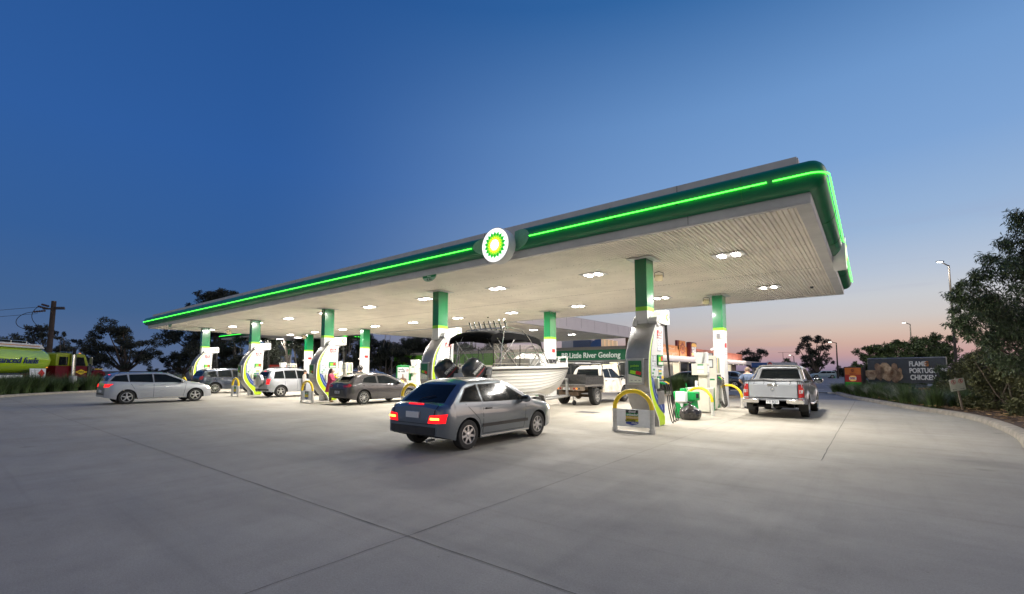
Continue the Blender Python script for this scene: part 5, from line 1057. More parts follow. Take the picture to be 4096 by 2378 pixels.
def outboard(y,label_):
    o=bpy.data.objects.new('outboard_motor',None); COL.objects.link(o)
    o.parent=bt; o.location=(-.42,y,1.60); o.scale=(1.15,1.15,1.15); o.rotation_euler=(0,R(-38),0)
    c=MB().use(COWL); rr=[]
    for (z,lx,ly,ox) in [(-.24,.20,.14,.02),(-.20,.26,.18,.0),(-.06,.33,.20,-.02),(.08,.34,.21,-.03),(.22,.31,.19,-.05),(.32,.24,.15,-.06),(.36,.12,.08,-.06)]:
        rr.append([(ox+lx*(abs(math.cos(a))**.7)*(1 if math.cos(a)>0 else -1),ly*(abs(math.sin(a))**.7)*(1 if math.sin(a)>0 else -1),z) for a in [2*PI*i/24 for i in range(24)]])
    c.loft(rr); cw=c.build('cowling',o,ang=50)
    s_=MB().use(REDL); s_.loft([[(ox+(lx+.008)*(abs(math.cos(a))**.7)*(1 if math.cos(a)>0 else -1),(ly+.008)*(abs(math.sin(a))**.7)*(1 if math.sin(a)>0 else -1),z) for a in [2*PI*i/24 for i in range(24)]] for z,lx,ly,ox in [(-.085,.322,.199,-.02),(-.06,.33,.20,-.02)]],cap=False); s_.build('cowl_stripe',cw)
    for s in (1,-1): text('YAMAHA',.115,SIGNW,cw,(-.03,s*.215,.07),(PI/2,0,0 if s<0 else PI),ext=.012,bold=.003,sx=1.05)
    MB().use(COWL).loft([[(x,y_,z) for x,y_ in ((-.14,-.06),(.14,-.07),(.16,.07),(-.14,.06))] for z in (-.24,-.55)]+[[(x,y_,-.9) for x,y_ in ((-.10,-.03),(.1,-.03),(.1,.03),(-.1,.03))]]).build('leg',o,bevel=.02); MB().use(COWL).b2((-.22,-.1,-.74),(.12,.1,-.72)).sph((-.02,0,-.92),(.22,.055,.06)).build('gearcase',o); MB().use(DPLAS).b2((.14,-.16,-.5),(.34,.16,-.1)).build('bracket',o,bevel=.02)
outboard(-.74,''); outboard(.56,'')
# trailer (a thing of its own under the boat)
tt=thing('boat_trailer','galvanised boat trailer under the white boat','trailer',(-10.9,11.4,0),PI/2); GALV=M('galvanised',(.42,.42,.42),.45,metal=.7,noise=.3,ns=8)
f_=MB().use(GALV)
for s in (1,-1): f_.tube([(.2,s*.7,.45),(4.2,s*.62,.45),(6.6,s*.05,.46)],.05,6)
for x in (.4,2.2,3.8): f_.tube([(x,-.68,.45),(x,.68,.45)],.04,6)
f_.tube([(5.9,0,.46),(7.25,0,.46)],.05,6); f_.build('frame',tt); tm,rm=wheel_meshes(.31,.19,.19,5,'tr')
for x in (2.0,2.75):
    for s in (1,-1): o=obj('wheel',tm,tt,(x,s*.98,.31),(0,0,0 if s>0 else PI)); obj('rim',rm,o)
for s in (1,-1): MB().use(GALV).prism([(1.55,.40),(1.65,.68),(1.9,.74),(2.85,.74),(3.1,.68),(3.2,.40),(3.15,.40),(3.05,.64),(2.85,.7),(1.9,.7),(1.7,.64),(1.6,.40)],'y',s*.86,s*1.1).build('mudguard',tt)
MB().use(GALV).b2((6.5,-.05,.5),(6.6,.05,1.25)).cyl((6.4,-.06,1.2),(6.4,.06,1.2),.05).build('winch_post',tt); jw=MB().use(TYRE).lathe([(.05,-.04),(.11,-.04),(.12,0),(.11,.04),(.05,.04)],16,Matrix.Translation((6.9,-.16,.13))); jw.use(GALV).cyl((6.9,-.12,.15),(6.9,-.12,.78),.03).tube([(6.9,-.12,.78),(6.98,-.12,.8)],.01,5); jw.build('jockey_wheel',tt); MB().use(RED).tube([(7.1,0,.5),(7.18,.0,.6),(7.3,0,.55)],.02,6).build('coupling_lever',tt); MB().use(GALV).b2((7.15,-.05,.44),(7.4,.05,.54)).build('coupling',tt,bevel=.02)
# ================= BUILDINGS BEHIND =================
def onx(px,py,X): d=ray(px,py); return Vector((0,0,CH))+d*(X/d.x)
def ony(px,py,Yv): d=ray(px,py); return Vector((0,0,CH))+d*(Yv/d.y)
LITW=M('lit_shop_window',(.8,.75,.6),.2,emit=(1,.85,.6),es=.75,noise=.6,ns=1.2); DWIN=M('dark_window',(.03,.035,.04),.08,noise=.4,ns=2)
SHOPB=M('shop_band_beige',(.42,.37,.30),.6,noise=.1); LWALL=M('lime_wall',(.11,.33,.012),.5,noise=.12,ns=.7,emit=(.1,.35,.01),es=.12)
t=thing('fuel_shop','long shop with dark green fascia lettered in white, behind the white ute','shop',(0,46,0))
MB().use(M('shop_wall',(.45,.44,.40),.6,noise=.1)).b2((-60,0.3,0),(-19,10,4.0)).build('wall',t)
MB().use(SHOPB).b2((-60,-.05,3.87),(-18.5,.3,4.25)).build('parapet',t,bevel=.02)
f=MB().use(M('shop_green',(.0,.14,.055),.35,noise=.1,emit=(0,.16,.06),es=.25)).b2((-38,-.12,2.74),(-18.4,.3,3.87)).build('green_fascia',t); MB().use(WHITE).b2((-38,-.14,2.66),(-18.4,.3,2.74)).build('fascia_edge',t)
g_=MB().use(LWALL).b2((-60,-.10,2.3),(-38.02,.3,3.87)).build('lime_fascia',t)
LETW=M('sign_lettering',(.75,.76,.7),.4,emit=(.75,.78,.7),es=.45)
xa=ony(2249,1425,46).x; xb=ony(2483,1425,46).x
me=text_mesh('BP Little River Geelong',.86,.02,.012); w_=max(v.co.x for v in me.vertices)-min(v.co.x for v in me.vertices); me.materials.clear(); me.materials.append(LETW); me.transform(Matrix.Diagonal(((xb-xa)/w_,1,1,1))); obj('lettering',me,f,((xa+xb)/2,-.15,3.27),RYF)
for k in range(16):
    x=-58+k*2.45
    if x>-21: break
    w=MB().use(LITW if k%3 else DWIN).b2((x,-.02,.5),(x+2.1,.3,2.45)).build('window',t); MB().use(STEEL).b2((x-.05,-.05,.4),(x,.3,2.5)).b2((x,-.05,2.45),(x+2.1,.3,2.5)).b2((x,-.05,.4),(x+2.1,.3,.5)).build('frame',w)
for x in (-28,-22): lightpanel((x,-.8,2.6),3,.4,60,(1,.9,.7),t)
rf=thing('roof_unit','blue-grey plant box and curved blue hood with cream panels on the shop roof','roof plant',(0,47.5,4.2))
a=ony(2292,1380,47.5); b=ony(2362,1380,47.5); c_=ony(2395,1380,47.5); d_=ony(2468,1380,47.5)
MB().use(M('plant_blue_grey',(.13,.17,.25),.5,noise=.15)).b2((a.x,0,0),(b.x,2,.95)).build('plant_box',rf,bevel=.03); MB().use(M('hood_blue',(.06,.15,.36),.4)).prism([(b.x,0),(c_.x+.3,0),(c_.x+.3,1.0),(c_.x-.3,1.02),(b.x+.35,.8),(b.x,.4)],'y',0,2).build('curved_hood',rf)
for k in range(4):
    w=(d_.x-c_.x-.3)/4; x=c_.x+.32+w*k; MB().use(M('cream_lit_panel',(.8,.6,.4),.5,emit=(1,.7,.42),es=.35)).b2((x,0,0),(x+w-.07,.3,1.0-.1*k)).build('cream_panel',rf)
a=ony(2243,1375,47.5); b=ony(2288,1375,47.5); MB().use(FASW).b2((a.x,.2,0),(b.x,.35,.95)).build('white_screen',rf)
# burger restaurant block
XH=-18.8
def hy(px): return onx(px,1440,XH).y
t=thing('takeaway_block','low restaurant block with orange and red fascia panels behind the nearest pump','restaurant',(XH,0,0))
y0,yo,yr,ye=47.2,hy(2773),hy(2970),hy(3020)
MB().use(M('takeaway_wall',(.42,.36,.29),.7,noise=.15)).b2((-12,y0,0),(-1.2,yr,3.3)).build('wall',t)
MB().use(ORANGE).b2((-.3,y0,3.3),(0,yo,4.62)).build('orange_fascia',t); MB().use(M('red_orange_fascia',(.50,.13,.07),.5,noise=.12,ns=.8)).b2((-.3,yo+.01,3.3),(-.02,yr,4.55)).build('red_fascia',t)
MB().use(M('awning_grey',(.42,.39,.40),.55,noise=.1)).b2((-1.2,y0,2.62),(.9,ye,3.3)).build('awning',t,bevel=.03)
sm=MB().use(SEAM)
for k in range(12):
    y=y0+1+k*4.2
    if y<yr: sm.b2((.001,y,3.3),(.006,y+.05,4.6))
sm.build('panel_joint',t,ang=0)
for k in range(13):
    y=y0+.6+k*3.5
    if y+3>yr: break
    MB().use([DWIN,LITW,M('poster_window',(.5,.36,.28),.5,noise=.5,ns=.8),LITW,DWIN][k%5]).b2((-1.2,y,.1),(-1.12,y+2.9,2.6)).build('window',t); MB().use(STEEL).b2((-1.14,y+2.9,0),(-1.0,y+3.05,2.62)).build('mullion',t)
dl=MB().use(M('downlight',(1,.9,.7),.3,emit=(1,.85,.6),es=5))
for k in range(12): dl.cyl((.2,y0+2+k*4,2.62),(.2,y0+2+k*4,2.6),.09,n=10)
dl.build('downlights',t); lightpanel((-.2,58,2.55),.5,14,120,(1,.85,.65),t); lightpanel((-.2,80,2.55),.5,14,120,(1,.85,.65),t); lightpanel((1.6,58,3.35),.3,20,330,(1,.88,.75),t,(0,R(115),0)); lightpanel((1.6,82,3.35),.3,20,330,(1,.88,.75),t,(0,R(115),0))  # last two panels: unseen area lights added to brighten the fascia
sy=(hy(2717),hy(2741)); sp=MB().use(ORANGE).b2((-.3,sy[0],3.3),(.08,sy[1],5.35)).build('sun_panel',t); MB().use(M('maroon',(.13,.015,.02),.5)).b2((-.3,sy[0]-.5,4.2),(.0,sy[0]-.003,5.35)).build('panel_side',t)
s_=MB().use(M('sun_brown',(.25,.05,.02),.5)); n=12; pts=[]
for i in range(n*2): a=PI*i/n; q=.95 if i%2==0 else .62; pts.append(((sy[0]+sy[1])/2+1.3*q*math.sin(a),4.35+q*.85*math.cos(a)))
s_.prism(pts,'x',.08,.10); s_.use(ORANGE).prism([((sy[0]+sy[1])/2+.62*math.sin(PI*i/9),4.35+.42*math.cos(PI*i/9)) for i in range(18)],'x',.10,.12); s_.use(M('sun_brown',(.25,.05,.02),.5)).prism([((sy[0]+sy[1])/2+.4*math.sin(PI*i/9),4.35+.27*math.cos(PI*i/9)) for i in range(18)],'x',.12,.14); s_.build('sun_emblem',sp,ang=0)
by=(hy(2749),hy(2773)); bs_=MB().use(MATS['maroon']).b2((-.1,by[0],3.25),(.5,by[1],5.3)).build('burger_sign',t,bevel=.1); bc=(by[0]+by[1])/2; bw_=(by[1]-by[0])*.42
b_=MB().use(M('bun_yellow',(.75,.42,.1),.5,emit=(.8,.45,.12),es=.25)); b_.prism([(bc-bw_,4.72),(bc+bw_,4.72),(bc+bw_*.9,4.98),(bc+bw_*.5,5.15),(bc-bw_*.5,5.15),(bc-bw_*.9,4.98)],'x',.5,.54); b_.prism([(bc-bw_,3.85),(bc+bw_,3.85),(bc+bw_*.85,3.55),(bc-bw_*.85,3.55)],'x',.5,.54); b_.build('bun',bs_,ang=0)
text('HUNGRY',.42,SIGNW,bs_,(.52,bc,4.52),RX,ext=.02,sx=(by[1]-by[0])/2.4,bold=.01); text("JACK'S",.55,SIGNW,bs_,(.52,bc,4.13),RX,ext=.02,sx=(by[1]-by[0])/2.6,bold=.015)
hb=MB().use(DPLAS).b2((.0,by[1]+.6,3.42),(.12,hy(2850),4.15)).build('name_board',t); text("HUNGRY JACK'S",.72,SIGNW,hb,(.14,(by[1]+.6+hy(2850))/2,3.78),RX,ext=.02,sx=(hy(2850)-by[1]-1)/6.2,bold=.012)
text('fresh grilled',.55,M('pale_orange_print',(.75,.5,.35),.5),t,(.02,hy(2668),4.2),RX,ext=.01,sx=2.0); text('chicken burgers',.55,MATS['pale_orange_print'],t,(.02,hy(2668),3.65),RX,ext=.01,sx=1.9)
# blue-fronted building far behind
p=at(3010,1482,78); t=thing('blue_shopfront','far low shop with blue and pale grey fascia left of the silver pickup','shop',(p.x,p.y,0),YAW*.0+.15)
MB().use(M('pale_wall',(.4,.4,.42),.6)).b2((0,0,0),(6.5,6,2.75)).build('wall',t); MB().use(M('sign_blue',(.02,.09,.33),.4)).b2((-.1,-.6,2.1),(2.9,.0,2.9)).build('blue_fascia',t); MB().use(M('sign_pale',(.5,.52,.58),.5)).b2((2.91,-.6,2.1),(6.3,.0,2.9)).build('grey_fascia',t)
for k in range(4): MB().use(DWIN).b2((.3+k*1.5,-.03,.7),(1.6+k*1.5,.0,1.9)).build('window',t)
MB().use(SEAM).tube([(4.6,1,2.7),(4.6,1,4.6)],.03,5).tube([(3.9,1,4.6),(6.4,1,4.62)],.02,5).build('antenna',t)
p=at(3080,1475,60); t=thing('no_entry_sign','round red no entry sign above the roof line of the silver pickup','road sign',(p.x,p.y,0),YAW*.9); MB().use(SIGNW).b2((-.35,-.02,1.95),(.35,.02,2.75)).build('plate',t); MB().use(RED).lathe([(0.001,-.03),(.28,-.03),(.28,0)],24,Matrix.Translation((0,-.0,2.4))).build('disc',t); MB().use(SIGNW).b2((-.2,-.04,2.35),(.2,-.035,2.45)).build('bar',t); MB().use(STEEL).cyl((0,.03,0),(0,.03,2.7),.04).build('post',t)
# ================= SIGNS AT THE RIGHT =================
p0=at(3472,1482,31); p1=at(3785,1482,27.3); ang=math.atan2(p1.y-p0.y,p1.x-p0.x); Lb=(Vector((p1.x,p1.y))-Vector((p0.x,p0.y))).length
t=thing('banner_billboard','dark food banner hoarding reading flame grilled Portuguese chicken, behind the grass clumps','banner',(p0.x,p0.y,0),ang)
zt=at(3472,1438,31).z; DB=M('banner_slate',(.045,.055,.07),.55,noise=.3,ns=2,bump=.5,bs=1.6); FOOD=M('banner_food_print',(.35,.22,.14),.6,noise=.9,ns=2.6,col2=(.06,.03,.02)); FOOD2=M('banner_food_light',(.55,.42,.28),.6,noise=.7,ns=4,col2=(.2,.08,.03))
zm=zt-1.55
up=MB().use(DB); r_=[]
for k in range(25): x=Lb*k/24; r_.append([(x,-.03+.02*math.sin(k*1.3),zm+.06*abs(math.sin(k*.55))*-1+.02),(x,-.05+.02*math.sin(k*.9),(zm+zt)/2),(x,0,zt)])
up.loft(r_,close=False,cap=False); u_=up.build('upper_banner',t,ang=60)
lo=MB().use(DB); r_=[]
for k in range(25): x=Lb*k/24; r_.append([(x,-.03,.25),(x,-.06+.02*math.sin(k*.9),zm*.6),(x,0,zm-.06-.13*math.sin(k/24*PI*3)**2)])
lo.loft(r_,close=False,cap=False); l_=lo.build('lower_banner',t,ang=60)
for k,(x,w,h,z) in enumerate([(.35,.7,.8,zm+.5),(1.1,.5,1.2,zm+.7),(1.8,.9,1.1,zm+.7),(2.5,.6,1.1,zm+.62),(2.9,.35,.7,zm+.55)]):
    x*=Lb/6.6; pts=[(x+w*.5*math.cos(a)*(1+.3*math.sin(3*a+k)),z+h*.5*math.sin(a)*(1+.2*math.cos(2*a+k))) for a in [2*PI*i/16 for i in range(16)]]
    MB().use(FOOD if k%2 else FOOD2).prism(pts,'y',-.085,-.06).build('food_print',u_,ang=0)
k_=Lb/6.6
for tx,z,m_,x in [('FLAME',zt-.36,SIGNW,3.75),('G',zt-.36,ORANGE,5.0),('PORTUGUESE',zt-.78,SIGNW,3.75),('CHICKEN',zt-1.2,SIGNW,3.8)]: text(tx,.42,m_,u_,(x*k_,-.09,z),RYF,ext=.01,bold=.014,sx=.72,align='LEFT')
text('LIVE',.5,SIGNW,l_,(1.9*k_,-.1,zm-.48),RYF,ext=.01,bold=.014,sx=.8,align='LEFT'); text('OPORTO',.5,ORANGE,l_,(3.0*k_,-.1,zm-.48),RYF,ext=.01,bold=.014,sx=.8,align='LEFT')
fr=MB().use(STEEL); fr.tube([(0,.06,0),(0,.06,zt+.03)],.04,6).tube([(Lb,.06,0),(Lb,.06,zt+.03)],.04,6).tube([(0,.06,zt+.03),(Lb,.06,zt+.03)],.035,6); fr.build('frame',t)
p0=gp(3385,1578); p1=gp(3450,1585); pa=ony(3375,1482,37.6); pb=ony(3448,1482,36.9); ang=math.atan2(pb.y-pa.y,pb.x-pa.x); w=(pb-pa).length
t=thing('menu_totem','black framed totem sign with orange, red and green panels at the kerb end','totem sign',(pa.x,pa.y,0),ang); MB().use(M('totem_frame',(.02,.012,.012),.4)).b2((0,0,0),(w,.3,1.83)).build('frame',t,bevel=.01)
m=.08; MB().use(M('totem_orange',(.42,.11,.015),.5,emit=(.4,.1,.01),es=.15)).b2((m,-.02,1.32),(w-m,0,1.77)).build('orange_panel',t); MB().use(M('totem_red',(.28,.015,.01),.5,emit=(.3,.01,.01),es=.12)).b2((m,-.02,.84),(w-m,0,1.315)).build('red_panel',t); MB().use(M('totem_green',(.0,.28,.015),.5,emit=(.0,.3,.01),es=.12)).b2((m,-.02,.38),(w-m,0,.835)).build('green_panel',t)
e=MB().use(MATS['sun_brown']).lathe([(.035,-.01),(.09,-.01),(.09,0)],16,Matrix.Translation((w/2,-.025,1.60))); 
for i in range(10): a=2*PI*i/10; e.prism([(.09*math.cos(a-.2),.09*math.sin(a-.2)),(.13*math.cos(a),.13*math.sin(a)),(.09*math.cos(a+.2),.09*math.sin(a+.2))],'y',-.012,0,Matrix.Translation((w/2,-.025,1.60)))
e.build('sun_emblem',t,ang=0); text('oporto',.13,MATS['sun_brown'],t,(w/2,-.03,1.40),RYF,sx=1.1,bold=.003)
e=MB().use(MATS['bun_yellow']); pts=lambda r,rz_,z: [(w/2+r*abs(math.cos(a))**.6*(1 if math.cos(a)>0 else -1),z+rz_*abs(math.sin(a))**.7*(1 if math.sin(a)>0 else -1)) for a in [2*PI*i/20 for i in range(20)]]
e.prism(pts(.235,.18,1.08),'y',-.03,-.02); e.use(SIGNW).b2((w/2-.24,-.035,1.0),(w/2+.24,-.03,1.17)); e.build('burger_emblem',t,ang=0); text('HUNGRY',.085,MATS['totem_red'],t,(w/2,-.04,1.13),RYF,sx=1.0,bold=.002); text("JACK'S",.10,MATS['totem_red'],t,(w/2,-.04,1.045),RYF,sx=1.05,bold=.003)
# no stopping sign
p=gp(3852,1650); ti=R(-9); d_=FW.dot(p-Vector((0,0,CH)))
t=thing('parking_sign','leaning pale no stopping sign with two roundels on a timber post by the kerb','road sign',(p.x,p.y,0.1),YAW-.15); t.scale=(.6,.7,.7)
xf=Matrix.Rotation(ti,4,'Y'); MB().use(M('weathered_post',(.26,.21,.17),.85,noise=.4,ns=9)).b2((-.045,-.02,0),(.045,.04,1.75),xf).build('post',t)
pl=MB().use(M('sign_cream',(.66,.66,.56),.5,noise=.15,ns=5)).prism([(-.42,1.05),(.40,1.05),(.42,1.08),(.42,1.67),(.40,1.70),(-.42,1.70),(-.44,1.67),(-.44,1.08)],'y',-.04,-.022,xf).build('plate',t,bevel=.003)
for s in (-.21,.20):
    MB().use(RED).lathe([(.105,-.045),(.125,-.045),(.125,-.041)],24,xf@Matrix.Translation((s,0,1.55))).build('roundel',pl,ang=0)
    me=text_mesh('S',.19,.002,.006); me.materials.clear(); me.materials.append(INK); me.transform(xf@Matrix.Translation((s,-.046,1.55))@Matrix.Rotation(PI/2,4,'X')); obj('letter',me,pl)
    MB().use(RED).b2((-.012,-.05,-.11),(.012,-.047,.11),xf@Matrix.Translation((s,0,1.55))@Matrix.Rotation(-.75,4,'Y')).build('slash',pl)
    g=1 if s>0 else -1; MB().use(INK).prism([(s-.1,1.13),(s+.1,1.13),(s+.1,1.145),(s-.1,1.145)],'y',-.044,-.041,xf).prism([(s+g*.14,1.137),(s+g*.08,1.165),(s+g*.08,1.11)],'y',-.0445,-.0405,xf).build('arrow',pl,ang=0)
# street lights
def lamp(px,py,dep,label,lit=120,arm=-1,big=1.):
    p=at(px,py,dep); t=thing('street_light',label,'street light',(p.x,p.y,0),YAW)
    MB().use(M('pole_dark',(.03,.025,.022),.6,noise=.2)).cyl((0,0,0),(0,0,p.z),.085*big,.045*big,n=10).build('pole',t); a=MB().use(MATS['pole_dark']).tube([(0,0,p.z-.05),(arm*.55*big,-.15,p.z+.16)],.035*big,6); a.box((arm*.68*big,-.2,p.z+.20),(.36*big,.15*big,.06*big)); a.build('arm',t)
    MB().use(M('street_lamp_lens',(1,1,1),.3,emit=(1,.97,.85),es=14)).box((arm*.70*big,-.2,p.z+.20-.04*big),(.26*big,.12*big,.02)).build('lamp_lens',t); lightpanel((arm*.78*big,-.2,p.z+.12),.3,.2,lit,(1,.93,.8),t); return t
lamp(3795,1062,30,'tall dark street light with a bright lamp, rising beside the big right tree',450,big=1.1); lamp(3640,1297,62,'thin distant street light above the hedge behind the banner',300,big=1.4); lamp(3345,1372,92,'distant street light glaring in front of the far gum tree',500,big=2.)
lamp(3175,1425,88,'dim unlit-looking pole in front of the left side of the far gum tree',20,big=1.2)
# rubbish bin far
p=gp(3335,1513); t=thing('wheelie_bin','green wheelie bin beyond the far wagon','bin',(p.x,p.y,0)); MB().use(MATS['bin_green']).loft([[(-.3,-.3,0),(.3,-.3,0),(.3,.3,0),(-.3,.3,0)],[(-.4,-.4,1.1),(.4,-.4,1.1),(.4,.4,1.1),(-.4,.4,1.1)]]).build('bin_body',t,bevel=.03); MB().use(MATS['bin_green']).b2((-.42,-.45,1.1),(.42,.42,1.18)).build('lid',t)
# gas and ice cabinets
def cab(px,label,poster,txt):
    p=at(px,1540,44); t=thing('poster_cabinet',label,'cabinet',(p.x,p.y,0),YAW*.9,'green poster cabinets under the trees')
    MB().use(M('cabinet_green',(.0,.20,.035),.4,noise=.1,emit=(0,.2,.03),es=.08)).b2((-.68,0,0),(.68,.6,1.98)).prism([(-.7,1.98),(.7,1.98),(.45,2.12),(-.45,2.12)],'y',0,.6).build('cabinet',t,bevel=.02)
    q=MB().use(poster).b2((-.55,-.03,.3),(.55,0,1.88)).build('poster',t)
    if txt:
        text('ready',.26,INK,q,(-.52,-.035,1.72),RYF,align='LEFT',bold=.006,sx=1.05); text('to roll',.26,INK,q,(-.52,-.035,1.5),RYF,align='LEFT',bold=.006,sx=1.05)
        MB().use(RED).lathe([(.08,-.04),(.12,-.04),(.12,-.03)],16,Matrix.Translation((.38,0,1.62))).build('stamp',q,ang=0); MB().use(FOOD).prism([(-.4,.55),(.4,.5),(.3,.8),(.05,.9),(.02,1.25),(-.06,1.25),(-.1,.9),(-.35,.8)],'y',-.038,-.03).build('food_print',q,ang=0)
    else:
        MB().use(M('purple_print',(.1,.02,.2),.4,noise=.5,ns=3,emit=(.15,.03,.3),es=.2)).prism([(-.52,.35),(.52,.35),(.52,.6),(.2,.75),(-.52,.62)],'y',-.038,-.03).build('purple_print',q,ang=0); MB().use(SIGNW).sph((.4,-.03,.75),(.06,.01,.1)).sph((-.3,-.03,1.5),(.12,.01,.12)).build('white_print',q)
    lightpanel((0,-.6,2.2),.8,.2,12,(1,.95,.85),t,(R(25),0,0))
cab(1612,'green cabinet with ready to roll poster, left of the two behind the grey hatchback',M('poster_white',(.6,.6,.6),.5,emit=(.5,.5,.5),es=.25),True); cab(1676,'green cabinet with dark purple poster, right of the two behind the grey hatchback',M('poster_dark',(.05,.03,.035),.4,noise=.5,ns=3),False)
# pale wall behind far left pumps
p=ony(850,1470,30); t=thing('block_wall','long low grey wall behind the far left pumps','wall',(p.x-12,30.2,0)); MB().use(M('render_grey',(.3,.3,.34),.8,noise=.15,ns=.8)).b2((-6,0,0),(28,.3,2.0)).build('wall',t,bevel=.02); MB().use(KERB).b2((-6.1,-.08,2.0),(28.1,.38,2.08)).build('coping',t)
# ================= TANKER TRUCK =================
q0=at(215,1482,36.2); q1=Vector((FW.x,FW.y,0)).normalized()-RT*.29; ang=math.atan2(q1.y,q1.x); q0=q0+Vector((-math.sin(ang),math.cos(ang),0))*1.2
t=thing('tanker_truck','lime green fuel tanker with maroon and yellow cab behind the left planting','tanker truck',(q0.x,q0.y,0),ang)
t.scale=(1.4,1,.94); TKG=M('tank_lime',(.42,.62,.015),.25,coat=.6,noise=.08,ns=.6); MAR=M('cab_maroon',(.12,.003,.009),.45,spec=.2,noise=.15,ns=2); CYL=M('cab_yellow',(.27,.32,.012),.35,noise=.1)
rg=[]
for x,s in [(-9.5,1),(-.55,1),(-.3,.97),(-.12,.85),(.0,.6),(.03,.2)]: rg.append([(x,1.22*s*math.cos(a),2.5+1.08*s*math.sin(a)) for a in [2*PI*i/36 for i in range(36)]])
MB().use(TKG).loft(rg).build('tank',t,ang=40)
MB().use(WHITE).b2((-9.5,-.75,3.48),(-.5,.75,3.82)).prism([(-.5,3.48),(-.2,3.48),(-.5,3.82)],'y',-.7,.7).build('top_walkway',t,bevel=.02); MB().use(ORANGE).b2((-9.5,-.76,3.62),(-.7,-.751,3.68)).build('top_stripe',t); rl=MB().use(STEEL)
rl.tube([(-9.5,-.7,4.0),(-1.8,-.7,4.0),(-1.4,-.7,3.82)],.025,5)
for k in range(8): rl.cyl((-9+k*1.05,-.7,3.8),(-9+k*1.05,-.7,4.0),.018,n=5)
rl.build('hand_rail',t)
text('advanced fuels',.64,M('tank_blue_print',(.01,.03,.12),.4),t,(-3.05,-1.235,2.45),(PI/2,0,0),name='lettering',ext=.02,shear=.25,bold=.012,sx=.92)
MB().use(SIGNW).b2((-9.5,-1.1,1.12),(-2.2,-1.0,1.35)).build('side_rail',t); MB().use(DARK).b2((-9.5,-.5,.75),(5.0,.5,1.1)).build('chassis',t)
hz=MB().use(SIGNW).b2((-1.95,-1.3,1.05),(-.76,-1.25,1.85)).build('hazard_board',t); MB().use(RED).prism([(-1.36,1.47),(-1.1,1.8),(-.84,1.47),(-1.1,1.14)],'y',-1.31,-1.3).build('diamond',hz,ang=0); g=MB().use(TXTGREY)
for k in range(4): g.b2((-1.9,-1.303,1.15+.17*k),(-1.42,-1.3,1.17+.17*k))
g.b2((-1.66,-1.303,1.1),(-1.64,-1.3,1.8)); g.build('board_print',hz,ang=0); MB().use(AMBER).sph((-.35,-1.0,1.95),(.09,.05,.06)).build('marker_lamp',t)
MB().use(MAR).prism([(.25,.95),(3.15,.95),(3.2,2.1),(.25,2.1)],'y',-1.15,1.15).build('cab_lower',t,bevel=.05); MB().use(CYL).prism([(.25,2.1),(3.2,2.1),(3.35,2.15),(2.95,3.1),(2.6,3.22),(.45,3.22),(.28,3.1)],'y',-1.12,1.12).build('cab_upper',t,bevel=.08)
MB().use(GLASS).prism([(.45,2.15),(1.25,2.15),(1.25,2.88),(.5,2.88)],'y',-1.135,-1.11).build('sleeper_window',t); MB().use(GLASS).prism([(1.95,2.12),(3.0,2.12),(2.75,2.9),(1.98,2.9)],'y',-1.135,-1.11).build('side_window',t); MB().use(DWIN).prism([(3.22,2.2),(3.36,2.2),(3.04,2.98),(2.92,2.98)],'y',-.95,.95).build('windscreen',t)
hd=MB().use(MAR); hd.loft([[(x,y,z) for y,z in [(-w,.9),(-w,h-.25),(-w*.8,h),(w*.8,h),(w,h-.25),(w,.9)]] for x,w,h in [(3.15,1.05,2.15),(3.6,.95,2.12),(4.6,.85,1.98),(5.25,.75,1.8),(5.35,.7,1.3)]]); hd.build('bonnet',t,bevel=.03)
MB().use(MAR).prism([(3.5,.9),(3.55,1.35),(3.8,1.65),(4.2,1.75),(4.7,1.72),(5.1,1.5),(5.25,1.0),(5.0,1.0),(4.8,1.35),(4.3,1.45),(3.9,1.3),(3.75,.9)],'y',-1.2,-.8).build('front_guard',t,bevel=.03)
MB().use(YEL).b2((1.75,-1.155,1.5),(3.15,-1.15,1.6)).prism([(2.0,1.55),(2.55,1.3),(3.1,1.55),(2.55,1.8)],'y',-1.158,-1.15).build('yellow_stripe',t,ang=0); MB().use(YEL).b2((3.9,-.93,1.78),(5.2,-.86,1.86)).build('bonnet_stripe',t,ang=0); text('LINFOX',.2,INK,t,(2.55,-1.16,1.55),RYF,sx=.9,bold=.004)
v=MB().use(STEEL).b2((3.5,-1.02,1.62),(4.15,-.9,1.92)); v.use(DARK)
for k in range(4): v.b2((3.56+k*.14,-1.03,1.66),(3.66+k*.14,-1.0,1.88))
v.build('bonnet_vent',t); MB().use(DPLAS).cyl((3.35,-1.15,1.3),(3.35,-1.15,2.1),.16,n=16).build('air_cleaner',t)
MB().use(CHROME).cyl((1.55,-1.3,.95),(1.55,-1.3,3.1),.16,n=18).build('exhaust_stack',t); MB().use(DARK).cyl((1.55,-1.3,3.1),(1.57,-1.3,3.35),.10,n=14).sph((1.6,-1.3,3.5),(.11,.11,.22)).build('stack_tip',t)
MB().use(CHROME).b2((1.75,-1.2,.8),(3.1,-.9,1.05)).build('fuel_tank',t,bevel=.06); MB().use(STEEL).tube([(3.15,-1.15,2.9),(3.25,-1.4,2.95),(3.25,-1.4,2.15),(3.15,-1.15,2.1)],.02,6).b2((3.2,-1.45,2.3),(3.24,-1.25,2.85)).build('mirror',t); MB().use(AMBER).sph((2.65,-.9,3.26),(.1,.06,.05)).sph((1.72,-1.18,1.6),(.04,.04,.06)).build('marker_lamp',t); MB().use(STEEL).tube([(.8,-.9,3.3),(2.5,-.9,3.32)],.03,6).build('air_horn',t)
tm,rm=wheel_meshes(.52,.3,.28,8,'trk')
for x in (-8,-6.7,-2.2,-.9,4.35):
    for s in (1,-1): o=obj('wheel',tm,t,(x,s*1.0,.52),(0,0,0 if s>0 else PI)); obj('rim',rm,o)
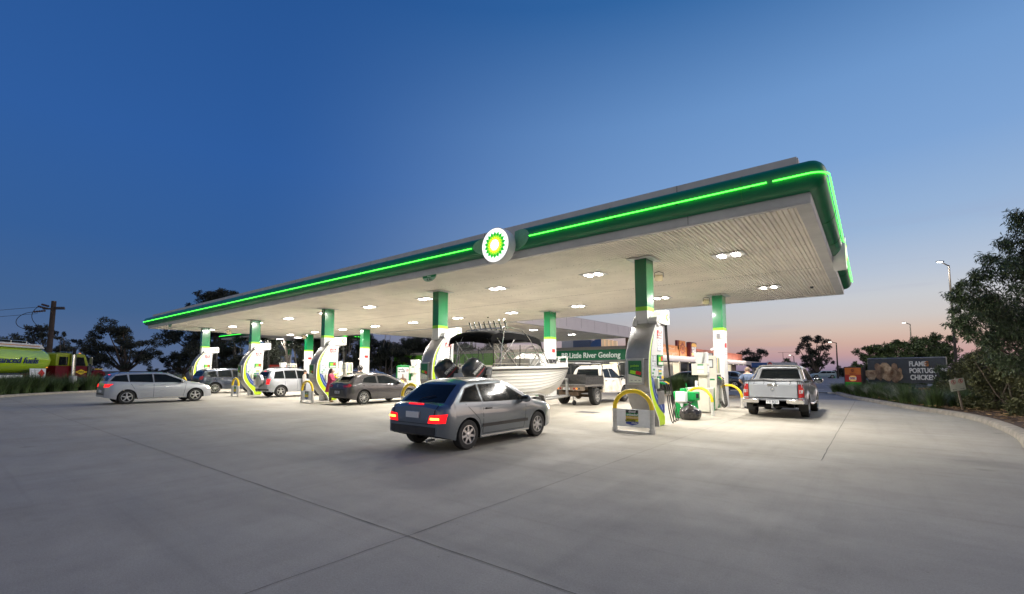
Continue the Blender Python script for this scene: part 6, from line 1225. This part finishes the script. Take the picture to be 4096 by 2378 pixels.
# bollard by the planting
p=gp(285,1545); p=at(288,1560,33); t=thing('steel_bollard','grey post in the left planting below the truck exhaust stack','bollard',(p.x,p.y,0)); MB().use(M('post_grey',(.3,.3,.32),.6,noise=.2)).cyl((0,0,0),(0,0,1.2),.22,n=16).build('post',t)
# ================= UTILITY POLE =================
b=at(195,1400,48); top=at(207,1203,48); t=thing('utility_pole','timber power pole with insulators and looping cables at the far left','power pole',(b.x,b.y,0),YAW)
WOOD=M('pole_timber',(.06,.045,.035),.9,noise=.4,ns=3); MB().use(WOOD).cyl((0,0,0),(.15,0,top.z),.26,.20,n=12).build('pole',t); H_=top.z
MB().use(WOOD).b2((-.9,-.1,H_-.9),(1.35,.05,H_-.75)).b2((.15,-.1,H_-.72),(1.3,.05,H_-.62)).build('crossarm',t); ins=MB().use(M('insulator',(.08,.04,.04),.4))
for a_,b_ in [((-.25,0,H_-.85),(-1.5,0,H_-.55)),((-.4,0,H_-1.0),(-1.9,0,H_-1.15)),((-.2,0,H_-.6),(-1.1,0,H_-.35))]:
    for k in range(5): q=Vector(a_).lerp(Vector(b_),.25+k*.17); ins.cyl(q-Vector((.04,0,0)),q+Vector((.04,0,0)),.11,n=8)
ins.build('insulators',t); MB().use(DARK).b2((-1.3,-.15,H_-3.1),(-.05,.1,H_-2.9)).tube([(-1.8,0,H_-3.2),(-1.6,0,H_-3.8),(-1.4,0,H_-4.2)],.06,6).cyl((-1.6,0,H_-3.3),(-1.5,0,H_-2.75),.12).build('switch',t)
w=MB().use(M('cable_black',(.01,.01,.01),.6))
w.tube(bezier((-1.9,0,H_-1.15),(-4.2,0,H_-1.3),(-4.4,0,H_-3.1),(-1.8,0,H_-3.0),16),.03,5); w.tube(bezier((-1.5,0,H_-.6),(-2.8,0,H_-1.6),(-1.6,0,H_-2.6),(-.9,0,H_-2.9),12),.03,5); w.tube(bezier((-1.5,0,H_-3.8),(-1.2,0,H_-4.7),(-.4,0,H_-4.8),(-.1,0,H_-5.4),12),.03,5)
for dz,e in ((-.5,-.4),(-1.2,-.4),(-5.2,1.2),(-6.2,.8),(-6.9,-1.2)): w.tube([(x,0,H_+dz+(e*(-x/25))-.6*math.sin(PI*min(1,-x/25))) for x in (-1.5,-6,-12,-18,-25)],.022,4)
w.tube([(x,20,H_-8+.02*x) for x in (0,15,30,45)],.025,4); w.tube([(x,20,H_-8.8+.02*x) for x in (0,15,30,45)],.025,4)
w.build('cables',t)
# ================= TREES & PLANTS =================
LEAFD=M('gum_leaf_dark',(.035,.042,.026),.6,island=.5); LEAFM=M('bush_leaf',(.055,.085,.028),.55,island=.55); LEAFN=M('near_leaf',(.058,.085,.036),.45,island=.5); LEAFO=M('olive_leaf',(.085,.09,.035),.6,island=.5); BARK=M('gum_bark',(.13,.10,.08),.85,noise=.5,ns=3,bump=.5,bs=10)
STRAP=M('strappy_leaf',(.05,.085,.025),.45,island=.6)
rnd=random.Random(11)
def leaves(mb,c,r,n,s,asp=.45,droop=0.,shell=.35,fl=1.):
    c=Vector(c)
    for _ in range(n):
        while True:
            v=Vector((rnd.uniform(-1,1),rnd.uniform(-1,1),rnd.uniform(-1,1)))
            if v.length<=1 and v.length>shell*rnd.random(): break
        p=c+Vector((v.x*r[0],v.y*r[1],v.z*r[2]))
        a=Vector((rnd.gauss(0,1),rnd.gauss(0,1),rnd.gauss(0,1)-droop)).normalized(); b=a.orthogonal().normalized(); b.rotate(Matrix.Rotation(rnd.uniform(0,6.28),3,a)); q=s*rnd.uniform(.6,1.3)
        mb.v+= [p-b*q*asp*.5,p+a*q*.5-b*q*asp*.25,p+a*q,p+a*q*.5+b*q*asp*.5]; o=len(mb.v)-4; mb.f.append([o,o+1,o+2,o+3]); mb.mi.append(mb.c)
def tree(name,label,cat,dep,base,blobs,leaf=LEAFD,s=.28,dens=1.,trunk=.25,group=None,depthj=.9,flat=.75,sub=5,asp=.5,droop=.2,bs=None):
    # base: pixel of the trunk foot direction; blobs: (px,py,r_px)
    b=at(base[0],base[1],dep); t=thing(name,label,cat,(b.x,b.y,0),0,group); ppm=_f/dep; org=Vector((b.x,b.y,0))
    mb=MB().use(leaf); tr=MB().use(BARK); cz=[]
    for (px,py,r) in blobs:
        rr=r/ppm; c=at(px,py,dep)+Vector((FW.x,FW.y,0))*rnd.uniform(-depthj,depthj)*rr*1.2-org; cz.append((c,rr))
        nsub=max(3,int(sub*(1+rr*.8)))
        for k in range(nsub):
            v=Vector((rnd.gauss(0,.5),rnd.gauss(0,.5),rnd.gauss(0,.5))); 
            if v.length>1: v.normalize()
            cc=c+Vector((v.x*rr,v.y*rr,v.z*rr*flat)); q=rr*rnd.uniform(.28,.5); leaves(mb,cc,(q,q,q*flat),int(dens*42*(q/s)**1.7+14),s,asp,droop)
    mb.build('crown',t,ang=0)
    zb=min(c.z-rr for c,rr in cz); cen=sum((c for c,_ in cz),Vector())/len(cz); fork=Vector((cen.x*.25,cen.y*.25,max(.6,zb*.75+.2)))
    tr.tube([(0,0,-.1),fork*.5,fork],trunk,8,rs=[trunk*1.15,trunk*.95,trunk*.8]) 
    for c,rr in cz[:14]:
        mid=fork.lerp(c,.5)+Vector((rnd.uniform(-.3,.3),rnd.uniform(-.3,.3),-.1*rr)); tr.tube([fork,mid,c],trunk,5,rs=[trunk*.5,trunk*.28,trunk*.1])
    tr.build('trunk',t); return t
tree('gum_tree','spreading dark gum tree between the truck and the canopy tip','tree',75,(515,1482),[(430,1312,42),(490,1318,38),(370,1345,24),(455,1345,34),(390,1395,48),(330,1372,30),(440,1400,44),(350,1410,30),(520,1370,30),(560,1385,38),(600,1370,24),(545,1425,48),(590,1420,34),(500,1450,36),(440,1445,44),(400,1440,34),(305,1366,11),(620,1410,18)],s=.3,trunk=.4)
tree('gum_tree','dark tree behind the tanker under the power pole','tree',60,(150,1482),[(120,1340,30),(160,1320,24),(110,1310,14),(185,1350,30),(90,1365,40),(140,1380,50),(200,1390,40),(235,1400,28),(50,1385,30),(215,1330,10),(20,1400,30)],s=.26,trunk=.3)
tree('bare_tree','thin half bare tree right of the power pole','tree',58,(250,1482),[(243,1338,12),(250,1355,9),(262,1400,18),(240,1410,16)],s=.2,trunk=.14)
tree('gum_tree','tall dark gum whose top shows above the far end of the canopy roof','tree',88,(850,1482),[(865,1190,40),(830,1195,30),(900,1185,32),(800,1180,22),(775,1225,22),(950,1190,24),(985,1180,10),(855,1240,70),(760,1250,20),(930,1260,60),(800,1310,70),(900,1330,80),(720,1360,45),(700,1345,25),(1000,1310,60),(780,1370,50),(860,1390,50)],s=.34,trunk=.6)
tree('gum_tree','dark spreading gum low behind the farthest crescent pump','tree',78,(740,1482),[(690,1430,32),(740,1420,40),(790,1430,45),(650,1450,22),(720,1455,40),(830,1440,40),(640,1440,14),(770,1400,30)],s=.3,trunk=.35)
for i,(x0_,x1_,y0_,nb,lb) in enumerate([(880,1080,1350,12,'dark gum trees seen between the two farthest crescent pumps'),(1080,1260,1350,11,'dark gum beyond the pump island behind the silver small four wheel drive'),(1290,1450,1345,12,'dark gum with pale limbs beyond pump 11'),(1440,1640,1360,16,'dense dark gum behind the ready to roll cabinet'),(1620,1800,1365,14,'dark gum behind the crescent pump next to the boat'),(1790,2010,1390,10,'dark trees just visible over the lime wall behind the boat')]):
    bl=[(rnd.uniform(x0_-15,x1_+15),rnd.uniform(y0_,1465),rnd.uniform(26,46)) for _ in range(nb+5)]+[(rnd.uniform(x0_-20,x1_+20),rnd.uniform(1445,1485),rnd.uniform(20,30)) for _ in range(6)]
    tt_=tree('gum_tree',lb,'tree',66+i*2,((x0_+x1_)/2,1482),bl,s=.28,trunk=.3,group='gum trees behind the canopy')
    mb=MB().use(M('pale_limb',(.22,.19,.16),.7)); 
    for k in range(7):
        a=Vector((rnd.uniform(-2,2),rnd.uniform(-1,0),.5)); b_=a+Vector((rnd.uniform(-2.5,2.5),-.5,rnd.uniform(4,8))); m_=a.lerp(b_,.5)+Vector((rnd.uniform(-.6,.6),0,0)); mb.tube([a,m_,b_],.08,5,rs=[.12,.08,.03]); mb.tube([m_,m_+Vector((rnd.uniform(-1.6,1.6),-.2,rnd.uniform(1,2.5)))],.04,4)
    mb.build('limbs',tt_)
tree('gum_tree','round dark gum pair above the red restaurant roof end','tree',100,(3020,1482),[(2975,1415,24),(3010,1425,26),(3045,1410,24),(3030,1445,26),(2950,1425,12),(2925,1425,9),(2985,1440,24)],s=.36,trunk=.3)
tree('gum_tree','tall dark gum on the right horizon with a lamp glaring through it','tree',100,(3270,1490),[(3235,1352,20),(3210,1370,22),(3260,1360,22),(3290,1370,20),(3310,1395,18),(3200,1400,20),(3235,1395,26),(3270,1400,24),(3210,1430,24),(3250,1435,30),(3295,1430,22),(3260,1465,28),(3300,1460,18),(3230,1465,22),(3330,1450,9)],s=.36,trunk=.5,sub=4)
tree('small_tree','small bushy green tree beside the silver pickup mirror','tree',80,(3155,1490),[(3150,1450,18),(3170,1458,16),(3135,1462,14),(3160,1475,20)],leaf=LEAFM,s=.25,trunk=.12)
tree('small_tree','lone round bush on the far right horizon','tree',110,(3350,1500),[(3350,1475,14),(3345,1490,16),(3362,1490,14),(3380,1498,14)],s=.3,trunk=.15)
for k,(x0_,x1_,yy,l) in enumerate([(3100,3240,1497,'low far scrub left of the distant wagon'),(3330,3480,1497,'low far scrub right of the distant wagon'),(600,760,1478,'low far scrub beyond the wagon at the left'),(-80,120,1440,'scrub behind the tanker at the frame edge')]):
    tree('scrub',l,'scrub',115 if k<2 else 90,((x0_+x1_)/2,1490),[(x0_+(x1_-x0_)*j/6,yy+rnd.uniform(-4,8),12) for j in range(7)],s=.3,trunk=.1)
# hedge and shrubs behind the banner
hs=[(3440,1480,34,'darkest left end shrub of the hedge, behind the totem'),(3510,1418,42,'hedge shrub above the left end of the banner'),(3590,1400,44,'hedge shrub above the chicken picture'),(3680,1392,46,'hedge shrub above the banner lettering'),(3770,1385,52,'hedge shrub at the foot of the tall street light'),(3600,1480,60,'deep hedge mass behind the banner middle')]
for (x,y,r,l) in hs:
    bl=[(x+rnd.uniform(-1,1)*r*1.15,y+rnd.uniform(-.25,1.7)*r,r*rnd.uniform(.45,.65)) for _ in range(16)]+[(x+rnd.uniform(-1,1)*r*1.1,y-r*rnd.uniform(.35,.75),r*rnd.uniform(.2,.32)) for _ in range(7)]
    tree('hedge_shrub',l,'shrub',36,(x,1500),bl,leaf=LEAFM,s=.16,trunk=.06,sub=6,dens=1.,group='shrubs of the right hedge',flat=.9)
for (x,y,r,l,dp) in [(3870,1470,78,'olive shrub behind the no stopping sign',24),(3920,1500,95,'bushy olive shrub right of the no stopping sign',21),(4020,1520,110,'nearest big shrub with bare stems at the right edge',17),(3815,1520,52,'shrub covering the right end of the banner',26),(4120,1560,90,'shrub cut by the right frame edge over the mulch',15)]:
    bl=[(x+rnd.uniform(-.9,.9)*r,y+rnd.uniform(-.85,1.0)*r,r*rnd.uniform(.34,.48)) for _ in range(18)]
    tt_=tree('shrub',l,'shrub',dp,(x,1560),bl,leaf=LEAFO if x>3850 else LEAFM,s=.11,trunk=.04,sub=8,dens=1.1,flat=1.,group='shrubs at the right kerb',droop=.5)
    mb=MB().use(BARK)
    for k in range(8):
        a=rnd.uniform(-.25,.25); mb.tube([(a,0,0),(a*2.5+rnd.uniform(-.3,.3),rnd.uniform(-.4,.1),.8),(a*4+rnd.uniform(-.5,.5),rnd.uniform(-.6,.2),1.9)],.02,5,rs=[.028,.02,.008])
    mb.build('stems',tt_)
tree('leafy_tree','big near tree with long hanging leaves filling the right edge','tree',14.5,(4330,1600),
 [(4070,880,60),(4110,960,80),(4050,1010,70),(3960,1060,50),(4090,1090,90),(3900,1110,40),(3990,1130,80),(3850,1140,26),(4070,1200,100),(3930,1190,70),(3865,1190,34),(3980,1260,90),(3880,1270,55),(3830,1285,30),(4080,1300,90),(3910,1330,55),(3990,1350,75),(3860,1340,30),(4080,1400,70),(4030,1440,50),(3810,1240,18),(4180,1000,110),(4200,1250,120)],leaf=LEAFN,s=.15,dens=1.1,trunk=.07,sub=10,asp=.26,droop=1.1,flat=.9,depthj=1.)
def tuft(h=.9,r=.5,n=420,seed=1):
    q=random.Random(seed); mb=MB().use(STRAP)
    for _ in range(n):
        a=q.uniform(0,6.283); b0=q.random()**.6*r*.55; l=h*q.uniform(.65,1.25); ln=q.uniform(.15,1.0)*.75; w=q.uniform(.008,.016); P=[]
        for k in range(5):
            u=k/4; P.append(Vector(((b0+l*ln*u**1.6)*math.cos(a),(b0+l*ln*u**1.6)*math.sin(a),l*(u-.42*ln*u*u*1.1))))
        sd=Vector((-math.sin(a),math.cos(a),0)); o=len(mb.v)
        for k,p in enumerate(P): ww=w*(1-k/4.3); mb.v+=[p-sd*ww,p+sd*ww]
        for k in range(4): mb.f.append([o+2*k,o+2*k+1,o+2*k+3,o+2*k+2]); mb.mi.append(0)
    return mb.mesh('blades',0)
T1,T2,T3=tuft(.95,.6,520,1),tuft(1.05,.65,560,2),tuft(.75,.5,420,3)
def plant(x,y,sc,me,label,group,z=.1):
    t=thing('strappy_plant',label,'grass clump',(x,y,z),rnd.uniform(0,6.28),group); o=obj('blades',me,t); t.scale=(sc,sc,sc*rnd.uniform(.9,1.1)); return t
P=[Vector(p) for p in kr]
def along(Pp,s0,s1,step,offs,sgn,scl,label,group):
    acc=0; last=s0-step
    for a,b in zip(Pp[:-1],Pp[1:]):
        L_=(b-a).length; u=0
        while acc+L_>last+step:
            last+=step; 
            if last>s1: return
            if last<acc: continue
            p=a.lerp(b,(last-acc)/L_); d=(b-a).normalized(); n=Vector((-d.y,d.x))*sgn
            for o in offs: q=p+n*(o+rnd.uniform(-.15,.15))+d*rnd.uniform(-.2,.2); plant(q.x,q.y,scl*rnd.uniform(.85,1.15),rnd.choice([T1,T2,T3]),label,group)
        acc+=L_
along(P,21.6,38,.95,(.75,1.6,2.4),-1,.74,'dark green strappy grass clump in the row below the banner','grass clumps along the right kerb')
Pl=[Vector(p) for p in kl]
along(Pl,5.0,22,1.05,(.8,1.8,2.8),1,1.12,'tall strappy grass clump in the left planting below the tanker','grass clumps in the left planting')
# island planting near the restaurant
c0=gp(2740,1592); t=thing('planter_island','kerbed planting island between the nearest pump and the rear pump','planting island',(c0.x,c0.y+1.6,0)); kb=[(2.6*math.cos(a),1.1*math.sin(a)) for a in [2*PI*i/28 for i in range(28)]]
MB().use(KERB).prism(kb,'z',-.05,.14).build('kerb_ring',t,bevel=.02); MB().use(MULCH).prism([(x*.92,y*.86) for x,y in kb],'z',.10,.155).build('mulch',t)
for k in range(13): plant(c0.x+rnd.uniform(-2.1,2.1),c0.y+1.6+rnd.uniform(-.7,.7),1.05*rnd.uniform(.85,1.15),rnd.choice([T1,T2]),'strappy grass clump on the island between the pumps','grass clumps on the planting island',.15)
for k in range(6): q=gp(3370,1570); plant(-1.6-.2+rnd.uniform(-.3,.4),38.6+rnd.uniform(-1,1.0),.8,T3,'grass clump left of the totem sign','grass clumps by the totem')
# ================= BACKGROUND CARS =================
bg1=dict(lw); bg1.update(paint=NAVY,wkey='bg1',rear=[],front=[],side_trim=[],hmat=NAVY); bg1.pop('plate',None)
p=gp(2938,1557); car('parked_car','dark blue car parked beyond the rear pump, behind the man in the blue shirt','car',bg1,(p.x-1.6,p.y+1.2,0),.12)
p=at(2735,1536,36); car('parked_car','dark sedan behind the strappy planting island, left of the rear pump','car',dict(bg1,paint=CHAR,wkey='bg2'),(p.x-.5,p.y+2,0),PI+.1)
p=at(2880,1530,40); car('parked_car','dark car mostly hidden behind the nearest rear column','car',dict(bg1,wkey='bg3'),(p.x-1,p.y+3,0),PI)
p=at(3292,1511,93); car('wagon_car','pale blue wagon parked far off before the tall gum','car',dict(bg1,paint=M('pale_blue_paint',(.28,.38,.44),.35,coat=.6),wkey='bg4'),(p.x,p.y,0),YAW+PI*.9)
p=at(1010,1540,40); car('parked_car','dark car parked in the shade beyond the far pumps','car',dict(bg1,wkey='bg5'),(p.x,p.y,0),.3)
p=at(1505,1510,40); car('parked_car','dark car roof seen behind the grey hatchback','car',dict(bg1,paint=CHAR,wkey='bg6'),(p.x,p.y,0),.5)
p=at(1110,1482,58); t=thing('truck_pump','far pump with a red top under the truck canopy, beyond the silver four wheel drive','fuel pump',(p.x,p.y,0),YAW)
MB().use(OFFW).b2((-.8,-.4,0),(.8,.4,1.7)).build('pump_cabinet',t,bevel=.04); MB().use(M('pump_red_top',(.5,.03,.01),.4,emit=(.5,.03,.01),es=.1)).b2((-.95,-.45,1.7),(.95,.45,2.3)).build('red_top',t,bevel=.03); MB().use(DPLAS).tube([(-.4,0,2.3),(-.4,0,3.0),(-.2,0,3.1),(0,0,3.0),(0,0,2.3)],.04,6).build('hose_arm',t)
# ================= PEOPLE =================
SKIN=M('skin',(.50,.30,.21),.55,noise=.08); SKIN2=M('skin_fair',(.55,.36,.27),.55,noise=.08)
def person(label,loc,rz,J,mats,h=1.7,extra=None):
    """J: joint name -> (x,y,z) in metres, facing +x; one skinned body"""
    t=thing('person',label,'person',loc,rz)
    ch=[('pelvis','waist','chest','neck','chin','head','crown'),('chest','shL','elL','wrL','haL'),('chest','shR','elR','wrR','haR'),('pelvis','hipL','knL','anL','toL'),('pelvis','hipR','knR','anR','toR')]
    rad=dict(pelvis=.155,waist=.135,chest=.155,neck=.058,chin=.075,head=.098,crown=.07,shL=.075,elL=.048,wrL=.032,haL=.036,hipL=.10,knL=.065,anL=.045,toL=.04)
    for k in list(rad): 
        if k.endswith('L'): rad[k[:-1]+'R']=rad[k]
    names=[];E_=[]
    for c in ch:
        for a,b in zip(c[:-1],c[1:]):
            for n in (a,b):
                if n not in names: names.append(n)
            E_.append((names.index(a),names.index(b)))
    me=bpy.data.meshes.new('body'); me.from_pydata([J[n] for n in names],E_,[]); o=bpy.data.objects.new('tmp',me); COL.objects.link(o)
    sk=o.modifiers.new('s','SKIN'); 
    for i,n in enumerate(names):
        v=me.skin_vertices[0].data[i]; r=rad[n]; v.radius=(r*(1.15 if n in('chest','pelvis','waist') else 1),r*(.8 if n in('chest','pelvis','waist') else 1)); v.use_root=(n=='pelvis')
    o.modifiers.new('b','SUBSURF').levels=2
    dg=bpy.context.evaluated_depsgraph_get(); m2=bpy.data.meshes.new_from_object(o.evaluated_get(dg)); bpy.data.objects.remove(o)
    m2.name='body'; m2.materials.clear()
    ms=[mats['skin'],mats['top'],mats['legs'],mats['shoe']]
    for m in ms: m2.materials.append(m)
    zn=J['neck'][2]-.015; zp=J['pelvis'][2]-.02; za=J['anL'][2]+.02
    for p in m2.polygons:
        c=p.center; i=1
        if c.z>zn: i=0
        elif c.z<za: i=3
        elif c.z<zp and abs(c.y)<.3: i=2
        for hd,el,short in (('haL','elL',mats.get('short')),('haR','elR',mats.get('short'))):
            if (c-Vector(J[hd])).length<.075: i=0
            elif short:
                a=Vector(J[el]); b=Vector(J[hd]); u=max(0,min(1,(c-a).dot(b-a)/(b-a).length_squared))
                if (c-a.lerp(b,u)).length<.075: i=0
        p.material_index=i
    m2.shade_smooth(); obj('body',m2,t)
    f=MB().use(mats['skin']); H_=Vector(J['head']); f.sph((H_.x+.10,0+H_.y,H_.z-.015),(.022,.014,.026),8,6); f.use(DARK); 
    for s in (-1,1): f.sph((H_.x+.088,H_.y+s*.032,H_.z+.015),(.010,.012,.008),6,5); 
    f.use(M('lips',(.35,.13,.11),.5)).sph((H_.x+.085,H_.y,H_.z-.058),(.012,.024,.007),6,5); f.use(mats['skin'])
    for s in (-1,1): f.sph((H_.x,H_.y+s*.095,H_.z),(.022,.012,.03),6,5)
    f.build('face',t)
    # fingers
    fg=MB().use(mats['skin'])
    for s in 'LR':
        hnd=Vector(J['ha'+s]); wr=Vector(J['wr'+s]); d=(hnd-wr).normalized(); sd=d.orthogonal().normalized()
        for k,l in enumerate((.062,.072,.066,.052)):
            b=hnd+sd*(k-1.5)*.018; dn=Vector((0,0,-.012)); fg.tube([b,b+d*l*.55+dn*.4,b+d*l*.9+dn*1.6],.008,6,rs=[.0095,.0085,.006])
        b=wr+d*.04+sd*-.03; fg.tube([b,b+d*.03-sd*.02,b+d*.055-sd*.02],.009,6,rs=[.011,.010,.007])
    fg.build('fingers',t)
    return t
def stand(h=1.7,lean=0,arms='down'):
    J=dict(pelvis=(0,0,.93),waist=(.01,0,1.08),chest=(.01,0,1.28),neck=(.02,0,1.44),chin=(.035,0,1.50),head=(.03,0,1.585),crown=(.02,0,1.65),shL=(0,.19,1.36),elL=(-.02,.23,1.10),wrL=(.03,.24,.87),haL=(.05,.24,.80),hipL=(0,.09,.86),knL=(.02,.10,.48),anL=(-.01,.11,.09),toL=(.14,.13,.045))
    for k in list(J):
        if k.endswith('L'): x,y,z=J[k]; J[k[:-1]+'R']=(x,-y,z)
    s=h/1.7; return {k:(v[0]*s,v[1]*s,v[2]*s) for k,v in J.items()}
PINK=M('pink_wool',(.42,.05,.11),.85,noise=.18,ns=12,bump=.3,bs=60); HAIR=M('dark_brown_hair',(.035,.02,.015),.5,noise=.4,ns=14); DPANT=M('dark_trousers',(.03,.03,.035),.8,noise=.2)
J=stand(1.70); s=1
J.update(head=(.075,0,1.565),chin=(.06,0,1.485),crown=(.06,0,1.64),elR=(.10,-.24,1.12),wrR=(.32,-.16,1.10),haR=(.39,-.14,1.10),elL=(.10,.24,1.14),wrL=(.33,.15,1.14),haL=(.40,.13,1.14))
pw=person('woman with long dark hair in a pink coat filling the grey hatchback at pump 11',(-21.42,12.55,0),math.atan2(RT.y,RT.x)+.15,J,dict(skin=SKIN2,top=PINK,legs=DPANT,shoe=M('tan_boot',(.35,.22,.12),.6)),1.7)
ct=MB().use(PINK); rg=[]
for z,a,b,ox in [(1.40,.10,.14,.01),(1.34,.145,.215,.0),(1.2,.16,.205,.01),(1.05,.15,.18,.01),(.92,.175,.205,.0),(.75,.205,.235,-.01),(.58,.235,.26,-.02),(.52,.24,.265,-.02)]:
    rg.append([(ox+a*math.cos(q)*(1+.03*math.sin(7*q+z*9)),b*math.sin(q)*(1+.03*math.cos(6*q+z*7)),z) for q in [2*PI*i/28 for i in range(28)]])
ct.loft(rg,cap=False); ct.build('coat',pw,ang=60); 
hr=MB().use(HAIR); rg=[]
for z,a,b,ox in [(1.70,.03,.03,.02),(1.675,.085,.08,.03),(1.62,.115,.11,.02),(1.55,.11,.12,-.01),(1.47,.09,.13,-.04),(1.36,.07,.13,-.07),(1.24,.05,.11,-.10),(1.18,.02,.05,-.11)]:
    rg.append([(ox+a*math.cos(q)*(1+.06*math.sin(9*q)),b*math.sin(q)*(1+.05*math.cos(8*q+z*5)),z) for q in [2*PI*i/22 for i in range(22)]])
rg=[[Vector((min(p[0],.055+.02*(p[2]>1.6)) ,p[1],p[2])) for p in r] for r in rg]; hr.loft(rg); hr.build('hair',pw,ang=60)
t=thing('wind_nozzle','yellow fuel nozzle held by the woman in pink','nozzle',pw.matrix_basis@Vector((.42,-.02,1.14)),pw.rotation_euler.z); MB().use(MATS['nozzle_yellow']).tube([(-.1,0,.05),(.02,0,.03),(.12,0,-.04)],.035,8,rs=[.025,.04,.02]).use(STEEL).tube([(.1,0,-.03),(.26,0,-.1)],.014,6).use(HOSE).tube([(-.1,0,.05),(-.2,.1,-.3),(-.3,.3,-.7),(-.35,.5,-.9)],.015,6).build('nozzle',t); t.name='fuel_nozzle'
J=stand(1.74); J.update(elL=(-.05,.34,1.16),wrL=(.12,.20,1.05),haL=(.17,.14,1.03),elR=(-.04,-.36,1.16),wrR=(.14,-.22,1.06),haR=(.18,-.15,1.04),head=(.09,0,1.58),chin=(.07,0,1.52),crown=(.07,0,1.66))
pm=person('man in blue shirt and shoulder strap, back turned, left of the silver pickup',(-4.12,21.45,0),math.atan2(FW.y,FW.x)-.25,J,dict(skin=SKIN,top=M('slate_blue_shirt',(.085,.12,.20),.8,noise=.2,ns=9,bump=.3,bs=15),legs=M('grey_trackpants',(.42,.42,.42),.85,noise=.2,ns=8,bump=.5,bs=14),shoe=DARK,short=True),1.76)
tp=MB().use(MATS['slate_blue_shirt']); rg=[]
for z,a,b in [(1.43,.09,.12),(1.38,.13,.21),(1.25,.16,.22),(1.1,.165,.205),(.95,.17,.20),(.86,.175,.205)]: rg.append([(a*math.cos(q)*(1+.03*math.sin(5*q+z*9)),b*math.sin(q),z) for q in [2*PI*i/26 for i in range(26)]])
tp.loft(rg,cap=False); tp.build('shirt',pm,ang=60)
for s in (1,-1): MB().use(MATS['slate_blue_shirt']).tube([(0,s*.19,1.37),(-.02,s*.26,1.29),(-.04,s*.31,1.21)],.075,10,rs=[.085,.085,.082]).build('sleeve',pm)
for s in (1,-1): MB().use(MATS['grey_trackpants']).tube([(0,s*.09,.92),(.01,s*.10,.68),(.02,s*.11,.48),(-.01,s*.115,.26),(.0,s*.115,.09)],.1,12,rs=[.125,.105,.09,.085,.088]).build('trouser_leg',pm)
MB().use(M('short_fair_hair',(.22,.15,.10),.8,noise=.3)).sph((.07,0,1.645),(.105,.10,.095),14,10).build('hair',pm); MB().use(DARK).tube([(-.12,-.20,1.36),(-.17,-.05,1.22),(-.175,.10,1.06),(-.15,.19,.95)],.018,6).build('shoulder_strap',pm); MB().use(SEAM).b2((-.16,.16,.82),(.02,.27,1.0)).build('hip_bag',pm,bevel=.02)
J=stand(1.82); p=at(1440,1482,25.2) 
pr=person('rider in a dark full helmet standing beyond the grey hatchback',(p.x,p.y,0),math.atan2(RT.y,RT.x)-.4,J,dict(skin=SKIN,top=M('dark_jacket',(.05,.05,.055),.7,noise=.2),legs=DPANT,shoe=DARK),1.68)
hm=MB().use(M('helmet_black',(.02,.02,.022),.2,coat=.8,noise=.2)); hm.sph((.02,0,1.73),(.15,.135,.155),18,12); hm.build('helmet',pr); MB().use(M('visor_tint',(.10,.07,.06),.1,coat=.8)).sph((.08,0,1.72),(.10,.11,.055),12,8).build('visor',pr)
J=stand(1.6); p=at(1219,1482,28.5); p2=person('person with short dark hair seen over the bonnet of the silver four wheel drive',(p.x,p.y,0),math.atan2(RT.y,RT.x)+.2,J,dict(skin=SKIN,top=M('pale_top',(.45,.42,.40),.8),legs=DPANT,shoe=DARK),1.6); MB().use(HAIR).sph((.01,0,1.53),(.11,.11,.10),12,8).build('hair',p2)
